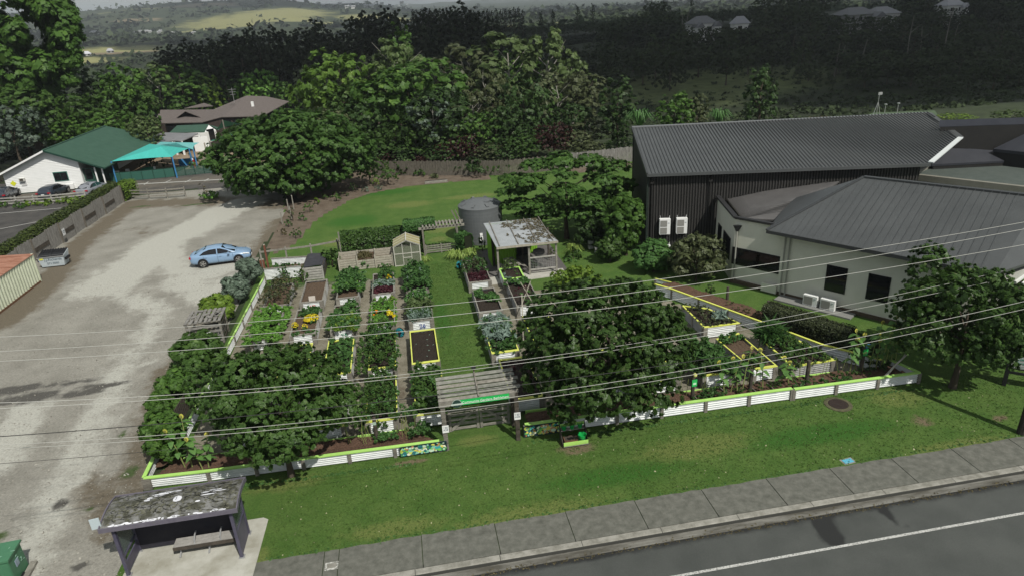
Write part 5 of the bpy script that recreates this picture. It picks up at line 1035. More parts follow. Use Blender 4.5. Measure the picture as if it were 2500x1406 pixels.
text('lettering', 'Community Gardens Bethlehem', WHITE, ns, (.18, -.02, .015), (R_(90), 0, 0), .155)
t = thing('solar_lamp', 'small dark solar lamp on top of the pergola', 'lamp', (2.03, 26.35, 2.9)); MB().tube([(0, 0, 0), (0, 0, .22)], .03, 6).build('stem', DWOOD, t); MB().box((0, 0, .26), (.2, .14, .03), rx=.5, rz=.5).build('solar_panel', BLACK, t)
for i, (x_, y_, z_, lb) in enumerate(((.43, 24.82, 1.0, 'white notice reading 130 A28 on the left gate post'), (3.60, 24.82, 1.15, 'white notice reading 130 A28 on the right gate post'))):
    t = thing('post_notice', lb, 'sign', (x_ + .05, y_, z_)); MB().box((0, 0, .18), (.28, .02, .36)).build('plate', WHITE, t)
    text('lettering', '130', INK, t, (0, -.012, .25), (R_(90), 0, 0), .13); text('lettering', 'A28', INK, t, (0, -.012, .14), (R_(90), 0, 0), .13)
for i, (xa, xb, lb, dr) in enumerate(((.68, 2.08, 'left leaf of the grey timber double gate', 1), (2.12, 3.52, 'right leaf of the grey timber double gate', -1))):
    t = thing('gate_leaf', lb, 'gate', (xa, 26.3, 0)); L = xb - xa
    for k in range(4): MB().box((L / 2, 0, .14 + k * .24), (L, .035, .12)).build('rail', WOODH, t)
    MB().box((L / 2, -.01, 1.06), (L, .05, .08)).build('top_rail', WOODH, t)
    for x_ in (.06, L - .06): MB().box((x_, -.03, .55), (.12, .045, 1.02)).build('stile', WOODH, t)
    MB().beam((.1, -.06, .12), (L - .25, -.06, 1.0), .035, .13) .build('brace', WOODH, t) if dr > 0 else MB().beam((L - .1, -.06, .12), (.25, -.06, 1.0), .035, .13).build('brace', WOODH, t)
# seed swap stand
st = thing('produce_stand', 'lime painted timber stand holding pots under the right street tree', 'stand', (G(1402, 1080).x, G(1402, 1080).y, 0))
MB().box((0, -.32, .2), (1.1, .04, .18)).build('front_board', LIME, st); MB().box((0, 0, .10), (1.1, .7, .04)).build('shelf', WOODH, st)
MB().box((0, .35, .75), (1.1, .04, .14)).build('back_board', LIME, st); MB().box((0, .3, .55), (1.1, .2, .03)).build('upper_shelf', WOODH, st)
for x_ in (-.56, .56): MB().add([(x_ - .015, -.34, .05), (x_ - .015, .38, .05), (x_ - .015, .38, .85), (x_ + .015, -.34, .05), (x_ + .015, .38, .05), (x_ + .015, .38, .85)], [(0, 1, 2), (5, 4, 3), (0, 3, 4, 1), (1, 4, 5, 2), (2, 5, 3, 0)]).build('side_board', DWOOD, st)
bx = thing('brown_crate', 'brown wooden crate on the lime painted stand', 'crate', st.location + Vector((-.2, -.12, .12)))
for z in (.0, .16): MB().box((0, 0, .13 + z * .2), (.58, .36, .24), rx=0).build('crate_box', mat('crate_brown', (.12, .06, .035), (.16, .09, .05), scale=5), bx); break
MB().box((0, -.19, .10), (.56, .02, .02)).build('slat_gap', BLACK, bx); MB().box((0, 0, .256), (.5, .3, .012)).build('inside', DWOOD, bx)
BK = mat('bucket_green', (.015, .36, .08), rough=.35)
def bucket(label, loc, s=1.0):
    t = thing('green_bucket', label, 'bucket', loc, group='green buckets on the lime stand'); MB().lathe((0, 0, 0), [(.10 * s, 0), (.145 * s, .26 * s), (.155 * s, .27 * s), (.155 * s, .29 * s), (.135 * s, .29 * s), (.10 * s, .03)], 16).build('pail', BK, t)
    MB().tube([(-.15 * s, 0, .27 * s), (-.1 * s, -.10 * s, .18 * s), (0, -.15 * s, .14 * s), (.1 * s, -.10 * s, .18 * s), (.15 * s, 0, .27 * s)], .008, 5).build('handle', BLACK, t)
bucket('largest green bucket standing beside the brown crate', st.location + Vector((.33, -.12, .12)), 1.25)
for i, lb in enumerate(('leftmost small green bucket on the upper shelf', 'middle small green bucket on the upper shelf', 'rightmost small green bucket on the upper shelf')): bucket(lb, st.location + Vector((-.38 + i * .36, .28, .56)), .8)
# ================================================================== BACK OF GARDEN
planter_wall('grey topped corrugated back wall bed behind the lime wall corner', [(-11.2, 49.3), (-8.4, 49.15)], .95, cap=WOODH, capw=.1, ribs=8, bay=1.5, posts=False)
planter_wall('tall corrugated rear wall of the back bed under the timber rail', [(-11.0, 51.6), (-8.1, 51.2)], .95, cap=WOODH, capw=.1, ribs=8, bay=3, posts=False)
crop('back_bed_greens', 'low greens between the two corrugated back walls', [Vector(p) for p in ((-11, 49.5, 0), (-8.2, 49.4, 0), (-8.2, 51, 0), (-11, 51.3, 0))], 'crop', .6, 700, .14, z0=.3, v=(.1, .7)); lumpy('back_bed_soil', [(-11.1, 49.4), (-8.2, 49.2), (-8.1, 51.2), (-11, 51.5)], .35, BSOIL)
t = thing('covered_compost_bin', 'timber slatted bin covered by a black sheet at the back of the garden', 'compost bin', (-7.5, 48.35, 0))
for k in range(5): MB().box((0, 0, .12 + k * .2), (1.35, .04, .16)).build('slat', RGREY, t)
for s in (-1, 1): MB().box((s * .68, .02, .5), (.1, .1, 1.05)).build('post', RGREY, t)
for s in (-1, 1): MB().box((s * .70, 1.4, .5), (.05, 2.7, .95)).build('side_wall', DWOOD, t)
n = 10; vs = []; fs = []
for j in range(n + 1):
    for i in range(n + 1):
        u = i / n * 2 - 1; v = j / n; e = max(0, abs(u) - .9) * 10; vs.append((u * .78, .05 + v * 2.9, 1.08 - .10 * (1 - u * u) * math.sin(math.pi * v) - e * .22 + .03 * math.sin(v * 9 + u * 3)))
for j in range(n):
    for i in range(n): a = j * (n + 1) + i; fs.append((a, a + 1, a + n + 2, a + n + 1))
MB().add(vs, fs).build('black_sheet', mat('black_sheet', (.030, .030, .036), (.05, .05, .06), rough=.7, scale=3), t)
rail_fence('long single timber rail fence running behind the back beds', [(-11.8, 52.2), (-8.0, 52.4), (-3.9, 53.6)], 1.45, rails=1, m=WOODH)
for i, (px, py, h_, lb) in enumerate(((656, 655, 1.9, 'tallest rust brown post with a pale cap at the rail fence end'), (648, 664, 1.0, 'middle rust brown short post by the olive shrub'), (641, 662, .9, 'lowest rust brown stake beside the lot edge'))):
    g = G(px, py); t = thing('rusty_post', lb, 'post', g, group='rust brown posts by the olive shrub'); MB().box((0, 0, h_ / 2), (.13, .13, h_)).build('shaft', mat('rust_post', (.13, .045, .03), (.2, .08, .05), scale=6), t); MB().box((0, 0, h_ + .03), (.11, .11, .09)).build('cap', PALEW, t)
# compost bays
cbm = PALEW
for i in range(3):
    x0 = -5.72 + i * 1.36; t = thing('compost_bay', ['leftmost slatted timber compost bay under the vine', 'middle slatted compost bay heaped with dry stalks', 'rightmost slatted compost bay next to the greenhouse'][i], 'compost bin', (x0, 49.5, 0), rz=R_(1), group='timber compost bays')
    if i < 3:
        for k in range(5 if i != 1 else 4): MB().box((.66, 0, .1 + k * .185), (1.3, .04, .155)).build('front_slat', cbm, t)
    for k in range(5): MB().box((.66, 1.55, .12 + k * .2), (1.3, .04, .18)).build('back_slat', cbm, t)
    for k in range(5): MB().box((0.02, .78, .1 + k * .2), (.04, 1.5, .17)).build('side_slat', cbm, t)
    for x_, y_ in ((0, 0), (0, 1.55)) + (((1.33, 0), (1.33, 1.55)) if i == 2 else ()): MB().box((x_ + .02, y_ - .03, .52), (.11, .09, 1.08)).build('post', cbm, t)
    MB().box((.66, .78, .25 + .2 * (i == 1)), (1.25, 1.45, .4 + .3 * (i == 1))).build('compost', BSOIL, t)
crop('dry_stalks', 'dry pale stalks heaped on the middle compost bay', [Vector(p) for p in ((-4.3, 49.6, 0), (-3.1, 49.6, 0), (-3.1, 50.9, 0), (-4.3, 50.9, 0))], 'brown', .2, 260, .25, z0=.75, aspect=6)
# greenhouse
gh = thing('greenhouse', 'small timber framed greenhouse with pale panes and gabled roof', 'greenhouse', (-.52, 49.25, 0), rz=R_(-1))
GW = .98; GE = 1.55; GA = 2.02; GD = 1.9; FR = mat('pale_frame', (.42, .41, .36), (.5, .49, .44), rough=.6, scale=4)
POLY = glass('cloudy_pane', (.20, .22, .16), .55, .35)
for y_ in (0, GD):
    for x_ in (-GW, GW): MB().box((x_, y_, GE / 2), (.07, .07, GE)).build('post', FR, gh)
    for x_ in (-.33, .33): MB().box((x_, y_, .88), (.05, .05, 1.7)).build('mullion', FR, gh)
    for s in (-1, 1): MB().beam((s * GW * 1.06, y_, GE), (0, y_, GA), .05, .08).build('gable_rafter', FR, gh)
    for z in (.05, 1.0): MB().box((0, y_ - .005, z), (2 * GW, .05, .06)).build('rail', FR, gh)
    MB().box((0, y_ - .01, .66), (.62, .05, .05)).build('door_rail', FR, gh)
    for x_, w_ in ((-.655, .6), (0, .6), (.655, .6)): MB().box((x_, y_, .52), (w_, .012, .88)).build('pane', POLY, gh); MB().box((x_, y_, 1.30), (w_, .012, .52)).build('pane', POLY, gh)
for s in (-1, 1):
    for k in range(3): MB().box((s * GW, .32 + k * .63, .78), (.012, .58, 1.48)).build('pane', POLY, gh)
    for k in range(4): MB().beam((s * GW * 1.06, k * GD / 3, GE + .01), (0, k * GD / 3, GA + .01), .05, .05).build('rafter', FR, gh)
    for z in (.05, 1.0, GE): MB().box((s * GW, GD / 2, z), (.05, GD, .06)).build('rail', FR, gh)
    MB().add([(s * GW * 1.05, 0, GE + .02), (s * GW * 1.05, GD, GE + .02), (0, GD, GA + .02), (0, 0, GA + .02)], [(0, 1, 2, 3)]).build('roof_pane', glass('yellowed_pane', (.42, .38, .20), .75, .4), gh)
MB().box((0, GD / 2, GA + .04), (.08, GD + .1, .06)).build('ridge', FR, gh)
# garden arch
ar = thing('garden_arch', 'timber arch with slatted top at the back lawn gateway', 'pergola', (2.2, 50.9, 0))
for x_ in (-1.35, 1.35):
    for y_ in (0, 1.0): MB().box((x_, y_, 1.15), (.13, .13, 2.3)).build('post', WOOD, ar)
for y_ in (-.05, 1.05): MB().box((0.15, y_, 2.33), (3.6, .06, .2)).build('beam', WOODH, ar)
for k in range(12): MB().box((-1.3 + k * .27, .5, 2.46), (.12, 1.4, .05)).build('slat', WOODH, ar)
for x_, l_ in ((1.45, .2), (1.75, -.1)): MB().beam((x_, .9, 2.4), (x_ - .35, 1.0, 3.3), .06, .08).build('brace_pole', WOOD, ar)
t = thing('low_garden_gate', 'low slatted gate lying in shade behind the timber arch', 'gate', (.95, 51.4, 0))
for k in range(4): MB().box((1.25, 0, .15 + k * .17), (2.5, .03, .09)).build('rail', WOODH, t)
for x_ in (0.03, 1.25, 2.47): MB().box((x_, -.02, .4), (.09, .04, .8)).build('stile', WOODH, t)
# hose reels
for i, (px, py, lb) in enumerate(((1122, 648, 'teal hose reel at the back corner of the lawn by the beet bed'), (977, 815, 'teal hose reel standing on the mulch path between two beds'))):
    g = G(px, py + 8); t = thing('hose_reel', lb, 'hose reel', g, group='teal garden hose reels'); a = MB(); 
    for k in range(3):
        a.tube([(math.cos(q * .52) * (.16 + .05 * k), 0, .32 + math.sin(q * .52) * (.16 + .05 * k)) for q in range(13)], .035, 6, cap=False)
    a.build('hose', BLUE_T, t).rotation_euler = (0, 0, .6 * (1 - 2 * i))
    o = MB().lathe((0, 0, 0), [(.30, 0), (.30, .02)], 18).build('reel_disc', BLACK if i else mat('reel_blue', (.03, .3, .36)), t); o.rotation_euler = (R_(90), 0, .6 * (1 - 2 * i)); o.location = (.05, .08, .32); MB().box((0, .05, .2), (.12, .2, .4)).build('stand', BLACK, t)
# rainwater tank
tk = thing('water_tank', 'large dark grey round plastic rainwater tank beside the open shed', 'water tank', (5.8, 53.8, 0))
TG_ = mat('tank_grey', (.105, .113, .118), (.125, .133, .138), rough=.5, scale=1.5)
prof_ = [(1.78, 0), (1.80, .05)] + [(1.80 + (.005 if k % 2 else 0), .15 + k * .13) for k in range(22)] + [(1.82, 3.02), (1.70, 3.10), (1.2, 3.30), (.6, 3.44), (.25, 3.48)]
MB().lathe((0, 0, 0), prof_, 48).build('shell', TG_, tk, smooth=False)
for k in range(8):
    a = k * math.pi / 4 + .3; MB().beam((1.62 * math.cos(a), 1.62 * math.sin(a), 3.15), (1.28 * math.cos(a), 1.28 * math.sin(a), 3.34), .22, .09).build('roof_lug', TG_, tk)
MB().lathe((.5, -.6, 3.36), [(.28, 0), (.28, .06), (.1, .08)], 16).build('lid', TG_, tk)
MB().box((-.25, -1.86, 1.0), (.22, .03, .22)).build('label', WHITE, tk); MB().box((-.25, -1.88, .65), (.24, .2, .35)).build('pump_box', WHITE, tk)
# open shed
sd = thing('open_shed', 'open fronted shed with corrugated clear roof and lime green walls', 'shed', (5.95, 44.4, 0))
SR = mat('corrugated_grey_roof', (.36, .38, .39), (.50, .52, .54), rough=.35, scale=.7, detail=9, spec=.5)
zf, zb = 2.46, 2.76; xL, xR = -.23, 4.2; nR = 62; vs = []; fs = []; yb = 4.8; skew = -1.0
for i in range(nR * 2 + 1):
    x = xL + (xR - xL) * i / (nR * 2); dz = .018 if i % 2 else -.018; vs += [(x, -.25, zf + dz), (x * .93 - .25, yb, zb + dz)]
for i in range(nR * 2): fs.append((2 * i, 2 * i + 2, 2 * i + 3, 2 * i + 1))
MB().add(vs, fs).build('roof_sheet', SR, sd)
rgl = np.random.default_rng(4); nl_ = 5200; u_ = rgl.random(nl_); v_ = rgl.random(nl_); m_ = (_vn(u_ * 5.4, v_ * 5.2, .8) * .5 + _vn(u_ * 5.4, v_ * 5.2, .3) * .5 + np.clip((u_ - .30) * 1.2, -.5, .35) + np.clip((v_ - .25) * .5, -.1, .3)) > .88; u_, v_ = u_[m_], v_[m_]
lp = np.column_stack([(xL + (xR - xL) * u_) * (1 - .07 * v_) - .25 * v_, -.25 + (yb + .25) * v_, zf + (zb - zf) * v_ + .03]); ln_ = unit(np.column_stack([rgl.normal(size=len(u_)) * .25, rgl.normal(size=len(u_)) * .25, np.ones(len(u_))]))
LM['litter'] = leafmat('fallen_leaf', (.035, .030, .016), (.12, .10, .05), None, 0, .9); ol = bpy.data.objects.new('leaf_litter', leaf_mesh('leaf_litter', lp, ln_, .085 * (.6 + rgl.random(len(u_))), rgl.random(len(u_)), LM['litter'], 1.4)); link(ol); ol.parent = sd; ol['kind'] = 'stuff'
MB().box(((xL + xR) / 2, -.22, zf - .08), (xR - xL, .05, .16)).build('fascia', PALEW, sd)
for x_ in (-.15, 2.1, 4.08): MB().box((x_, 0, zf / 2), (.13, .13, zf - .08)).build('post', WOODH, sd); MB().box((x_, 2.6, 1.3), (.13, .13, 2.6)).build('post', DWOOD, sd)
for x_ in (.0, 1.4, 2.8, 4.0): MB().box((x_ * .96, 2.4, zf + .16), (.06, 5.1, .14), rx=math.atan2(zb - zf, 5.4)).build('rafter', WOOD, sd)
LG = mat('lime_wall_sheet', (.14, .30, .02), (.18, .36, .035), rough=.6, scale=2)
MB().corr((-.25, 2.4), (-.3, 4.5), .05, 2.6, 12, .015, 'v').build('side_wall', LG, sd); MB().corr((-.3, 4.5), (3.6, 4.5), .05, 2.75, 22, .015, 'v').build('back_wall', LG, sd)
MB().corr((.0, 2.72), (1.6, 2.72), .05, 2.4, 8, .015, 'v').build('partition', LG, sd); MB().box((2.35, 4.0, 1.2), (.9, .05, 2.1)).build('door', BLACK, sd)
MB().box((3.08, -.02, 1.32), (1.95, .05, .10)).build('rail', RGREY, sd); MB().box((3.08, -.02, .42), (1.95, .05, .10)).build('rail', RGREY, sd)
for k in range(7): MB().box((3.08, .0, .50 + k * .12), (1.9, .012, .012)).build('wire', STEEL, sd)
for k in range(12): MB().box((2.2 + k * .16, .0, .87), (.012, .012, .8)).build('wire', STEEL, sd)
t = thing('picnic_table', 'slatted timber table with benches at the front of the open shed', 'table', (7.0, 45.6, 0), rz=R_(12))
for k in range(5): MB().box((-.3 + k * .15, 0, .74), (.13, 1.8, .04)).build('table_board', WOODH, t)
for s in (-1, 1):
    for k in range(2): MB().box((s * (.65 + k * .14), 0, .44), (.13, 1.8, .04)).build('bench_board', WOODH, t)
    MB().beam((-.75, s * .6, .02), (.2, s * .6, .72), .09, .04).build('leg', WOODH, t); MB().beam((.75, s * .6, .02), (-.2, s * .6, .72), .09, .04).build('leg', WOODH, t)
t = thing('wire_basket_trolley', 'round wire basket trolley in the shed corner', 'trolley', (9.0, 45.6, 0)); MB().lathe((0, 0, 1.25), [(.45, 0), (.42, .16), (.15, .28)], 14).build('lid', mat('bbq_grey', (.13, .12, .12)), t); MB().lathe((0, 0, .9), [(.2, 0), (.44, .3)], 14).build('bowl', STEEL, t)
for k in range(3): MB().tube([(.3 * math.cos(k * 2.1), .3 * math.sin(k * 2.1), 0), (.15 * math.cos(k * 2.1), .15 * math.sin(k * 2.1), .95)], .02, 5).build('leg', STEEL, t)
for s, lb, px, py in ((1.0, 'taller pale bird feeder post in the shade behind the shed', 1442, 612), (.7, 'shorter pale box in the shade behind the shed', 1458, 622)):
    g = G(px, py); t = thing('pale_box', lb, 'box', g); 
    for k in range(2): MB().box((0, 0, .3 * s + k * .4 * s), (.36, .3, .26 * s)).build('tier', mat('weathered_white', (.25, .25, .24), (.4, .4, .38), scale=5), t)
# weathered stand with white bin at left
ws = thing('weathered_shelf', 'old weathered pallet shelter beside the gravel lot', 'pallet stand', (-13.0, 40.0, 0), rz=R_(3))
for x_ in (-.95, .95):
    for y_ in (-.8, .8): MB().box((x_, y_, .75), (.12, .12, 1.5)).build('post', WOOD, ws)
for k in range(8): MB().box((-.9 + k * .27, 0, 1.55 + random.uniform(-.02, .02)), (.17, 2.0, .05), rz=random.uniform(-.03, .03)).build('top_slat', FG, ws)
for k in range(4): MB().box((0, -.9 + k * .6, 1.48), (2.1, .1, .08)).build('bearer', WOOD, ws)
for k in range(7): MB().box((random.uniform(-.8, .8), random.uniform(-.7, .7), 1.62), (.36, .2, .05), rz=random.uniform(0, 3)).build('offcut', FG, ws)
for k in range(4): MB().box((0, -.86, .2 + k * .32), (2.0, .03, .13)).build('side_slat', FG, ws); MB().box((.98, 0, .2 + k * .32), (.03, 1.7, .13)).build('side_slat', DWOOD, ws)
t = thing('white_chest', 'white lidded chest in front of the weathered pallet shelter', 'box', (-13.1, 38.6, 0), rz=R_(3)); MB().box((0, 0, .42), (1.0, .6, .75)).build('body', WHITE, t); MB().slab([(-.55, -.35, .86), (.55, -.35, .86), (.55, .35, .92), (-.55, .35, .92)], .06).build('lid', WHITE, t); MB().box((0, -.31, .7), (.3, .03, .05)).build('handle', STEEL, t)
# plaque post and other posts in the east planter
PLQ = mat('plaque_green', (.03, .42, .10), rough=.4)
for px, py, h_, lb, pq in ((1690, 972, 1.3, 'dark round post with bright green plaque and yellow knob', 1), (1831, 953, 1.2, 'dark round post holding a white bottle', 2), (1968, 937, 1.35, 'dark round post left of the tall sunflowers', 0), (2101, 905, 1.5, 'dark post with green and blue plaques among sunflowers', 3), (921, 1074, 1.25, 'dark round post in the left front planter', 4), (1775, 735, 1.0, 'short dark stump post in the slanting planter near the office lawn', 5), (1873, 770, 1.0, 'short dark ivy topped post at the hedge end', 5)):
    g = G(px, py, .3); t = thing('timber_post', lb, 'post', (g.x, g.y, .25)); MB().tube([(0, 0, 0), (0, 0, h_)], [.10, .085], 8).build('shaft', DWOOD, t)
    if pq in (1, 3): MB().box((.02, -.11, h_ - .35), (.26, .02, .36), rz=.1).build('plaque', PLQ, t); MB().box((.02, -.125, h_ - .38), (.16, .01, .10), rz=.1).build('print', mat('plaque_print', (.5, .75, .55)), t)
    if pq == 1: MB().lathe((.05, -.05, h_), [(.03, -.08), (.09, .0), (.1, .08), (.03, .15)], 10).build('knob', mat('knob_yellow', (.6, .6, .2)), t)
    if pq == 3: MB().box((.1, -.1, h_ - .02), (.22, .03, .2)).build('plaque', mat('plaque_blue', (.08, .25, .5)), t)
    if pq == 2: MB().lathe((.08, -.1, h_ - .15), [(.06, -.12), (.07, .0), (.07, .1), (.03, .17)], 10).build('bottle', WHITE, t)
    if pq == 4: MB().box((.0, -.1, h_ - .25), (.14, .03, .14)).build('plaque', mat('pale_plaque', (.35, .45, .38)), t)
# timber tripods and stakes
t = thing('bean_tripod', 'crossed grey stakes tied above the dark bed', 'plant support', (6.6, 37.9, .6)); 
for a in ((-.5, -.3, .35, .3), (.45, -.35, -.3, .3), (.1, .5, -.1, -.35)): MB().beam((a[0], a[1], 0), (a[2], a[3], 1.5), .04, .04).build('stake', PALEW, t)
t = thing('leaning_pole', 'long thin pole leaning over the kale bed', 'pole', (5.6, 34.0, 0)); MB().tube([(0, 0, 0), (.75, 4.2, 1.3)], .035, 6).build('shaft', PALEW, t)
t = thing('fallen_branch', 'long grey dead branch leaning across the right corner planter', 'branch', G(2155, 925, .4)); e = G(2218, 862, 1.4) - t.location; MB().tube([(0, 0, 0), tuple(e * .5 + Vector((0, 0, .1))), tuple(e)], [.06, .05, .03], 6).build('limb', GUM, t); MB().tube([tuple(e * .5), tuple(e * .5 + Vector((.6, .2, .5)))], .02, 5).build('twig', GUM, t)
# ================================================================== BARN
CHAR = mat('charcoal_roof_steel', (.058, .062, .064), (.080, .085, .087), rough=.45, scale=.5, detail=12, spec=.5, fac=(.3, .75))
CHAR2 = mat('charcoal_rib', (.046, .049, .051), rough=.45)
BLK = mat('black_cladding', (.012, .012, .012), (.020, .019, .018), rough=.7, scale=2)
TAUPE = mat('taupe_wall', (.62, .61, .53), (.68, .67, .59), rough=.85, scale=1.5, bump=.08, bscale=60)
GUT = mat('green_black_trim', (.018, .026, .022), rough=.5)
zE_, zR_ = 6.4, 8.0
eL, eR = G(1580, 425, zE_), G(2272, 399, zE_); rL, rR = G(1543, 312, zR_), G(2266, 277, zR_)
nb = (eR - eL).cross(rL - eL); pr = GP(2345, 338, eL, nb)
bn_ = thing('long_black_building', 'long black clad building with ribbed charcoal roof and clipped end', 'building', (eL.x, eL.y, 0)); o = Vector((eL.x, eL.y, 0))
MB().slab([p - o for p in (eL, eR, pr, rR, rL)], .16).build('roof', CHAR, bn_)
# standing ribs, one per sheet lap
nrib = 74; nn = nb.normalized()
if nn.z < 0: nn = -nn
rib_dir = (rL - eL).normalized()
for k in range(nrib + 22):
    a = eL.lerp(eR, (k + .3) / nrib); 
    # far end of the rib: ridge line or the clipped edge
    def isect(p, d, a_, b_):
        e = b_ - a_; den = d.x * e.y - d.y * e.x
        if abs(den) < 1e-6: return None
        t_ = ((a_.x - p.x) * e.y - (a_.y - p.y) * e.x) / den; u_ = ((a_.x - p.x) * d.y - (a_.y - p.y) * d.x) / den
        return t_ if 0 <= u_ <= 1 else None
    ts = sorted([q for q in (isect(a, rib_dir, rL, rR), isect(a, rib_dir, rR, pr), isect(a, rib_dir, pr, eR), isect(a, rib_dir, eL, eR)) if q is not None])
    ts = [q for q in ts if q > -.01]
    if len(ts) == 1: t0, t1 = 0, ts[0]
    elif len(ts) >= 2: t0, t1 = max(0, ts[0]), ts[-1]
    else: continue
    if t1 - t0 < .3: continue
    p, q = a + rib_dir * (t0 + .04) - o, a + rib_dir * (t1 - .04) - o
    MB().beam(p + nn * .02, q + nn * .02, .045, .05, up=tuple(nn)).build('roof_rib', CHAR2, bn_)
def edge(a, b, w, h, m, nm, lift=0.0): MB().beam(a - o + Vector((0, 0, lift)), b - o + Vector((0, 0, lift)), w, h).build(nm, m, bn_)
edge(rL, rR, .35, .10, mat('ridge_flashing', (.16, .165, .17), rough=.35), 'ridge_flashing', .03); edge(rR, pr, .5, .06, CHAR, 'hip_flashing', .03)
edge(eR + Vector((.0, 0, 0)), pr, .34, .08, mat('white_flashing', (.62, .65, .65), rough=.35), 'white_flashing', .05); edge(eL, eR, .14, .20, CHAR, 'gutter', -.12); edge(eL, rL, .10, .24, CHAR2, 'barge_flashing', -.06)
dirE = (eR - eL).normalized(); inn = Vector((-dirE.y, dirE.x, 0)).normalized()
wl0 = eL + dirE * .12 + inn * .45; wl1 = eR - dirE * .4 + inn * .45; wl2 = rL + dirE * .12 - inn * .1; 
def wallq(a, b, za, zb, nm, m, par, oo): MB().poly([Vector((a.x, a.y, 0)) - oo, Vector((b.x, b.y, 0)) - oo, Vector((b.x, b.y, zb)) - oo, Vector((a.x, a.y, za)) - oo]).build(nm, m, par)
wallq(wl0, wl1, 6.3, 6.3, 'wall_sheathing', BLK, bn_, o); wallq(wl2, wl0, 7.85, 6.3, 'end_wall', BLK, bn_, o)
LW = (wl1 - wl0).length; nv = int(LW / .20); ribm = meshbox('cladding_batten', (.07, .07, 6.2), mat('black_batten', (.045, .043, .041), rough=.6), (0, 0, 3.1)); an_ = math.atan2(dirE.y, dirE.x)
for k in range(nv):
    p = wl0 + dirE * (k * .20 + .1) - inn * .022 - o; inst('cladding_batten', ribm, bn_, (p.x, p.y, 0), (0, 0, an_))
p = wl0 - inn * .03 - o; MB().box((p.x, p.y, 3.1), (.16, .1, 6.2), rz=an_).build('corner_trim', GUT, bn_)
p = wl2 - o; MB().box((p.x, p.y, 3.8), (.12, .12, 7.6), rz=an_).build('corner_trim', GUT, bn_)
for u in (.015, .235):
    p = wl0.lerp(wl1, u) - inn * .16 - o; MB().tube([(p.x, p.y, 0), (p.x, p.y, 5.6), tuple(Vector((p.x, p.y, 6.1)) - inn * .25)], .06, 8).build('downpipe', BLK, bn_)
    MB().box((p.x, p.y, 5.75), (.26, .2, .3), rz=an_).build('rain_head', BLK, bn_)
# four outdoor units stacked in two pairs
def unit_ac(label, p, rz, w=.95, h=1.35, d=.36, fans=2, group=None, brackets=True, name='air_conditioner'):
    t = thing(name, label, 'air conditioner', p, rz, group); MB().box((0, 0, h / 2), (w, d, h)).build('casing', WHITE, t)
    for k in range(fans): MB().box((-.12 * w, -d / 2 - .012, h * (.25 + .47 * k) if fans == 2 else h * .5), (w * .62, .02, h * .40 if fans == 2 else h * .78)).build('grille', mat('grille_taupe', (.24, .235, .22), rough=.7), t)
    MB().box((w * .33, -d / 2 - .012, h * .75), (w * .16, .012, .04)).build('badge', mat('badge_grey', (.3, .35, .38)), t)
    if brackets:
        for s in (-.4, .4): MB().beam((s * w, .1, h), (s * w * 1.08, .02, h + .2), .03, .03).build('bracket', WHITE, t); MB().box((s * w, .1, -.04), (.05, .5, .05)).build('wall_bracket', STEEL, t)
    return t
acs = []
for cx_, cy_, lb in ((1622, 571, 'upper left white twin fan unit on the black wall'), (1663, 569, 'upper right white twin fan unit on the black wall'), (1622, 634, 'lower left white unit on the black wall behind the bushes'), (1664, 631, 'lower right white unit on the black wall behind the bushes')):
    pln = wl0 - inn * .3; q = GP(cx_, cy_, pln, (inn.x, inn.y, 0)); unit_ac(lb, q, an_, w=.78, h=1.15, group='white units on the black wall')
# ================================================================== OFFICE
C0 = Vector((20.9, 39.2, 0)); D1 = Vector((.575, -.818, 0)).normalized(); OUT = Vector((-.818, -.575, 0)).normalized()
ofc = thing('office_building', 'taupe rendered office with dark hipped roof and deep eaves', 'building', C0); o = C0.copy()
Lw1 = 3.3; Cm = C0 + D1 * Lw1; Cm2 = Cm + OUT * .25; Ce = Cm2 + D1 * 11.5; Lf0 = Vector((22.1, 44.3, 0)); ZP = 4.45
wallq(C0, Cm, ZP, ZP, 'front_wall', TAUPE, ofc, o); wallq(Cm, Cm2, 4.3, 4.3, 'return_wall', TAUPE, ofc, o); wallq(Cm2, Ce, 4.28, 4.28, 'front_wall', TAUPE, ofc, o); wallq(Lf0, C0, ZP, ZP, 'side_wall', TAUPE, ofc, o)
MB().beam(C0 - o + Vector((0, 0, .12)), Ce - o + Vector((0, 0, .12)) , .42, .24).build('plinth', mat('plinth_brown', (.07, .05, .035), (.11, .085, .06), scale=4), ofc)
# windows
def win(a, b, z0, z1, nm='window', bars=1, nrm=OUT):
    a = a - o; b = b - o; d = (b - a).normalized(); m_ = (a + b) / 2 + nrm * .01; L = (b - a).length; ang = math.atan2(d.y, d.x)
    f = MB(); fr = f.box((m_.x, m_.y, (z0 + z1) / 2), (L, .06, z1 - z0), rz=ang).build(nm, BLACK, ofc)
    g = MB(); 
    for k in range(bars):
        u0, u1 = k / bars, (k + 1) / bars; p_ = a.lerp(b, (u0 + u1) / 2) + nrm * .045; MB().box((p_.x, p_.y, (z0 + z1) / 2), (L / bars - .10, .012, z1 - z0 - .10), rz=ang).build('pane', DGLASS, fr)
    return fr
def on_wall(px, py, p=None, n=OUT): return GP(px, py, p or Cm2, (n.x, n.y, 0))
q0, q1 = on_wall(1806, 607, C0), on_wall(1890, 665, C0); win(q0 * 1, Vector((q1.x, q1.y, 0)), on_wall(1806, 648, C0).z, on_wall(1806, 606, C0).z, bars=2)
for a_, b_, t_, u_ in (((2020, 646), (2071, 656), 646, 708), ((2122, 667), (2177, 678), 667, 730)):
    q0, q1 = on_wall(a_[0], a_[1]), on_wall(b_[0], b_[1]); zt = (q0.z + q1.z) / 2; qb = on_wall(a_[0] - 3, u_); win(q0, q1, qb.z, zt, bars=1)
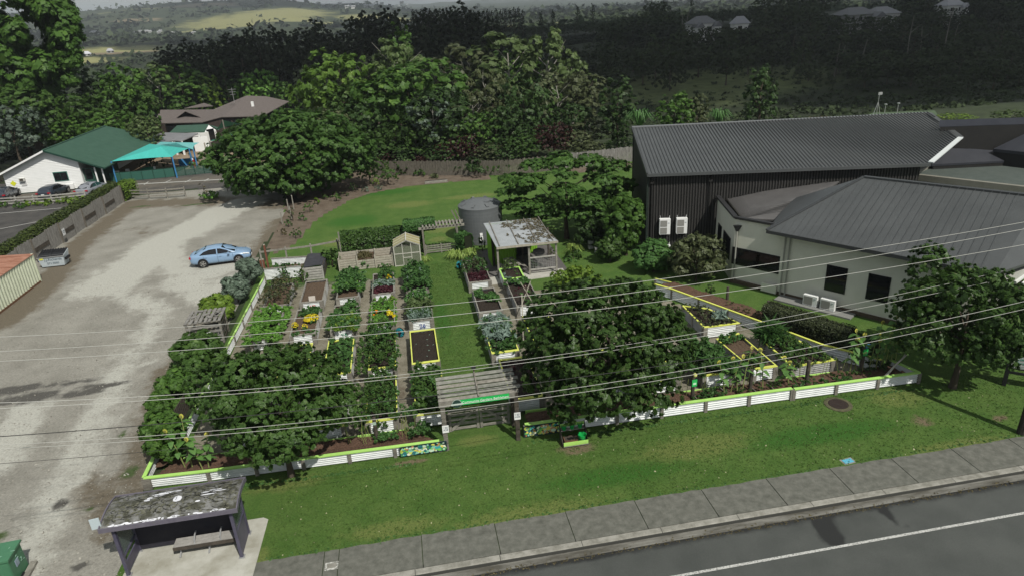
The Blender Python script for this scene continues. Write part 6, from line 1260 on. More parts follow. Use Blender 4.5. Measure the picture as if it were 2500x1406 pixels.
sn = Vector((-(C0 - Lf0).y, (C0 - Lf0).x, 0)).normalized(); sn = sn if sn.x < 0 else -sn
for x0_, x1_, yt, yb_ in ((1754, 1762, 555, 600), (1767, 1784, 575, 630)):
    q0, q1 = GP(x0_, yt, C0, sn), GP(x1_, yt + 12, C0, sn); win(q0, q1, 1.2, 2.75, nrm=sn)
# parapet roof part
pa, pb, pc = Lf0 + Vector((0, 0, ZP)), C0 + Vector((0, 0, ZP)), Cm + Vector((0, 0, ZP)) 
for a, b in ((pa, pb), (pb, pc)): MB().beam(a - o + Vector((0, 0, .04)), b - o + Vector((0, 0, .04)), .30, .14).build('parapet_cap', mat('dark_cap', (.03, .03, .032), rough=.5), ofc)
ra, rb, rc, rd = G(1775, 487, 4.2), G(1814, 534, 4.2), G(1990, 556, 4.2), G(2120, 452, 5.0); re_ = G(2060, 447, 5.2)
lowr = [ra, rb, Vector((24.2, 38.4, 4.2)), Vector((30, 42, 5.4)), Vector((25.3, 43.8, 4.7))]
MB().slab([p - o for p in lowr], .1).build('low_roof', mat('brown_grey_roof', (.085, .082, .082), (.11, .106, .105), rough=.5, scale=1.2), ofc)
ndl = (lowr[3] - lowr[0]).normalized()
for k in range(26):
    u = (k + .5) / 26; a = ra.lerp(rb, u); L = 7.5; b = a + Vector((.945, -.0 + .25 - .35 * u, .13)).normalized() * L; MB().beam(a - o + Vector((0, 0, .03)), b - o + Vector((0, 0, .03)), .035, .04).build('roof_rib', mat('brown_rib', (.06, .058, .058)), ofc)
# main hip roof
zE2, zR2 = 4.4, 7.0
h0, h1 = G(1872, 562, zE2), G(2430, 668, zE2); k0, k1 = G(2110, 432, zR2), G(2500, 475, zR2); k1 = k1 + (k1 - k0) * .1
MB().slab([p - o for p in (h0, h1, k1, k0)], .14).build('main_roof', CHAR, ofc)
bk0 = k0 + Vector((4.2, 4.5, -1.6)); MB().slab([p - o for p in (k0, bk0, h0 + Vector((4.5, 4.8, .3)), h0)], .14).build('hip_roof', CHAR, ofc)
MB().slab([p - o for p in (k1, k1 + Vector((5, 3.5, -2.6)), bk0, k0)], .14).build('rear_roof', CHAR, ofc)
h2 = h1 + Vector((8.5, 2.5, 0)); MB().slab([p - o for p in (h1, h2, k1)], .14).build('end_roof', CHAR, ofc)
MB().beam(k0 - o, k1 - o, .3, .10).build('ridge_cap', CHAR2, ofc); MB().beam(h0 - o, k0 - o, .22, .08).build('hip_cap', CHAR2, ofc)
MB().beam(h0 - o - Vector((0, 0, .1)), h1 - o - Vector((0, 0, .1)), .14, .2).build('gutter', CHAR2, ofc)
nnr = (h1 - h0).cross(k0 - h0).normalized(); nnr = nnr if nnr.z > 0 else -nnr
slope = nnr.cross(h1 - h0).normalized(); slope = slope if slope.z > 0 else -slope
Lr = (h1 - h0).length
for k in range(1, int(Lr / .4)):
    a = h0 + (h1 - h0).normalized() * k * .4
    ts = [q for q in (isect(a, slope, k0, k1), isect(a, slope, h0, k0), isect(a, slope, h1, k1)) if q is not None and q > .1]
    if ts: b = a + slope * (min(ts) - .05); MB().beam(a - o + nnr * .004, b - o + nnr * .004, .015, .009, up=tuple(nnr)).build('roof_rib', CHAR, ofc)
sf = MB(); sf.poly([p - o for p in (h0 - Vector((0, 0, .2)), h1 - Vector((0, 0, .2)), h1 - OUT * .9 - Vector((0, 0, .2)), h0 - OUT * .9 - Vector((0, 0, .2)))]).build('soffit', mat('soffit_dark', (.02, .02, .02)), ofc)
# downpipes
dp = mat('pipe_taupe', (.30, .30, .27), rough=.5)
q = C0 + OUT * .12 + D1 * .22 - o; MB().tube([(q.x, q.y, .1), (q.x, q.y, 3.75)], .055, 8).build('downpipe', dp, ofc)
rh = MB(); rh.add([(q.x + a_ * .26, q.y + b_ * .12 - .02, 4.02) for a_, b_ in ((-1, -1), (1, -1), (1, 1), (-1, 1))] + [(q.x + a_ * .07, q.y + b_ * .06, 3.62) for a_, b_ in ((-1, -1), (1, -1), (1, 1), (-1, 1))], [(0, 1, 2, 3), (7, 6, 5, 4), (0, 4, 5, 1), (1, 5, 6, 2), (2, 6, 7, 3), (3, 7, 4, 0)]).build('rain_head', BLACK, ofc)
for s_ in (.25, .55): q = Cm2 + OUT * .1 + D1 * s_ - o; MB().tube([(q.x, q.y, .1), (q.x, q.y, 4.2)], .05, 8).build('downpipe', dp, ofc)
q = Cm + OUT * .35 - D1 * .5 - o; MB().box((q.x, q.y, .35), (1.0, .12, .55), rz=math.atan2(D1.y, D1.x)).build('meter_box', TAUPE, ofc)
pp = Cm2 + OUT * .5 + D1 * 2.6; MB().box((pp.x, pp.y, .05), (4.6, 1.0, .1), rz=math.atan2(D1.y, D1.x)).build('unit_pad', mat('pad_grey', (.2, .2, .19)), kind='structure')
for (px, py, lb) in ((1972, 752, 'left white condenser on the pad below the taupe wall'), (2014, 763, 'right white condenser on the pad below the taupe wall')):
    g = G(px, py); g = pp + D1 * ((g - pp).dot(D1)); unit_ac(lb, (g.x, g.y, .11), math.atan2(D1.y, D1.x), w=.84, h=.66, d=.34, fans=1, brackets=False, group='white condensers by the taupe wall')
# ================================================================== ROOFS BEHIND
def roofbox(name, label, pts, thick, m, wallm, cat='building', zb=0.0, inset=.25):
    o_ = Vector((pts[0].x, pts[0].y, 0)); t = thing(name, label, cat, o_); MB().slab([p - o_ for p in pts], thick).build('roof', m, t); c = sum(pts, Vector()) / len(pts)
    for a, b in zip(pts, pts[1:] + pts[:1]):
        a = a.lerp(c, inset * .1); b = b.lerp(c, inset * .1); MB().poly([Vector((a.x, a.y, zb)) - o_, Vector((b.x, b.y, zb)) - o_, b - o_ - Vector((0, 0, thick + .02)), a - o_ - Vector((0, 0, thick + .02))]).build('wall', wallm, t)
    return t, o_
MEMB = mat('green_membrane', (.060, .075, .068), (.085, .10, .09), rough=.8, scale=1.5, bump=.1)
BEI = mat('beige_fascia', (.19, .185, .155), (.23, .22, .19), rough=.7, scale=2)
gpts = [G(2222, 431, 4.8), G(2560, 470, 4.8), G(2600, 404, 4.8), G(2325, 381, 4.8)]
t, o_ = roofbox('flat_roofed_annexe', 'annexe with a flat green grey membrane roof and beige fascia', gpts, .12, MEMB, BLK)
for a, b in zip(gpts, gpts[1:] + gpts[:1]): MB().beam(a - o_ + Vector((0, 0, .0)), b - o_ + Vector((0, 0, .0)), .34, .44).build('fascia', BEI, t)
q = G(2333, 408, 4.82) - o_; MB().box((q.x, q.y, q.z + .1), (.5, .4, .25)).build('roof_vent', BLACK, t)
q = G(2451, 389, 5.05); unit_ac('small white unit standing on the flat green roof', q, -.5, w=.8, h=.8, fans=1, brackets=False)
roofbox('dark_roofed_block', 'low dark roofed block behind the flat green roof', [G(2275, 402, 5.2), G(2450, 393, 5.2), G(2600, 386, 5.2), G(2600, 325, 6.4), G(2335, 345, 6.4)], .15, mat('dark_roof', (.030, .032, .040), (.040, .042, .050), rough=.45, scale=1.2), BLK)
roofbox('far_dark_roofed_block', 'long dark blue grey roof beyond the clipped end of the barn', [G(2335, 321, 7.2), G(2600, 314, 7.2), G(2600, 284, 8.2), G(2295, 294, 8.2)], .5, mat('blue_grey_roof', (.045, .048, .062), (.058, .062, .078), rough=.45, scale=1.0), BLK)
roofbox('corner_dark_roof', 'dark pitched roof with pale edge at the right beside the annexe', [G(2425, 364, 6.0), G(2560, 378, 6.0), G(2620, 300, 7.4), G(2500, 328, 7.0)], .22, mat('dark_roof', (.03, .03, .04)), BLK)
roofbox('green_roofed_shed', 'green roofed shed rising behind the barn ridge', [A(2090, 299, 86), A(2300, 296, 86), A(2282, 270, 92), A(2130, 276, 92)], .2, mat('moss_green_roof', (.055, .085, .045), (.075, .11, .06), scale=2), mat('grey_wall', (.15, .15, .14)))
g = A(2140, 278, 70); t = thing('roof_antenna', 'tripod antenna mast with small dishes above the barn ridge', 'antenna', (g.x, g.y, g.z + .3)); 
for a in (-.6, .6): MB().beam((a, 0, -1), (0, 0, 1.0), .05, .05).build('leg', STEEL, t)
MB().tube([(0, 0, -1), (0, 0, 2.0)], .035, 6).build('mast', STEEL, t); MB().box((.1, 0, 1.9), (.5, .06, .3)).build('dish', STEEL, t)
for k, dx in enumerate((1.0, 2.6)): MB().tube([(dx + .0, 0, -1), (dx + .0, 0, .6)], .04, 6).build('mast', STEEL, t); MB().lathe((dx, 0, .5), [(.02, 0), (.16, .1), (.16, .2)], 8).build('dish', STEEL, t)
# white canopy truss right of the office
cn = thing('white_entry_canopy', 'white slatted entry canopy at the right end of the office roof', 'canopy', (G(2455, 690, 3.6).x, G(2455, 690, 3.6).y, 0)); o_ = Vector((cn.location.x, cn.location.y, 0))
a, b = G(2443, 690, 3.5), G(2640, 555, 4.2); MB().beam(a - o_, b - o_, .5, .35).build('beam', mat('canopy_white', (.36, .36, .33), (.42, .42, .38), scale=2), cn)
for k in range(4): p = G(2478 + k * 18, 690 + k * 4, 3.1); q = p + (b - a) * .8; MB().beam(p - o_, q - o_, .10, .16).build('slat', WHITE, cn)
for k in range(3): p = G(2460 + 30 * k, 700, 3.0); MB().box((p.x - o_.x + 1, p.y - o_.y + 1, 1.5), (.2, .2, 3.0)).build('post', DWOOD, cn)
# ================================================================== GARDEN INFORMATION SIGN AND UTILITY POLE
sb_ = thing('information_sign', 'dark framed pale information sign on legs at the right edge', 'sign', G(2450, 940), rz=R_(-40))
MB().box((0, 0, .65), (.16, .16, 1.3)).build('leg', BLACK, sb_); MB().box((3.0, 0, .65), (.16, .16, 1.3)).build('leg', BLACK, sb_)
MB().box((1.45, 0, 1.55), (3.1, .1, 1.2)).build('frame', BLACK, sb_); MB().box((1.45, -.06, 1.55), (2.9, .02, 1.05)).build('board', mat('sign_pale', (.45, .47, .47), rough=.4), sb_)
MB().box((1.45, 0, .75), (2.9, .08, .12)).build('rail', BLACK, sb_)
lg = MB().lathe((0, 0, 0), [(.17, 0), (.17, .012)], 20).build('logo', mat('logo_dark', (.02, .05, .04)), sb_); lg.rotation_euler = (R_(90), 0, 0); lg.location = (.42, -.075, 1.85)
text('lettering', 'Community', mat('sign_teal', (.03, .28, .2)), sb_, (.22, -.08, 1.52), (R_(90), 0, 0), .20, align='LEFT'); text('lettering', 'Gardens Bethlehem', MATS['sign_teal'], sb_, (.22, -.08, 1.32), (R_(90), 0, 0), .17, align='LEFT')
for k in range(2): MB().box((1.45, -.075, 1.16 - k * .08), (2.4, .008, .02)).build('print_line', mat('sign_grey', (.25, .27, .27)), sb_)
up_ = thing('utility_pole', 'dark timber utility pole with pale conduit at the right edge', 'pole', (G(2492, 1058).x, G(2492, 1058).y, 0))
MB().tube([(0, 0, 0), (.12, 0, 5), (.25, 0, 10.6)], [.17, .15, .12], 12).build('shaft', mat('pole_dark', (.018, .014, .012), (.035, .03, .025), scale=3), up_); MB().tube([(-.05, -.17, .3), (.02, -.17, 3.0)], .025, 6).build('conduit', WHITE, up_)
for z in (8.9, 9.9): MB().box((.25, 0, z), (.12, 2.2, .12)).build('cross_arm', DWOOD, up_)
for z, y_ in ((9.95, -.9), (9.95, 0), (9.95, .9)): MB().lathe((.25, y_, z + .05), [(.03, 0), (.06, .06), (.04, .14)], 8).build('insulator', WHITE, up_)
# ================================================================== WIRES
WIRE = mat('sunlit_pale_cable', (.42, .42, .39), rough=.5); WIRED = mat('black_cable', (.02, .02, .02), rough=.6)  # pale grey: sunlight on the wires put into their colour
def wire(label, pts, Y, m=WIRE, r=.0085, Yb=None, group='overhead power lines'):
    ys = Y if hasattr(Y, '__len__') else [Y] * len(pts); P = [A(p[0], p[1], y) for p, y in zip(pts, ys)]
    # smooth quadratic through the picked points
    px_ = np.array([p[0] for p in pts], float); py_ = np.array([p[1] for p in pts], float); c = np.polyfit(px_, py_, 2 if len(pts) > 2 else 1); yc = np.polyfit(px_, np.array(ys, float), 1)
    xs = np.linspace(px_.min(), px_.max(), 36); Q = [A(x, np.polyval(c, x), np.polyval(yc, x)) for x in xs]
    o_ = Q[0].copy(); t = MB().tube([q - o_ for q in Q], r, 5).build('power_line', m); t.location = o_; tag(t, label, 'power line', group)
wire('topmost pale wire crossing the garden above the central lawn', [(-150, 829), (0, 822), (550, 787.6), (1100, 742), (1600, 685), (2500, 542), (2650, 515)], 20.9)
wire('second pale wire from the top crossing the garden', [(-150, 864), (0, 858), (550, 820.6), (1100, 769), (1600, 708), (2500, 559), (2650, 531)], 20.2)
wire('third pale wire from the top crossing above the raised beds', [(-150, 888), (0, 882), (550, 845), (1100, 798), (1500, 750), (2500, 597), (2650, 571)], 19.5)
wire('upper wire of the middle pair running to the office roof', [(-150, 982), (200, 978), (654, 951), (1100, 900), (1500, 839), (2450, 664)], [20, 20, 20, 20.5, 21.5, 26])
wire('lower wire of the middle pair running to the office roof', [(-150, 1000), (200, 986), (660, 959), (1100, 908), (1500, 849), (2425, 688)], [20, 20, 20, 20.5, 21.5, 25.5])
wire('upper wire of the lowest pair in front of the street trees', [(-150, 1092), (200, 1074), (900, 1012), (1500, 933), (2500, 735), (2650, 700)], 19.6)
wire('lower wire of the lowest pair in front of the street trees', [(-150, 1100), (200, 1085.6), (900, 1024), (1500, 945), (2500, 754), (2650, 720)], 20.4)
wire('thick black cable crossing the gravel lot and the pergola', [(-150, 1074), (0, 1065.7), (345, 1038), (900, 985), (1242, 942), (1460, 912), (1900, 850)], [20, 20, 20, 20.5, 21, 21, 24], WIRED, .013)
wire('thin dark cable low across the gravel lot', [(-150, 1142), (0, 1130), (350, 1103), (600, 1078)], [20, 20, 21, 24], WIRED, .008)
t = thing('cable_insulator', 'small pale insulator where the middle wires reach the office roof', 'insulator', A(2424, 688, 25.5)); MB().lathe((0, 0, -.1), [(.05, 0), (.14, .06), (.14, .16), (.05, .22)], 10).build('bell', WHITE, t)
t = thing('wall_bracket_lamp', 'small round pale lamp under the office eave', 'lamp', A(2392, 664, 26.5)); MB().lathe((0, 0, -.1), [(.05, 0), (.12, .06), (.12, .16), (.05, .22)], 10).build('globe', WHITE, t)
# ================================================================== STREET TREES (unique crowns)
def big_tree(label, base, cen, rad, key, nclump, per, leaf, cr, nl=26, rr=.42, hollow=.72, low=-.6, trunk=(.16, 5), seed=1, name='street_tree', flat=.85, up=.35, extra=(), th=None, bark=BARK, aspect=1.7, tvar=.28, shell=.72):
    rng = np.random.default_rng(seed); t = thing(name, label, 'tree', base); o = Vector(base); c = Vector(cen) - o
    lob = blobset(nl, rad[0] * .86, rad[1] * .86, rad[2] * .90, rr, rng, 0, flat, hollow); lob = [(l[0] + c.x, l[1] + c.y, l[2] + c.z, l[3], l[4], l[5]) for l in lob]
    for e in extra: q = Vector(e[:3]) - o; lob.append((q.x, q.y, q.z, e[3], e[4], e[5]))
    P, N_, T = crown_pts(lob, nclump, per, cr, rng, up, shell, low, tvar, flat)
    P2, N2, T2 = crown_pts([(l[0], l[1], l[2], l[3] * .8, l[4] * .8, l[5] * .8) for l in lob], int(nclump * .3), max(8, per // 3), cr, rng, up, .6, low, tvar, flat); sz = np.concatenate([np.full(len(P), leaf), np.full(len(P2), leaf * 2.1)]); P = np.concatenate([P, P2]); N_ = np.concatenate([N_, N2]); T = np.concatenate([T, T2])
    ok = P[:, 2] > .25; P, N_, T, sz = P[ok], N_[ok], T[ok], sz[ok]
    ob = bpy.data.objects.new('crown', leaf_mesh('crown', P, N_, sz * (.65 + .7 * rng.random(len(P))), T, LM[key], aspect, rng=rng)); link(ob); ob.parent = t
    h = th or (c.z + rad[2] * .5); trunk_mb(h, trunk[0], trunk[1], min(.55, rad[0] / h * .55), .28, seed=seed).build('trunk', bark, t, smooth=True)
    return t
big_tree('dense rounded dark green street tree left of the entrance pergola', (-6.2, 24.75, 0), (-6.3, 25.5, 3.4), (3.1, 3.4, 2.45), 'griselinia', 2500, 48, .098, .27, 34, .36, .74, -.75, (.13, 6), 3, extra=((-9.6, 28.4, 2.7, 1.3, 1.3, 1.2), (-3.6, 25.6, 2.6, 1.0, 1.0, 1.1)))
big_tree('largest rounded dark green street tree right of the entrance pergola', (8.05, 25.4, 0), (7.85, 25.4, 4.2), (4.15, 3.8, 3.2), 'griselinia', 3300, 48, .100, .28, 36, .36, .74, -.85, (.16, 7), 11, extra=((6.1, 23.9, 2.1, 1.3, .9, .9), (9.7, 23.9, 1.9, 1.2, .8, .8), (4.7, 24.8, 3.2, .9, .8, 1.0)))
big_tree('dark street tree over the right lawn in front of the office', (24.6, 24.0, 0), (25.0, 24.4, 3.6), (3.4, 3.3, 2.5), 'griselinia', 2100, 46, .100, .28, 28, .38, .74, -.75, (.15, 6), 23, extra=((27.6, 24.2, 2.9, 1.9, 1.5, 1.7), (22.8, 24.2, 2.7, 1.2, 1.2, 1.2), (26.6, 24.0, 3.2, 1.9, 1.7, 1.4), (24.4, 26.4, 5.4, 1.2, 1.2, 1.2)))
# big spreading tree beyond the lot
g = A(700, 372, 76); big_tree('wide spreading dark green tree at the far end of the gravel lot', (-11.5, 74.5, 0), (-11.9, 76, 4.7), (9.4, 7.2, 4.9), 'maple', 2700, 36, .26, .58, 46, .34, .76, -.85, (.32, 8), 5, name='spreading_tree', flat=.72, up=.7)
# layered tree by the shed
big_tree('layered spreading bright green tree beside the open shed', (12.6, 51.6, 0), (12.9, 52.6, 4.1), (6.0, 4.6, 3.3), 'maple', 1700, 38, .17, .42, 34, .27, .84, -.6, (.2, 9), 8, name='layered_tree', flat=.58, up=.9, th=5.6, extra=((10.6, 50.8, 3.1, 1.9, 1.4, .6), (14.4, 50.6, 2.7, 1.9, 1.3, .6), (12.6, 50.2, 3.8, 1.6, 1.2, .5), (9.3, 52.5, 4.6, 1.3, 1.2, .5)))
big_tree('bushy tree with reddish tips against the corner of the black building', (15.9, 46.2, 0), (15.7, 46.4, 2.7), (1.75, 1.6, 2.5), 'bright', 800, 32, .17, .34, 18, .4, .66, -.9, (.09, 5), 14, name='bushy_tree')
big_tree('fluffy light green shrub left of the white wall units', (16.6, 42.4, 0), (16.6, 42.4, 1.2), (1.6, 1.3, 1.4), 'crop', 600, 36, .11, .34, 14, .45, .6, -.9, (.05, 4), 15, name='fluffy_shrub')
big_tree('sparse twiggy tree in front of the white wall units', (18.7, 39.9, 0), (18.8, 39.9, 1.75), (2.0, 1.5, 1.6), 'olive', 330, 24, .14, .45, 20, .35, .82, -.9, (.07, 9), 16, name='sparse_tree', tvar=.35)
big_tree('low mixed shrub with pale tips behind the right street tree', (10.6, 41.3, 0), (10.6, 41.3, .75), (1.9, 1.2, .9), 'yellowgreen', 190, 26, .11, .3, 12, .45, .6, -.9, (.04, 3), 18, name='mixed_shrub')
gg = G(1445, 606); big_tree('shaded dark shrub between the layered tree and the bushy one', (gg.x, gg.y, 0), (gg.x, gg.y, 1.3), (1.5, 1.2, 1.3), 'dark', 260, 30, .13, .3, 12, .45, .6, -.9, (.05, 4), 19, name='shaded_shrub')
gg = G(1490, 640); big_tree('glossy green shrub in front of the bushy reddish tree', (gg.x, gg.y, 0), (gg.x, gg.y, 1.1), (1.5, 1.1, 1.1), 'mid', 300, 30, .12, .3, 12, .45, .6, -.9, (.05, 4), 20, name='glossy_shrub')
gg = G(1610, 655); big_tree('mixed green shrub at the foot of the black wall', (gg.x, gg.y, 0), (gg.x, gg.y, .9), (1.6, 1.1, .95), 'mid', 300, 30, .11, .3, 12, .45, .6, -.9, (.05, 4), 21, name='wall_shrub')
# shrubs along the lot edge
big_tree('round grey green olive shrub beside the front of the blue car', (-12.0, 48.7, 0), (-12.05, 48.7, 1.25), (1.0, 1.0, 1.1), 'grey', 620, 36, .10, .26, 14, .42, .62, -.9, (.06, 4), 31, name='olive_shrub')
big_tree('looser grey green olive shrub below the round one', (-12.4, 45.6, 0), (-12.4, 45.6, 1.2), (1.15, 1.1, 1.0), 'grey', 520, 36, .10, .28, 14, .42, .62, -.9, (.06, 4), 32, name='olive_shrub')
big_tree('bright citrus bush between the olive shrub and the pallet shelter', (-12.7, 42.6, 0), (-12.9, 42.6, 1.0), (1.35, 1.3, 1.05), 'yellowgreen', 420, 30, .15, .3, 12, .45, .6, -.9, (.05, 4), 33, name='citrus_bush')
big_tree('dark green bush below the white chest at the lot edge', (-12.8, 35.2, 0), (-12.2, 35.2, 1.35), (1.5, 1.9, 1.5), 'mid', 900, 36, .12, .3, 16, .42, .65, -.9, (.07, 4), 34, name='dark_bush')
big_tree('medium bush with yellowish leaves by the dark screen fence', (-12.7, 31.8, 0), (-12.6, 31.8, 1.1), (1.1, 1.5, 1.2), 'bright', 480, 30, .12, .28, 12, .45, .62, -.9, (.06, 4), 35, name='yellowish_bush')
big_tree('tall dense bush filling the left corner planter', (-11.5, 26.7, .3), (-11.6, 26.8, 1.6), (1.0, 1.05, 1.45), 'bright', 1000, 38, .085, .25, 16, .42, .66, -.9, (.05, 5), 36, name='corner_bush')
big_tree('second dense bush behind the left corner planter', (-12.9, 30.0, 0), (-12.9, 30.0, 1.0), (.65, .9, 1.0), 'bright', 560, 36, .085, .25, 12, .42, .66, -.9, (.05, 4), 37, name='corner_bush')
# ------------------------------------------------------------------ sunflowers
def leafcard(mb, p, d, L, w, droop=.35):
    d = Vector((d[0], d[1], 0)).normalized(); s = Vector((-d.y, d.x, 0)); p = Vector(p)
    a = [p, p + d * L * .35 + s * w * .5 + Vector((0, 0, L * .06)), p + d * L * .35 - s * w * .5 + Vector((0, 0, L * .06)), p + d * L * .75 + s * w * .32 - Vector((0, 0, L * droop * .5)), p + d * L * .75 - s * w * .32 - Vector((0, 0, L * droop * .5)), p + d * L - Vector((0, 0, L * droop))]
    mb.add(a, [(0, 2, 1), (1, 2, 4, 3), (3, 4, 5)])
SFL = mat('sunflower_leaf', (.04, .11, .02), (.10, .20, .045), rough=.6, scale=3); STM = mat('sunflower_stem', (.16, .20, .06), (.26, .29, .10), rough=.7, scale=4)
PET = mat('petal_yellow', (.50, .48, .08), rough=.6); SEED = mat('seed_head', (.10, .10, .02), (.30, .30, .08), scale=20)
def sunflower(label, loc, h, seed, heads=1, lean=.15, group='sunflowers', leaves=9, z=.35):
    rd = random.Random(seed); t = thing('sunflower', label, 'sunflower', (loc[0], loc[1], z), group=group); a = rd.random() * 6.28; lx, ly = math.cos(a) * lean, math.sin(a) * lean
    pts = [(0, 0, 0), (lx * .3 * h, ly * .3 * h, h * .5), (lx * h, ly * h, h)]; MB().tube(pts, [.028, .022, .014], 6).build('stem', STM, t)
    lf = MB()
    for k in range(leaves):
        u = .30 + .68 * k / leaves; p = Vector(pts[0]).lerp(Vector(pts[1]), u * 2) if u < .5 else Vector(pts[1]).lerp(Vector(pts[2]), u * 2 - 1); b = k * 2.4 + rd.random(); leafcard(lf, p, (math.cos(b), math.sin(b)), rd.uniform(.28, .5), rd.uniform(.22, .34), rd.uniform(.2, .6))
    lf.build('leaves', SFL, t)
    for k in range(heads):
        p = Vector(pts[2]) - Vector((0, 0, .35 * k)) + Vector((rd.uniform(-.15, .15) * k, rd.uniform(-.15, .15) * k, 0)); nrm = Vector((rd.uniform(-.6, .6), -1, rd.uniform(-.2, .5))).normalized(); u = nrm.cross(Vector((0, 0, 1))).normalized(); v = nrm.cross(u)
        hd = MB(); r = .065; hd.poly([p + nrm * .02 + (u * math.cos(q * .7854) + v * math.sin(q * .7854)) * r for q in range(8)]); hd.build('seed_head', SEED, t)
        pe = MB()
        for q in range(14): b = q * 6.283 / 14; c = math.cos(b), math.sin(b); d = u * c[0] + v * c[1]; e = u * -c[1] + v * c[0]; pe.add([p + d * r * .8 + e * .03, p + d * r * .8 - e * .03, p + d * r * 1.9 - nrm * .02], [(0, 1, 2)])
        pe.build('petals', PET, t)
sf = []
for i, (px, py, h_) in enumerate(((2088, 902, 2.2), (2105, 905, 1.9), (2122, 898, 2.5), (2138, 902, 2.1), (2150, 896, 2.8), (2160, 898, 2.3), (2172, 890, 2.6), (2075, 905, 1.7), (2184, 893, 2.2))):
    g = G(px, py, .35); sunflower('tall sunflower in the crowded clump at the right end of the planter', g, h_, 50 + i, 1 + i % 2, .12, 'sunflowers crowded at the right end of the planter', 10)
for i, (px, py, h_, lb) in enumerate(((1784, 956, 2.0, 'sunflower with yellowing head before the brown soil bed'), (1800, 958, 1.7, 'sunflower with broad leaves left of the white bottle post'), (1812, 955, 2.2, 'sunflower leaning right over the brown soil bed'), (1862, 948, 1.9, 'sunflower bending over the right rim of the brown bed'), (1905, 942, 1.4, 'short sunflower by the corner of the dense herb bed'), (1925, 940, 1.5, 'thin sunflower before the dense herb bed'), (1768, 960, 1.6, 'leftmost thin sunflower stalk in the right planter'))):
    sunflower(lb, G(px, py, .35), h_, 70 + i, 1, .22, 'single sunflowers in the right planter', 7)
for i, (px, py, h_, lb) in enumerate(((470, 1140, 2.3, 'tallest sunflower with pale flower beside the corner bush'), (495, 1145, 1.6, 'sunflower with splayed yellow stalks in the left planter'), (510, 1140, 1.5, 'short sunflower stalk nearest the left street tree'), (452, 1140, 1.9, 'sunflower with drooping leaves by the corner bush'))):
    sunflower(lb, G(px, py, .35), h_, 80 + i, 1, .2, 'sunflowers in the left corner planter', 11)
st_ = MB(); rd = random.Random(5)
for i in range(46):
    a = (1640 + rd.random() * 540) if i < 32 else (850 + rd.random() * 200); b = 976 - (a - 1640) * .143 - rd.uniform(0, 18) if i < 32 else 1090 - (a - 850) * .13 - rd.uniform(0, 15)
    g = G(a, b, .35); st_.tube([(g.x, g.y, .35), (g.x + rd.uniform(-.15, .15), g.y + rd.uniform(-.1, .1), .35 + rd.uniform(.5, 1.2))], .012, 4)
st_.build('dry_stalks', STM, label='thin upright stalks standing in the front planters', kind='stuff')
for i, (p, q) in enumerate((((1695, 968), (1703, 977)), ((1756, 946), (1773, 961)), ((1837, 950), (1845, 957)), ((1872, 936), (1889, 952)))):
    a, b = G(*p, .38), G(*q, .38); t = thing('planter_divider', 'thin timber divider laid across the right planter', 'timber strip', a, group='timber dividers across the right planter'); MB().beam((0, 0, .02), tuple(b - a + Vector((0, 0, .02))), .04, .09).build('strip', WOOD, t)
def P4(*pts, z=.35): return [Vector((G(*p, z).x, G(*p, z).y, 0)) for p in pts]
for nm, lb, pp, key, h_, n_, lf_, ov in (
 ('strawberry_plants', 'low strawberry plants in the right planter by the green plaque', P4((1692, 985), (1775, 968), (1770, 950), (1692, 962)), 'crop', .25, 900, .10, 0),
 ('creeping_plants', 'creeping greenery along the lime board of the right planter', P4((1935, 954), (2080, 932), (2075, 922), (1930, 942)), 'crop', .30, 900, .09, .05),
 ('low_greens', 'scattered low greens in the right planter', P4((1790, 965), (2170, 912), (2160, 900), (1790, 950)), 'mid', .3, 1000, .09, 0),
 ('green_mounds', 'bright leafy mound in the left planter behind the mural', P4((1005, 1075), (1055, 1065), (1045, 1040), (990, 1050)), 'crop', .45, 1000, .10, .1),
 ('green_mounds', 'leafy mound left of the mural in the left planter', P4((920, 1085), (975, 1078), (970, 1060), (915, 1068)), 'crop', .4, 800, .10, .1),
 ('bushy_row', 'bushy green row behind the left planter board', P4((960, 1035), (1070, 1020), (1065, 1000), (955, 1012)), 'crop', .6, 1600, .10, .1),
 ('trailing_greens', 'green growth at the foot of the yellow beds', P4((880, 1060), (950, 1050), (945, 1030), (880, 1040)), 'mid', .4, 500, .10, .1),
 ('dark_weeds', 'dark low growth under the right corner branch', P4((2110, 915), (2215, 900), (2210, 885), (2100, 892)), 'dark', .35, 500, .10, 0),
 ('red_twigs', 'reddish low twigs in the slanting planter', P4((1760, 745), (1870, 790), (1880, 780), (1775, 735), z=.45), 'brown', .4, 500, .09, 0)):
    crop(nm, lb, pp, key, h_, n_, lf_, ov, z0=.38)
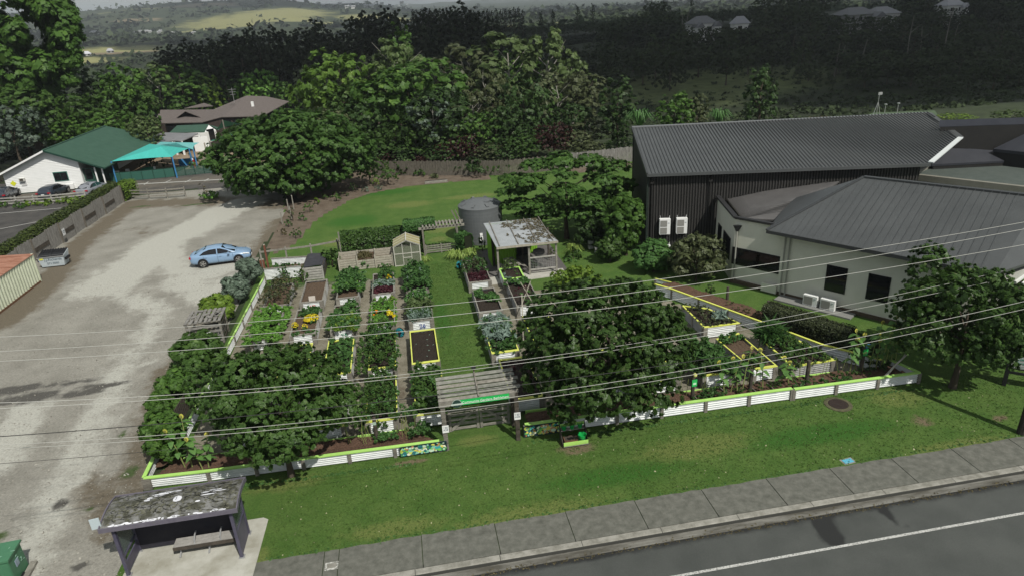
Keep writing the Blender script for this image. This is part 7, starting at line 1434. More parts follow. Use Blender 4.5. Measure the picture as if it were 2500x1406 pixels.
# hedges
def hedge(label, pts, w, h, key, n, leaf=.12, name='hedge', z=0.0, top_only=.35, seed=2):
    rng = np.random.default_rng(seed); P = [np.array(p, float) for p in pts]; seg = [np.linalg.norm(b - a) for a, b in zip(P[:-1], P[1:])]; tot = sum(seg); out = []; nn_ = []
    for a, b, L in zip(P[:-1], P[1:], seg):
        m_ = int(n * L / tot); u = rng.random(m_); d = (b - a) / L; s = np.array([-d[1], d[0]]); th = rng.random(m_) * 2 * math.pi; rr_ = (.80 + .25 * rng.random(m_)) * (.85 + .2 * _vn(u * L * 1.0, th, .9))
        ex = np.sign(np.cos(th)) * np.abs(np.cos(th)) ** .6; ez = np.sign(np.sin(th)) * np.abs(np.sin(th)) ** .6
        xy = a + u[:, None] * (b - a) + s * (ex * rr_ * w / 2)[:, None]; zz = z + h / 2 + ez * rr_ * h / 2
        out.append(np.column_stack([xy, zz])); nn_.append(unit(np.column_stack([s[None] * ex[:, None], ez]) + rng.normal(size=(m_, 3)) * .5 + [0, 0, .25]))
    Q = np.concatenate(out); N_ = np.concatenate(nn_); ok = Q[:, 2] > z + .02; Q, N_ = Q[ok], N_[ok]; o = np.array([P[0][0], P[0][1], 0])
    tone = .25 + .5 * rng.random(len(Q)) + .25 * (_vn(Q[:, 0], Q[:, 1], .6) - .5)
    t = bpy.data.objects.new(name, leaf_mesh(name, Q - o, N_, leaf * (.7 + .6 * rng.random(len(Q))), tone, LM[key], 1.5, rng=rng)); link(t); t.location = o; tag(t, label, 'hedge')
    core = MB()
    for a, b in zip(P[:-1], P[1:]): core.beam((a[0] - o[0], a[1] - o[1], z + h * .48), (b[0] - o[0], b[1] - o[1], z + h * .48), w * .62, h * .8)
    core.build('woody_core', mat('hedge_core', (.012, .016, .006)), t); return t
hedge('long trimmed hedge topping the weathered timber panel fence', [(-33.3, 42), (-32.95, 60), (-32.45, 81)], 1.1, 2.35, 'hedge', 30000, .15)
hedge('rounded bright end of the long trimmed hedge', [(-32.0, 80.4), (-31.4, 83.0)], 1.9, 2.1, 'yellowgreen', 3000, .14, seed=5, name='hedge_end')
hedge('scruffy brownish hedge along the slanting planter before the office', [(19.6, 32.4), (20.9, 29.9), (21.9, 28.0)], 1.25, 1.35, 'olive', 9000, .075, seed=8, z=.3)
hedge('dark bushy growth at the lower end of the slanting planter', [(21.6, 28.6), (22.6, 26.8)], 1.1, 1.1, 'dark', 4200, .08, seed=9, z=.3, name='bushy_growth')
hedge('dense leafy vine hedge on a trellis behind the compost bays', [(-5.6, 52.6), (-1.0, 52.4), (.9, 52.2)], .9, 2.3, 'mid', 9000, .16, seed=10, name='vine_hedge')
hedge('vine climbing over the left end of the timber arch', [(-.6, 51.9), (1.9, 51.7)], 1.1, 1.0, 'crop', 3200, .13, seed=11, name='climbing_vine', z=1.9)
hedge('tangled vine on the right post of the timber arch', [(3.7, 51.2), (4.3, 50.2)], 1.1, 1.8, 'crop', 3200, .13, seed=12, name='climbing_vine')
for i, (x_, y_, h_) in enumerate(((-5.7, 52.3, 2.3), (-2.2, 52.2, 2.0))): t = thing('trellis_post', ['left pale post of the vine trellis', 'middle pale post of the vine trellis'][i], 'post', (x_, y_, 0)); MB().box((0, 0, h_ / 2), (.1, .1, h_)).build('shaft', WOODH, t)
# strap leaved clumps
def strap(label, loc, r, h, n, key='yellowgreen', name='flax_clump', seed=0, z=0.0):
    rng = np.random.default_rng(seed + int(abs(loc[0] * 53))); a = rng.random(n) * 6.283; lean = .25 + .75 * rng.random(n); L = h * (.7 + .5 * rng.random(n)); vs = []; fs = []
    for i in range(n):
        d = np.array([math.cos(a[i]), math.sin(a[i]), 0]); s = np.array([-d[1], d[0], 0]) * .028 * h; p0 = d * r * .15; p1 = p0 + d * r * lean[i] * .55 + np.array([0, 0, L[i] * .85]); p2 = p0 + d * r * lean[i] * 1.1 + np.array([0, 0, L[i] * (.75 - .5 * lean[i])]); k = len(vs)
        vs += [p0 - s, p0 + s, p1 - s, p1 + s, p2]; fs += [(k, k + 1, k + 3, k + 2), (k + 2, k + 3, k + 4)]
    t = thing(name, label, 'plant', (loc[0], loc[1], z)); MB().add(vs, fs).build('leaves', mat('strap_leaf_' + key, {'yellowgreen': (.13, .22, .03), 'crop': (.04, .11, .03), 'dark': (.02, .05, .02)}[key], {'yellowgreen': (.28, .36, .10), 'crop': (.09, .19, .05), 'dark': (.05, .10, .04)}[key], rough=.5, scale=6), t); return t
for lb, px, py, r, h in (('striped strap leaved clump left of the timber arch post', 1108, 632, .9, .7), ('strap leaved clump between the arch and the hose reel', 1128, 634, .9, .75), ('strap leaved clump at the shed corner by the vine', 1150, 630, .9, .75), ('small strap leaved tuft beside the greenhouse door', 1040, 640, .6, .5), ('strap leaved plant under the layered tree', 1400, 618, .8, .7)): strap(lb, G(px, py), r, h, 90)
for lb, px, py, r, h, k in (('cabbage palm like plant above the barn ridge', 1755, 297, 1.8, 1.5, 'crop'), ('cabbage palm like plant left of the barn ridge', 1562, 305, 2.0, 1.8, 'crop')):
    g = A(px, py, 78); strap(lb, (g.x, 78), r, h, 110, k, 'cabbage_palm', z=max(0, g.z))
for i, (px, py) in enumerate(((12, 505), (50, 508), (85, 503), (110, 503), (145, 498), (170, 497), (190, 494))): g = G(px, py); plant('roadside_shrub', ['leftmost low leafy clump', 'second low leafy clump', 'third bright clump', 'fourth bright clump', 'fifth bright clump', 'sixth bright clump', 'last bright clump'][i] + ' below the bleached rail fence', g, 'yellowgreen' if i > 1 else 'bright', 2.0, .8, 300, .18, 'shrub', None, False, i)
# ------------------------------------------------------------------ border shrubs
for i, (lb, px, py, w_, h_, key, n_) in enumerate((
 ('clipped round dark shrub against the rear fence', 1168, 432, 2.9, 2.2, 'dark', 1500), ('green shrub at the corner of the spreading tree', 903, 445, 2.8, 2.6, 'mid', 1200), ('larger dark shrub against the left end of the rear fence', 948, 450, 3.4, 2.9, 'mid', 1600), ('bright yellow green small shrub by the rear fence', 918, 455, 1.3, 1.0, 'yellowgreen', 400),
 ('grey green tuft at the bark border edge', 893, 470, 1.1, .7, 'grey', 300), ('pale lavender like tuft on the bark border', 925, 466, 1.1, .6, 'grey', 300), ('small dark shrub behind the bark border bend', 868, 470, 1.2, 1.2, 'dark', 400), ('low tuft on the bark near the fence', 845, 480, .9, .6, 'olive', 250),
 ('bush at the widest part of the bark border', 822, 492, 1.2, 1.2, 'bright', 400), ('small dark plant on the bark border', 795, 488, .8, .8, 'mid', 260), ('flower like yellow tuft on the bark', 776, 500, .9, .8, 'yellowgreen', 280), ('middle bush of the bark border', 757, 520, 1.2, 1.1, 'bright', 380), ('small bush with two tops in the bark border', 742, 540, 1.0, .9, 'crop', 300),
 ('thin straggly bush beside the lot stakes', 716, 540, .7, 1.5, 'olive', 260), ('round bush near the lower end of the bark border', 722, 582, 1.4, 1.0, 'mid', 420), ('weedy patch at the lot edge by the stakes', 690, 575, .8, .7, 'brown', 240), ('bright lower bush near the blue car', 705, 555, .8, .8, 'crop', 260), ('dark red leaved shrub under the spreading tree', 735, 470, 1.3, 1.2, 'red', 300), ('bright weedy clump at the end of the rail fence', 512, 487, 2.4, .9, 'lettuce', 700), ('pale twiggy weed beside the rail fence', 500, 475, 1.0, 1.4, 'brown', 160),
 ('bushy green plant left of the compost bays', 812, 650, 1.7, 1.5, 'mid', 900), ('small green plant before the middle compost bay', 892, 655, .8, .7, 'crop', 300), ('low weeds before the right compost bay', 940, 655, 1.1, .45, 'crop', 300), ('leafy plant over the corrugated back bed', 697, 685, 1.1, 1.2, 'crop', 420), ('dark glossy plant beside the slatted bin', 740, 690, 1.2, 1.3, 'mid', 520), ('small tree in the shade under the layered tree', 1345, 630, .8, .9, 'olive', 200), ('dark plant by the wire panel of the shed', 1305, 660, .7, 1.0, 'dark', 260), ('climber on the left shed post wall', 1178, 615, .7, 1.4, 'dark', 260), ('dark broad plants behind the shed post', 1400, 632, 1.5, .8, 'mid', 300), ('low leafy plants in the lawn beside the deck', 1392, 640, 1.2, .4, 'crop', 260), ('small green shrub beside the second dark post in the slanting planter', 1735, 725, .7, 1.1, 'mid', 260), ('green shrub in front of the play outbuilding', 520, 343, 2.2, 2.0, 'bright', 400), ('hedge like bush behind the mesh fence', 490, 415, 3.6, 1.4, 'bright', 700), ('dark bushes under the teal canopy', 380, 412, 4.2, 1.6, 'dark', 700))):
    g = G(px, py); plant('border_shrub' if i < 20 else 'garden_shrub', lb, g, key, w_, h_, n_, .10 if w_ < 1.5 else .17, 'shrub', None, True, i)
for i, (px, py, h_) in enumerate(((718, 512, 1.5), (712, 535, 1.3), (706, 520, 1.4), (690, 548, 1.2))):
    t = thing('timber_stake', 'thin timber stake at the edge of the bark border', 'stake', G(px, py), group='timber stakes between lot and bark border'); MB().box((0, 0, h_ / 2), (.09, .09, h_)).build('shaft', WOODH, t)
for i, (lb, px, py, w_, h_, key) in enumerate((('dark fern like plant at the foot of the rear fence', 985, 428, 2.2, 1.3, 'dark'), ('low green plant left of the timber edging', 1030, 430, 1.8, .9, 'mid'), ('strappy dark tuft behind the timber edging', 1085, 424, 1.6, 1.3, 'dark'), ('bushy plant left of the clipped round shrub', 1125, 428, 2.0, 1.5, 'dark'), ('spreading plant right of the clipped round shrub', 1208, 426, 2.4, 1.5, 'mid'), ('taller shrub where the rear fence meets the layered tree', 1240, 424, 2.4, 2.2, 'dark'), ('small shrub between dark fern and fence corner', 1000, 418, 1.6, 1.8, 'mid'), ('low bush on the bark before the fence', 1060, 436, 1.2, .6, 'olive'))):
    g = G(px, py); plant('fence_foot_shrub', lb, g, key, w_, h_, 380, .17, 'shrub', None, True, i + 50)
# ================================================================== TREE PROTOTYPES (unit size crowns)
def proto(kind, seed, n=430, per=24, leaf=.040, ratio=1.0):
    rng = np.random.default_rng(seed); up = .4; asp = 1.6; low = -.7; flat = .85; cr = .055
    if kind == 'round': lob = blobset(16, .5, .5, .40, .42, rng, .60, .85, .66)
    elif kind == 'tall': lob = blobset(16, .42, .42, .44, .42, rng, .56, 1.0, .70)
    elif kind == 'gum':
        lob = blobset(15, .5, .5, .34, .30, rng, .66, .7, .85); flat = .6; cr = .06
    elif kind == 'pine':
        lob = []
        for i in range(12): z = .22 + .70 * i / 11; w = .56 * (1 - .60 * (i / 11) ** 1.5); a = i * 2.4; lob.append((math.cos(a) * w * .5, math.sin(a) * w * .5, z, w * .62, w * .62, .12 + .03 * rng.random()))
        up = .1; asp = 1.6
    elif kind == 'cone':
        lob = [(0, 0, .15 + .8 * i / 7, .42 * (1 - .85 * i / 8), .42 * (1 - .85 * i / 8), .10) for i in range(8)]; up = .2
    elif kind == 'poplar': lob = [(rng.normal() * .05, rng.normal() * .05, .12 + .80 * i / 8, .42 - .02 * i, .42 - .02 * i, .13) for i in range(8)]
    elif kind == 'scrub': lob = blobset(10, .6, .6, .34, .5, rng, .42, .8, .7)
    else: lob = blobset(16, .5, .5, .4, .42, rng, .6, .85, .66)
    lob = [(l[0] / ratio, l[1] / ratio, l[2], l[3] / ratio, l[4] / ratio, l[5]) for l in lob]; n = int(n / ratio ** .5); cr /= ratio ** .3; leaf /= ratio ** .35
    P, N_, T = crown_pts(lob, n, per, cr, rng, up, .72, low, .32, flat); return lambda key: leaf_mesh('crown', P, N_, leaf * (.65 + .7 * rng.random(len(P))), T, LM[key], asp, rng=rng)
PRO = {}; PF = {}
def crown_me(kind, key, v, ratio=1.0):
    v = (v, ratio); k = (kind, key, v)
    if k not in PRO:
        if (kind, v) not in PF: PF[(kind, v)] = proto(kind, 100 + v[0] * 7 + sum(map(ord, kind)), ratio=ratio, **({'n': 400, 'per': 18} if kind in ('round', 'gum', 'tall') else {'n': 260, 'per': 16, 'leaf': .045}))
        PRO[k] = PF[(kind, v)](key)
    return PRO[k]
TM = {}
def trunk_me(kind, v):
    k = (kind, v)
    if k not in TM:
        if kind == 'gum': TM[k] = trunk_mb(1.0, .022, 8, .36, .35, 0, 40 + v, .82).mesh('trunk', GUM)
        elif kind in ('pine', 'cone', 'poplar'): TM[k] = trunk_mb(1.0, .018, 3, .12, .3, 0, 60 + v, .9, .008).mesh('trunk', BARK)
        else: TM[k] = trunk_mb(1.0, .028, 6, .30, .25, 0, 80 + v, .8).mesh('trunk', BARK)
    return TM[k]
NT = [0]
def tree(label, px, ytop, wpx, Y, kind, key, group=None, name='tree', v=None, ybot=None, zbase=None, trunk=True, dep=1.0):
    top = A(px, ytop, Y); x, z0 = top.x, ht(top.x, Y) if zbase is None else zbase; h = max(1.5, top.z - z0); h = h / (1.0 if kind != 'round' else .97)
    camz = CR[0][2] * x + CR[1][2] * Y + CR[2][2] * (z0 + h * .5 - CAM_H); w = wpx * camz / FPX; NT[0] += 1; v = (0 if key in ('pine', 'pinel', 'far', 'red') else NT[0] % 2) if v is None else v
    t = thing(name, label, 'tree', (x, Y, z0 - .1), random.uniform(0, 6.28), group); q_ = h / max(w, .5); rt = 1.0 if q_ < 1.35 else (1.8 if q_ < 2.4 else 3.0); c = inst('crown', crown_me(kind, key, v, rt), t, sc=(w * rt, w * dep * rt, h))
    if trunk: inst('trunk', trunk_me(kind, v), t, sc=(max(.5, h * .8), max(.5, h * .8), h))
    return t
for a in (
 ('broad yellow green tree rising behind the brown roof at its right', 822, 122, 230, 108, 'round', 'sunny'), ('spiky topped mid green tree poking above the belt', 975, 58, 75, 124, 'tall', 'bright'), ('pale rounded gum left of the tree belt', 962, 92, 125, 114, 'gum', 'gum'),
 ('large rounded bright green tree at the centre of the belt', 1010, 148, 300, 99, 'round', 'bright'), ('bright tree adjoining the central one', 930, 170, 150, 101, 'round', 'bright'), ('olive crowned gum with twiggy head', 1130, 104, 150, 116, 'gum', 'olive'), ('pale flat topped gum with white limbs', 1238, 76, 190, 113, 'gum', 'gum'), ('tallest pale gum with forked white trunk', 1335, 69, 120, 108, 'gum', 'gum'),
 ('small gum right of the tallest one', 1395, 128, 95, 106, 'gum', 'gum'), ('brown olive tree with straight pale trunk', 1360, 176, 150, 97, 'gum', 'olive'), ('rounded olive tree right of the straight trunk', 1425, 172, 110, 99, 'round', 'olive'), ('dark grey green tree between the gums', 1275, 192, 150, 89, 'tall', 'dark'), ('brownish olive tree behind the silver one', 1180, 168, 150, 104, 'gum', 'olive'), ('silver flecked dark tree above the rear fence', 1065, 215, 190, 87, 'round', 'dark'),
 ('grey green tree with pale upper leaves above the fence', 1050, 232, 120, 86.4, 'gum', 'grey'), ('dark glossy tree with slim trunk left of the barn', 1508, 192, 112, 84, 'tall', 'dark'), ('small rounded green tree above the fence gap', 1165, 270, 130, 86, 'round', 'bright'), ('dark tree in the gap above the clipped shrub', 1235, 255, 110, 87, 'round', 'dark'), ('dark tree at the left of the belt', 880, 250, 150, 93, 'round', 'dark'), ('mid green tree low in the belt', 960, 300, 120, 88, 'round', 'mid'),
 ('brown green small tree below the central crown', 1150, 215, 120, 95, 'gum', 'olive'), ('pale thin gum leaning by the fence', 1440, 290, 100, 87, 'gum', 'olive'), ('bright bushy tree left of the tall flecked tree', 1650, 222, 95, 83, 'round', 'bright'), ('olive bushy tree beside the bright one', 1705, 232, 65, 83, 'round', 'olive'), ('tall narrow flecked tree behind the barn ridge', 1865, 156, 88, 84, 'tall', 'dark'),
 ('rusty topped tree behind the wide spreading tree', 790, 262, 130, 92, 'round', 'olive'), ('rust green low tree beside the brown house', 745, 272, 80, 96, 'gum', 'olive'), ('green tree closing the belt on the left', 785, 205, 120, 112, 'round', 'mid'), ('tree right behind the flat topped gum', 1290, 118, 110, 118, 'round', 'bright'), ('mid green tree filling the middle of the belt', 1215, 130, 130, 119, 'round', 'mid'), ('dark green tree low behind the layered tree', 1310, 300, 110, 84, 'round', 'dark'), ('mid green tree above the brown trunk', 1110, 300, 110, 84.5, 'tall', 'mid'),
 ('broad tree crown below the tall left one', 20, 205, 230, 119, 'round', 'mid'), ('grey blue tinted conifer at the left edge', 5, 258, 150, 109, 'round', 'grey'), ('dark tree between the tall left tree and the hall', 125, 225, 170, 121, 'round', 'mid'), ('layered bright green tree behind the hall roof', 155, 290, 130, 117, 'tall', 'bright'), ('rounded light green tree behind the hall ridge', 258, 268, 130, 119, 'round', 'bright'), ('shaded tree at the left behind the hall', -90, 200, 220, 122, 'round', 'dark'),
 ('mid green tree behind the layered one', 215, 225, 150, 126, 'round', 'mid'), ('tall mid green tree left of the brown house', 300, 205, 150, 127, 'tall', 'mid'), ('bright tree top catching the sun', 290, 152, 110, 128, 'round', 'bright'), ('pale feathery tree in the left wood', 372, 152, 95, 164, 'gum', 'gum'), ('bright rounded tree in the left wood', 428, 150, 120, 164, 'round', 'bright'), ('mid green tree above the brown house roof', 455, 185, 120, 166, 'round', 'mid'), ('yellow green slim tree near the dark conifer', 503, 180, 65, 165, 'tall', 'yellowgreen'),
 ('narrow dark conifer above the brown roof', 540, 153, 46, 166, 'cone', 'dark'), ('vivid green tree right of the narrow conifer', 622, 170, 105, 168, 'round', 'lettuce'), ('low vivid green tree beside the aerial', 672, 195, 95, 166, 'round', 'bright'), ('dark green tree behind the vivid one', 590, 185, 90, 172, 'round', 'mid'), ('small pale green tree left of the brown house', 350, 285, 72, 108, 'round', 'gum'), ('second small pale green tree by the terrace rail', 325, 282, 60, 110, 'round', 'gum'), ('small bright tree behind the brown roof', 440, 238, 62, 162, 'round', 'bright'), ('mid tree between pale ones and the house', 385, 205, 110, 168, 'round', 'mid'), ('dark tree under the left wood', 350, 185, 130, 170, 'round', 'dark'), ('dark tree in the left wood above the hall', 230, 165, 120, 135, 'round', 'dark'), ('green tree behind the spreading tree top', 850, 205, 110, 100, 'round', 'mid')):
    tree(a[0], *a[1:])
cc = A(45, 95, 127); big_tree('tallest leafy tree towering over the upper left corner', (cc.x - 2, 127, 0), (cc.x, 127, cc.z + 1), (10.5, 7.5, 12.5), 'bright', 2000, 34, .52, 1.25, 46, .27, .80, -.8, (.55, 9), 77, name='tall_tree', th=24)
for i, (px, yt, w_, Y) in enumerate(((1352, 300, 100, 82.5), (1095, 345, 90, 83.5), (1130, 325, 80, 83.3), (940, 368, 60, 86), (1035, 375, 70, 84))): tree(['deep red leaved tree above the right part of the rear fence', 'left maroon leaved shrub tree above the rear fence', 'second maroon leaved shrub tree above the rear fence', 'small rusty tree at the left of the fence', 'low maroon shrub at the rear fence'][i], px, yt, w_, Y, 'round', 'red')
for i, (px, yt, w_) in enumerate(((1650, 288, 60), (1700, 290, 60), (1790, 284, 60), (1830, 282, 55), (1900, 262, 60), (1940, 272, 60))): tree('maroon leaved shrub showing above the barn ridge', px, yt, w_, 74, 'scrub', 'red', 'maroon shrubs behind the barn')
tree('dry pale twiggy bush above the barn ridge', 1990, 262, 90, 80, 'scrub', 'brown'); tree('pale green bush above the far dark roof', 2480, 268, 90, 80, 'round', 'gum'); tree('yellowish bush by the green roofed shed', 2330, 288, 70, 84, 'scrub', 'yellowgreen')
for a in (('shaded mid green shrub at the left end of the rear fence', 890, 352, 95, 86, 'dark'), ('rounded dark shrub low in the tree belt by the maroon one', 985, 345, 100, 86, 'dark'), ('bushy mid green shrub in front of the central crown', 920, 318, 100, 88, 'mid'), ('mid green shrub under the silver flecked tree', 1010, 312, 95, 86, 'mid'), ('dark shrub between two maroon shrubs', 1075, 352, 80, 83, 'dark'), ('small olive shrub over the middle of the rear fence', 1190, 350, 90, 82.5, 'olive'), ('dark bushy shrub over the clipped round one', 1225, 335, 100, 82.5, 'dark'), ('mid green shrub left of the deep red tree', 1275, 330, 90, 82, 'mid'), ('olive shrub right of the deep red tree', 1400, 318, 90, 83, 'olive'), ('low olive shrub under the pale thin gum', 1440, 345, 80, 81, 'olive'), ('dark shrub under the dark glossy tree', 1520, 335, 80, 82, 'dark'), ('rounded mid green shrub behind the spreading tree right side', 850, 300, 110, 90, 'mid'), ('dark green fill of the belt under the flat topped gum', 1200, 200, 120, 106, 'dark'), ('mid green crown under the forked gum', 1320, 210, 120, 100, 'mid'), ('dark crown low behind the brown olive tree', 1400, 250, 110, 90, 'dark'), ('dark crown left of the central bright tree', 900, 225, 110, 102, 'dark')):
    tree(a[0], a[1], a[2], a[3], a[4], 'round', a[5])
tree('bright green shrub before the fence right of the layered tree', 1490, 372, 75, 74, 'scrub', 'bright'); 
# shaded pine belt, back row then front rows
rd = random.Random(11)
def PL(px, Y): return 'dark pine ' + ('at the back' if Y > 190 else 'in the middle' if Y > 162 else 'at the front') + ' of the shaded belt ' + ('at its thin left end' if px < 560 else 'above the brown house roof' if px < 720 else 'above the yellow green tree' if px < 900 else 'behind the spiky topped tree' if px < 1040 else 'at its tall right end')
PG = 'dark pines in the shaded belt'
sil = [(395, 118), (420, 112), (450, 98), (480, 96), (505, 90), (535, 92), (560, 84), (585, 74), (603, 62), (628, 78), (655, 66), (680, 62), (705, 70), (735, 72), (765, 42), (795, 66), (820, 70), (845, 55), (865, 28), (890, 30), (915, 36), (940, 16), (965, 18), (990, 44), (1015, 26), (1040, 24), (1065, 28), (1090, 24), (1120, 8), (1145, 20), (1165, 32)]
for i, (px, yt) in enumerate(sil): tree(PL(px, 205), px, yt, rd.uniform(42, 75) if px not in (765, 865, 940) else 70, rd.uniform(196, 214), rd.choice(('pine', 'round', 'tall', 'round')), 'pine', PG, 'pine_tree')
for row, (Y, dy, sp) in enumerate(((184, 34, 40), (168, 72, 44), (152, 108, 52))):
    px = 470 + row * 40
    while px < 1230 - row * 20:
        if Y < 175 and px < 745: px += 40; continue
        yt = np.interp(px, [s[0] for s in sil], [s[1] for s in sil]) + dy + rd.uniform(-14, 14); tree(PL(px, Y), px, yt, rd.uniform(60, 95), Y + rd.uniform(-6, 6), rd.choice(('pine', 'round', 'tall', 'round')), 'pine', PG, 'pine_tree'); px += sp * rd.uniform(.8, 1.2)
# right hand wooded slope
def HL(px, Y): return 'dark tree ' + ('on the crest' if Y > 250 else 'on the upper slope' if Y > 212 else 'halfway up the slope' if Y > 186 else 'at the slope foot') + (' left of the black building' if px < 1500 else ' above the left end of the long ridge' if px < 1750 else ' above the middle of the long ridge' if px < 2000 else ' above the right end of the long ridge' if px < 2270 else ' above the far right roofs')
HG = 'dark trees on the wooded slope'
top = [(1150, 62), (1300, 58), (1380, 66), (1480, 40), (1560, 22), (1640, 4), (1720, -2), (1850, -12), (2000, -20), (2150, -30), (2300, -38), (2600, -60)]
for Y, dy, sp, hh in ((292, 0, 36, 0), (262, 14, 40, 0), (238, 34, 44, 0), (214, 58, 50, 0), (194, 84, 56, 0), (178, 112, 62, 0)):
    px = 1160 + (300 - Y) * 1.3
    while px < 2640:
        yt = np.interp(px, [s[0] for s in top], [s[1] for s in top]) + dy + rd.uniform(-12, 16)
        for c_, w_, l_ in ((1712, 42, 66), (1806, 20, 68), (2115, 75, 38), (2320, 30, 20)):
            if abs(px - c_) < w_ + 22: yt = max(yt, l_)
        if not (abs(px - 1718) < 40 and Y > 225) and not (abs(px - 1805) < 18 and Y > 225) and not (2045 < px < 2185 and Y > 232) and not (px < 1480 and Y > 225): tree(HL(px, Y), px, yt, rd.uniform(55, 100), Y + rd.uniform(-9, 9), rd.choice(('pine', 'round', 'round', 'scrub')), rd.choice(('pine', 'pinel', 'pinel')), HG, 'slope_tree')
        px += sp * rd.uniform(.8, 1.25)
for Y, dy, sp, p0 in ((162, 140, 62, 1980), (148, 172, 62, 2120), (134, 200, 66, 2300)):
    px = p0
    while px < 2660:
        yt = np.interp(px, [s_[0] for s_ in top], [s_[1] for s_ in top]) + dy + rd.uniform(-10, 18); tree(('farthest', 'middle', 'nearest')[(Y < 150) + (Y < 140)] + ' row dark low tree ' + ('behind the barn prow' if px < 2330 else 'behind the far right roofs'), px, yt, rd.uniform(60, 100), Y + rd.uniform(-6, 6), rd.choice(('round', 'scrub')), 'pinel', HG, 'slope_tree'); px += sp * rd.uniform(.8, 1.2)
# shelter belts at the plateau edge
for i in range(26): px = 1005 + i * 10.8; tree('slim poplar in the distant shelter row', px, 20 + rd.uniform(-5, 4) - (6 if i in (23, 24) else 0), 17, 330, 'poplar', 'pine', 'poplars in the distant shelter row', 'poplar_tree', zbase=3)
for i in range(22): px = 1300 + i * 26; tree('rounded tree on the distant plateau hedge', px, 58 - (i * 2.6) + rd.uniform(-6, 6), rd.uniform(30, 46), 340, 'scrub', 'pinel', 'rounded trees along the distant plateau', 'plateau_tree')
for i, (px, yt) in enumerate(((1410, 12), (1447, 6), (1350, 22), (1320, 26), (1690, -8), (1590, 0))): tree('lone taller tree on the distant skyline', px, yt, 14, 350, 'pine', 'far', 'lone trees on the distant skyline', 'skyline_tree')
for j, (y0, Y) in enumerate(((46, 300), (55, 290), (66, 275))):
    a, b = A(1130, y0 + 10, Y), A(1560, y0 - 18, Y); hedge(['highest', 'middle', 'lowest'][j] + ' dark clipped shelter hedge on the far slope', [(a.x, Y), (b.x, Y + 14)], 3.0, 4.5, 'pine', 2600, .9, 'shelter_hedge', z=ht(a.x, Y) - .5, seed=40 + j)
# bare pale trunks
for i, (px, yt, yb_, Y) in enumerate(((2037, 108, 182, 165), (2050, 112, 178, 168), (2104, 98, 146, 180), (2217, 40, 124, 178), (2248, 66, 122, 180), (2307, 20, 110, 176), (2325, 60, 112, 178), (1668, 18, 56, 240), (1676, 20, 54, 242), (2015, 94, 125, 166), (1524, 44, 76, 230), (2280, 58, 118, 177), (2130, 50, 80, 200), (1990, 80, 120, 186))[:9]):
    a, b = A(px, yb_, Y), A(px, yt, Y); t = thing('bare_trunk', 'bare pale trunk standing out against the dark wooded slope', 'dead tree', (a.x, Y, ht(a.x, Y)), group='bare pale trunks on the wooded slope'); rdx = random.Random(i); z0 = ht(a.x, Y); hh = max(3, b.z - z0)
    MB().tube([(0, 0, 0), (rdx.uniform(-.4, .4), 0, hh * .5), (rdx.uniform(-1, 1), 0, hh)], [.2, .14, .06], 6).build('trunk', mat('dim_gum_bark', (.10, .095, .08), (.17, .16, .14), scale=2), t); MB().tube([(0, 0, hh * .62), (rdx.choice((-1, 1)) * rdx.uniform(1.5, 3), 0, hh * .8)], [.09, .03], 5).build('limb', MATS['dim_gum_bark'], t)
# undergrowth of the gully and slope, far woodland: uncountable masses
def masses(name, label, n, fx, key, leaf, cr, per=16, seed=3, flat=.55):
    rng = np.random.default_rng(seed); C_ = fx(rng, n); P = []; N_ = []; T = []
    off = unit(rng.normal(size=(len(C_), per, 3))) * rng.random((len(C_), per, 1)) ** .35; off[..., 2] = abs(off[..., 2]) * flat; s = cr * C_[:, 3][:, None, None]
    Pp = C_[:, None, :3] + off * s; Nn = unit((off + np.array([0, 0, .5]) + rng.normal(size=off.shape) * .35).reshape(-1, 3)); tone = (.3 + .35 * rng.random((len(C_), 1)) + .25 * off[..., 2] + .2 * rng.random((len(C_), per))).reshape(-1)  # tone grows with height inside a clump, plus random spread
    ob = bpy.data.objects.new(name, leaf_mesh(name, Pp.reshape(-1, 3), Nn, np.repeat(leaf * C_[:, 3], per) * (.7 + .6 * rng.random(len(C_) * per)), tone, LM[key], 1.4, rng=rng)); link(ob); return tag(ob, label, None, None, 'stuff')
def f_gully(rng, n):
    t_ = rng.uniform(.02, 1.15, n); Y = 96 + (rng.random(n) ** .8) * 125; X = t_ * Y + 2; m = np.exp(-(((X - A(1720, 215, 165).x) / 42) ** 2 + ((Y - 172) / 22) ** 2)); k = (rng.random(n) > m * .93) & ~((Y < 100) & (X < 60)); X, Y = X[k], Y[k]; return np.column_stack([X, Y, HT(X, Y) + .1, .5 + 1.2 * rng.random(len(X)) ** 2])
masses('undergrowth', 'dark scrubby undergrowth covering the gully and lower slope', 5600, f_gully, 'pinel', .5, 1.4, 12)
def f_gl(rng, n):
    t_ = rng.uniform(-.7, .05, n); Y = 98 + rng.random(n) * 130; X = t_ * Y; k = ~((X > -62) & (X < -8) & (Y < 164)) & ~((X > -60) & (Y < 99)); X, Y = X[k], Y[k]; return np.column_stack([X, Y, HT(X, Y) + .1, .7 + 1.3 * rng.random(len(X)) ** 2])
masses('woodland_floor_growth', 'dark understorey growth beneath the garden tree belt', 3200, f_gl, 'pine', .6, 1.6, seed=4)
def f_far(rng, n):
    t_ = rng.uniform(-.95, 1.1, n); Y = 300 * (3000 / 300) ** rng.random(n); X = t_ * Y; p = far_paint(X, Y); open_ = np.maximum(p['paddock'], p['tan']); pat = _vn(X, Y, 130.) * .6 + _vn(X, Y, 45.) * .4
    k = (open_ < .35) & (pat > .36) | (rng.random(n) < .03); k &= ~((t_ > .2) & (Y < 400)) ; X, Y = X[k], Y[k]; s = (.7 + rng.random(len(X)) ** 2 * 1.2) * np.clip(Y / 700, .8, 2.2); return np.column_stack([X, Y, HT(X, Y), s])
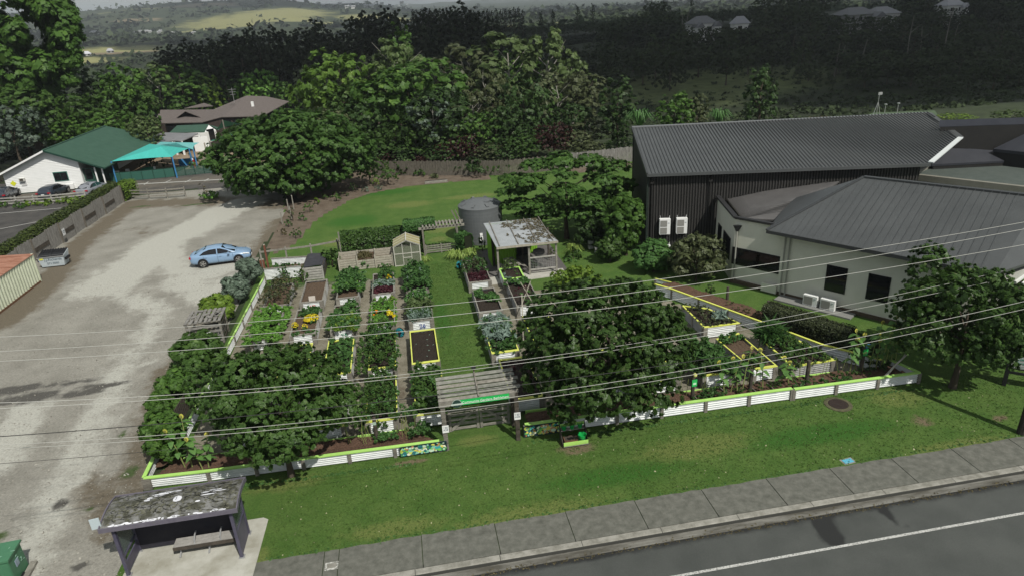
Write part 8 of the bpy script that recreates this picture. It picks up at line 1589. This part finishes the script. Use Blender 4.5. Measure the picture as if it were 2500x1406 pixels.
masses('distant_woodland', 'hazy woodland covering the distant hills', 10500, f_far, 'far', 3.4, 7.0, 9, 6, .9)
# ------------------------------------------------------------------ far houses
def hit(px, py):
    for k in range(900):
        Yk = 250 * 1.0035 ** k; g = A(px, py, Yk)
        if g.z <= ht(g.x, Yk): return g
    return A(px, py, 2500)
def far_house(label, px, py, Y, w, d, h, wallc, roofc, rz=.2, group=None, wings=0):
    g = A(px, py, Y); g = g if Y < 260 else hit(px, py); t = thing('far_house', label, 'house', (g.x, g.y, g.z - (h if Y < 260 else 0)), rz, group); wm = mat('far_wall_%d' % int(wallc * 100), (wallc, wallc, wallc * .97)); rm_ = mat('far_roof_%d' % int(roofc * 100), (roofc, roofc, roofc * 1.08), rough=.6)
    MB().box((0, 0, h / 2 - 2), (w, d, h + 4)).build('wall', wm, t)
    MB().add([(-w / 2 - .5, -d / 2 - .5, h), (w / 2 + .5, -d / 2 - .5, h), (w / 2 + .5, d / 2 + .5, h), (-w / 2 - .5, d / 2 + .5, h), (-w / 4, 0, h + 2.4), (w / 4, 0, h + 2.4)], [(0, 1, 5, 4), (2, 3, 4, 5), (1, 2, 5), (3, 0, 4), (3, 2, 1, 0)]).build('roof', rm_, t)
    for k in range(max(2, int(w / 3.5))): MB().box((-w / 2 + 2 + k * 3.4, -d / 2 - .02, h * .55), (1.4, .06, 1.2)).build('window', DGLASS, t)
    for k in range(wings): MB().box((w * .4 * (1 - 2 * k), -d * .5, h * .35), (w * .3, d * .6, h * .7)).build('wing', wm, t); MB().add([(w * .4 * (1 - 2 * k) + a * w * .18, -d * .5 + b * d * .35, h * .7 + c) for a, b, c in ((-1, -1, 0), (1, -1, 0), (1, 1, 0), (-1, 1, 0), (0, -1, 1.6), (0, 1, 1.6))], [(0, 1, 4), (1, 2, 5, 4), (2, 3, 5), (3, 0, 4, 5)]).build('wing_roof', rm_, t)
    return t
far_house('white house with grey gabled roofs in a gap of the dark slope', 1712, 58, 232, 8, 7, 3.6, .62, .14, .1, wings=2)
far_house('small bright white house wall right of the gabled one', 1806, 58, 235, 5, 5, 3, .6, .25, -.2)
far_house('large grey hip roofed house high on the right slope', 2085, 36, 238, 13, 9, 3.2, .22, .14, .15, wings=1)
far_house('pale roofed house beside the large grey one', 2150, 34, 240, 10, 8, 3, .45, .2, .1)
far_house('white house at the upper right between dark pines', 2320, 14, 236, 7, 6, 3, .6, .3, 0, wings=1)
far_house('distant pale house on the paddock at the left', 232, 84, 700, 14, 9, 4, .6, .35, 0, wings=1); far_house('grey roofed house among trees of the left valley', 270, 130, 330, 6, 5, 2, .25, .35, .3); far_house('low white roofed shed in the left valley', 213, 137, 310, 7, 4, 1.6, .4, .5, .2)
for i in range(26):
    px = rd.uniform(790, 1000) if i < 16 else rd.uniform(300, 480); py = (rd.uniform(10, 24) if i < 16 else rd.uniform(78, 86)); Y = 2250 if i < 16 else 1150
    g = hit(px, py)
    t = thing('hill_house', 'tiny pale house dotted on the distant hillside', 'house', (g.x, g.y, g.z), 0, 'tiny houses on the distant hills'); s = .85 if i < 16 else .42; MB().box((0, 0, 4 * s), (14 * s, 9 * s, 8 * s)).build('wall', mat('far_wall_60', (.6, .6, .58)), t); MB().slab([(-8 * s, -6 * s, 8 * s), (8 * s, -6 * s, 8 * s), (8 * s, 6 * s, 10.5 * s), (-8 * s, 6 * s, 10.5 * s)], 1).build('roof', mat('far_roof_40', (.4, .4, .42)), t)
# grass tufts along ragged edges
def f_edge(rng, n):
    a = [(-6.6, 20.0, 34, 20.05), (-11.9, 24.6, -.9, 24.3), (4.2, 24.6, 23.4, 24.3), (-11.6, 23.5, -11.4, 20.5)]; out = []
    for x0, y0, x1, y1 in a:
        u = rng.random(n // 4); out.append(np.column_stack([x0 + (x1 - x0) * u, y0 + (y1 - y0) * u + rng.normal(size=n // 4) * .06, np.full(n // 4, .0), .5 + rng.random(n // 4)]))
    return np.concatenate(out)
masses('edge_grass', 'tufts of longer grass along the path and planter edges', 2600, f_edge, 'crop', .045, .06, 9, 12, 1.0)
def f_lawn(rng, n):
    X = rng.uniform(-6.5, 40, n); Y = 20.0 + rng.random(n) * 4.9; return np.column_stack([X, Y, np.full(n, .005), .45 + .6 * rng.random(n)])
masses('lawn_tufts', 'short uneven tufts in the mown verge', 15000, f_lawn, 'turf', .06, .07, 3, 13, .5)
def f_lawn2(rng, n):
    X = rng.uniform(.8, 3.4, n); Y = 27 + rng.random(n) * 22; return np.column_stack([X, Y, np.full(n, .005), .45 + .7 * rng.random(n)])
masses('lawn_tufts', 'short uneven tufts in the central grass path', 7000, f_lawn2, 'turf', .05, .07, 3, 14, .5)
def f_spk(rng, n):
    X = rng.uniform(-6.5, 30, n); Y = 20.0 + rng.random(n) * 4.7; return np.column_stack([X, Y, np.full(n, .02), .6 + .8 * rng.random(n)])
masses('fallen_leaves', 'pale fallen leaves scattered over the mown verge', 420, f_spk, 'fallen', .055, .02, 1, 15, .1)
def f_stone(rng, n):
    X = rng.uniform(-26, -10.5, n); Y = 19 + rng.random(n) ** 1.5 * 34; k = (X < -12.4 ) | (Y < 23); X, Y = X[k], Y[k]; return np.column_stack([X, Y, np.full(len(X), .015), .5 + 1.1 * rng.random(len(X)) ** 3])
def f_grit(rng, n):
    X = rng.uniform(-4, 45, n); Y = 17.72 + np.abs(rng.normal(size=n)) * .10 - .12; return np.column_stack([X, Y, np.where(Y > 17.72, -.108, -.128), .4 + rng.random(n)])
masses('gutter_litter', 'dark leaf litter and grit along the gutter', 1500, f_grit, 'litter', .045, .05, 3, 17, .2)
masses('loose_stones', 'loose stones and grit over the gravel lot', 9000, f_stone, 'stone', .055, .04, 2, 16, .3)
# ================================================================== CLOUD AND HAZE
cm = bpy.data.materials.new('cloud_white'); cm.use_nodes = True; cm.node_tree.nodes['Principled BSDF'].inputs['Base Color'].default_value = (.85, .86, .88, 1); cm.node_tree.nodes['Principled BSDF'].inputs['Roughness'].default_value = 1
def cloud(label, puffs, z, seed):
    rng = np.random.default_rng(seed); vs = []; fs = []
    import bmesh
    bm = bmesh.new()
    for (x_, y_, rx, ry, rz) in puffs:
        m_ = Matrix.Translation((x_, y_, z)) @ Matrix.Diagonal((rx, ry, rz, 1)); bmesh.ops.create_icosphere(bm, subdivisions=3, radius=1, matrix=m_)
    for v in bm.verts: v.co += Vector(rng.normal(size=3)) * 4
    me = bpy.data.meshes.new('cloud'); bm.to_mesh(me); bm.free(); me.materials.append(cm); me.polygons.foreach_set('use_smooth', [True] * len(me.polygons)); o_ = bpy.data.objects.new('cloud', me); link(o_); return tag(o_, label, None, None, 'structure')
ZC = 420; off = SUN_DIR * (ZC / SUN_DIR.z)
cp = []
rgc = np.random.default_rng(9)
for X_, Y_, r in ((40, 205, 75), (-15, 215, 60), (100, 215, 85), (170, 210, 85), (240, 200, 90), (0, 270, 80), (90, 290, 90), (190, 300, 110), (300, 280, 110), (60, 370, 90), (180, 400, 110), (320, 390, 120), (150, 150, 42), (220, 140, 55), (110, 152, 28), (150, 118, 58), (195, 100, 62)): cp.append((X_ + off.x, Y_ + off.y, r, r * .72, 26 + r * .12))
cloud('broken grey cloud whose shadow darkens the wooded slope', cp, ZC, 1)
cp2 = []
for X_, Y_, r in ((-900, 1500, 420), (-300, 2500, 520), (-1500, 2500, 500), (300, 1300, 420), (900, 2200, 700), (-100, 900, 220)): cp2.append((X_ + off.x * 2.2, Y_ + off.y * 2.2, r, r * .5, 60))
cloud('high cloud shading part of the distant hills', cp2, ZC * 2.2, 2)
HZ = bpy.data.materials.new('haze_air'); HZ.use_nodes = True; nt = HZ.node_tree; nt.nodes.clear(); vo = nt.nodes.new('ShaderNodeVolumePrincipled'); vo.inputs['Color'].default_value = (.80, .86, .93, 1); vo.inputs['Density'].default_value = .00020; vo.inputs['Anisotropy'].default_value = .2
ou = nt.nodes.new('ShaderNodeOutputMaterial'); nt.links.new(vo.outputs[0], ou.inputs['Volume'])
hz = MB().box((0, 4400, 82), (19000, 9300, 196)).build('haze', HZ, kind='stuff')
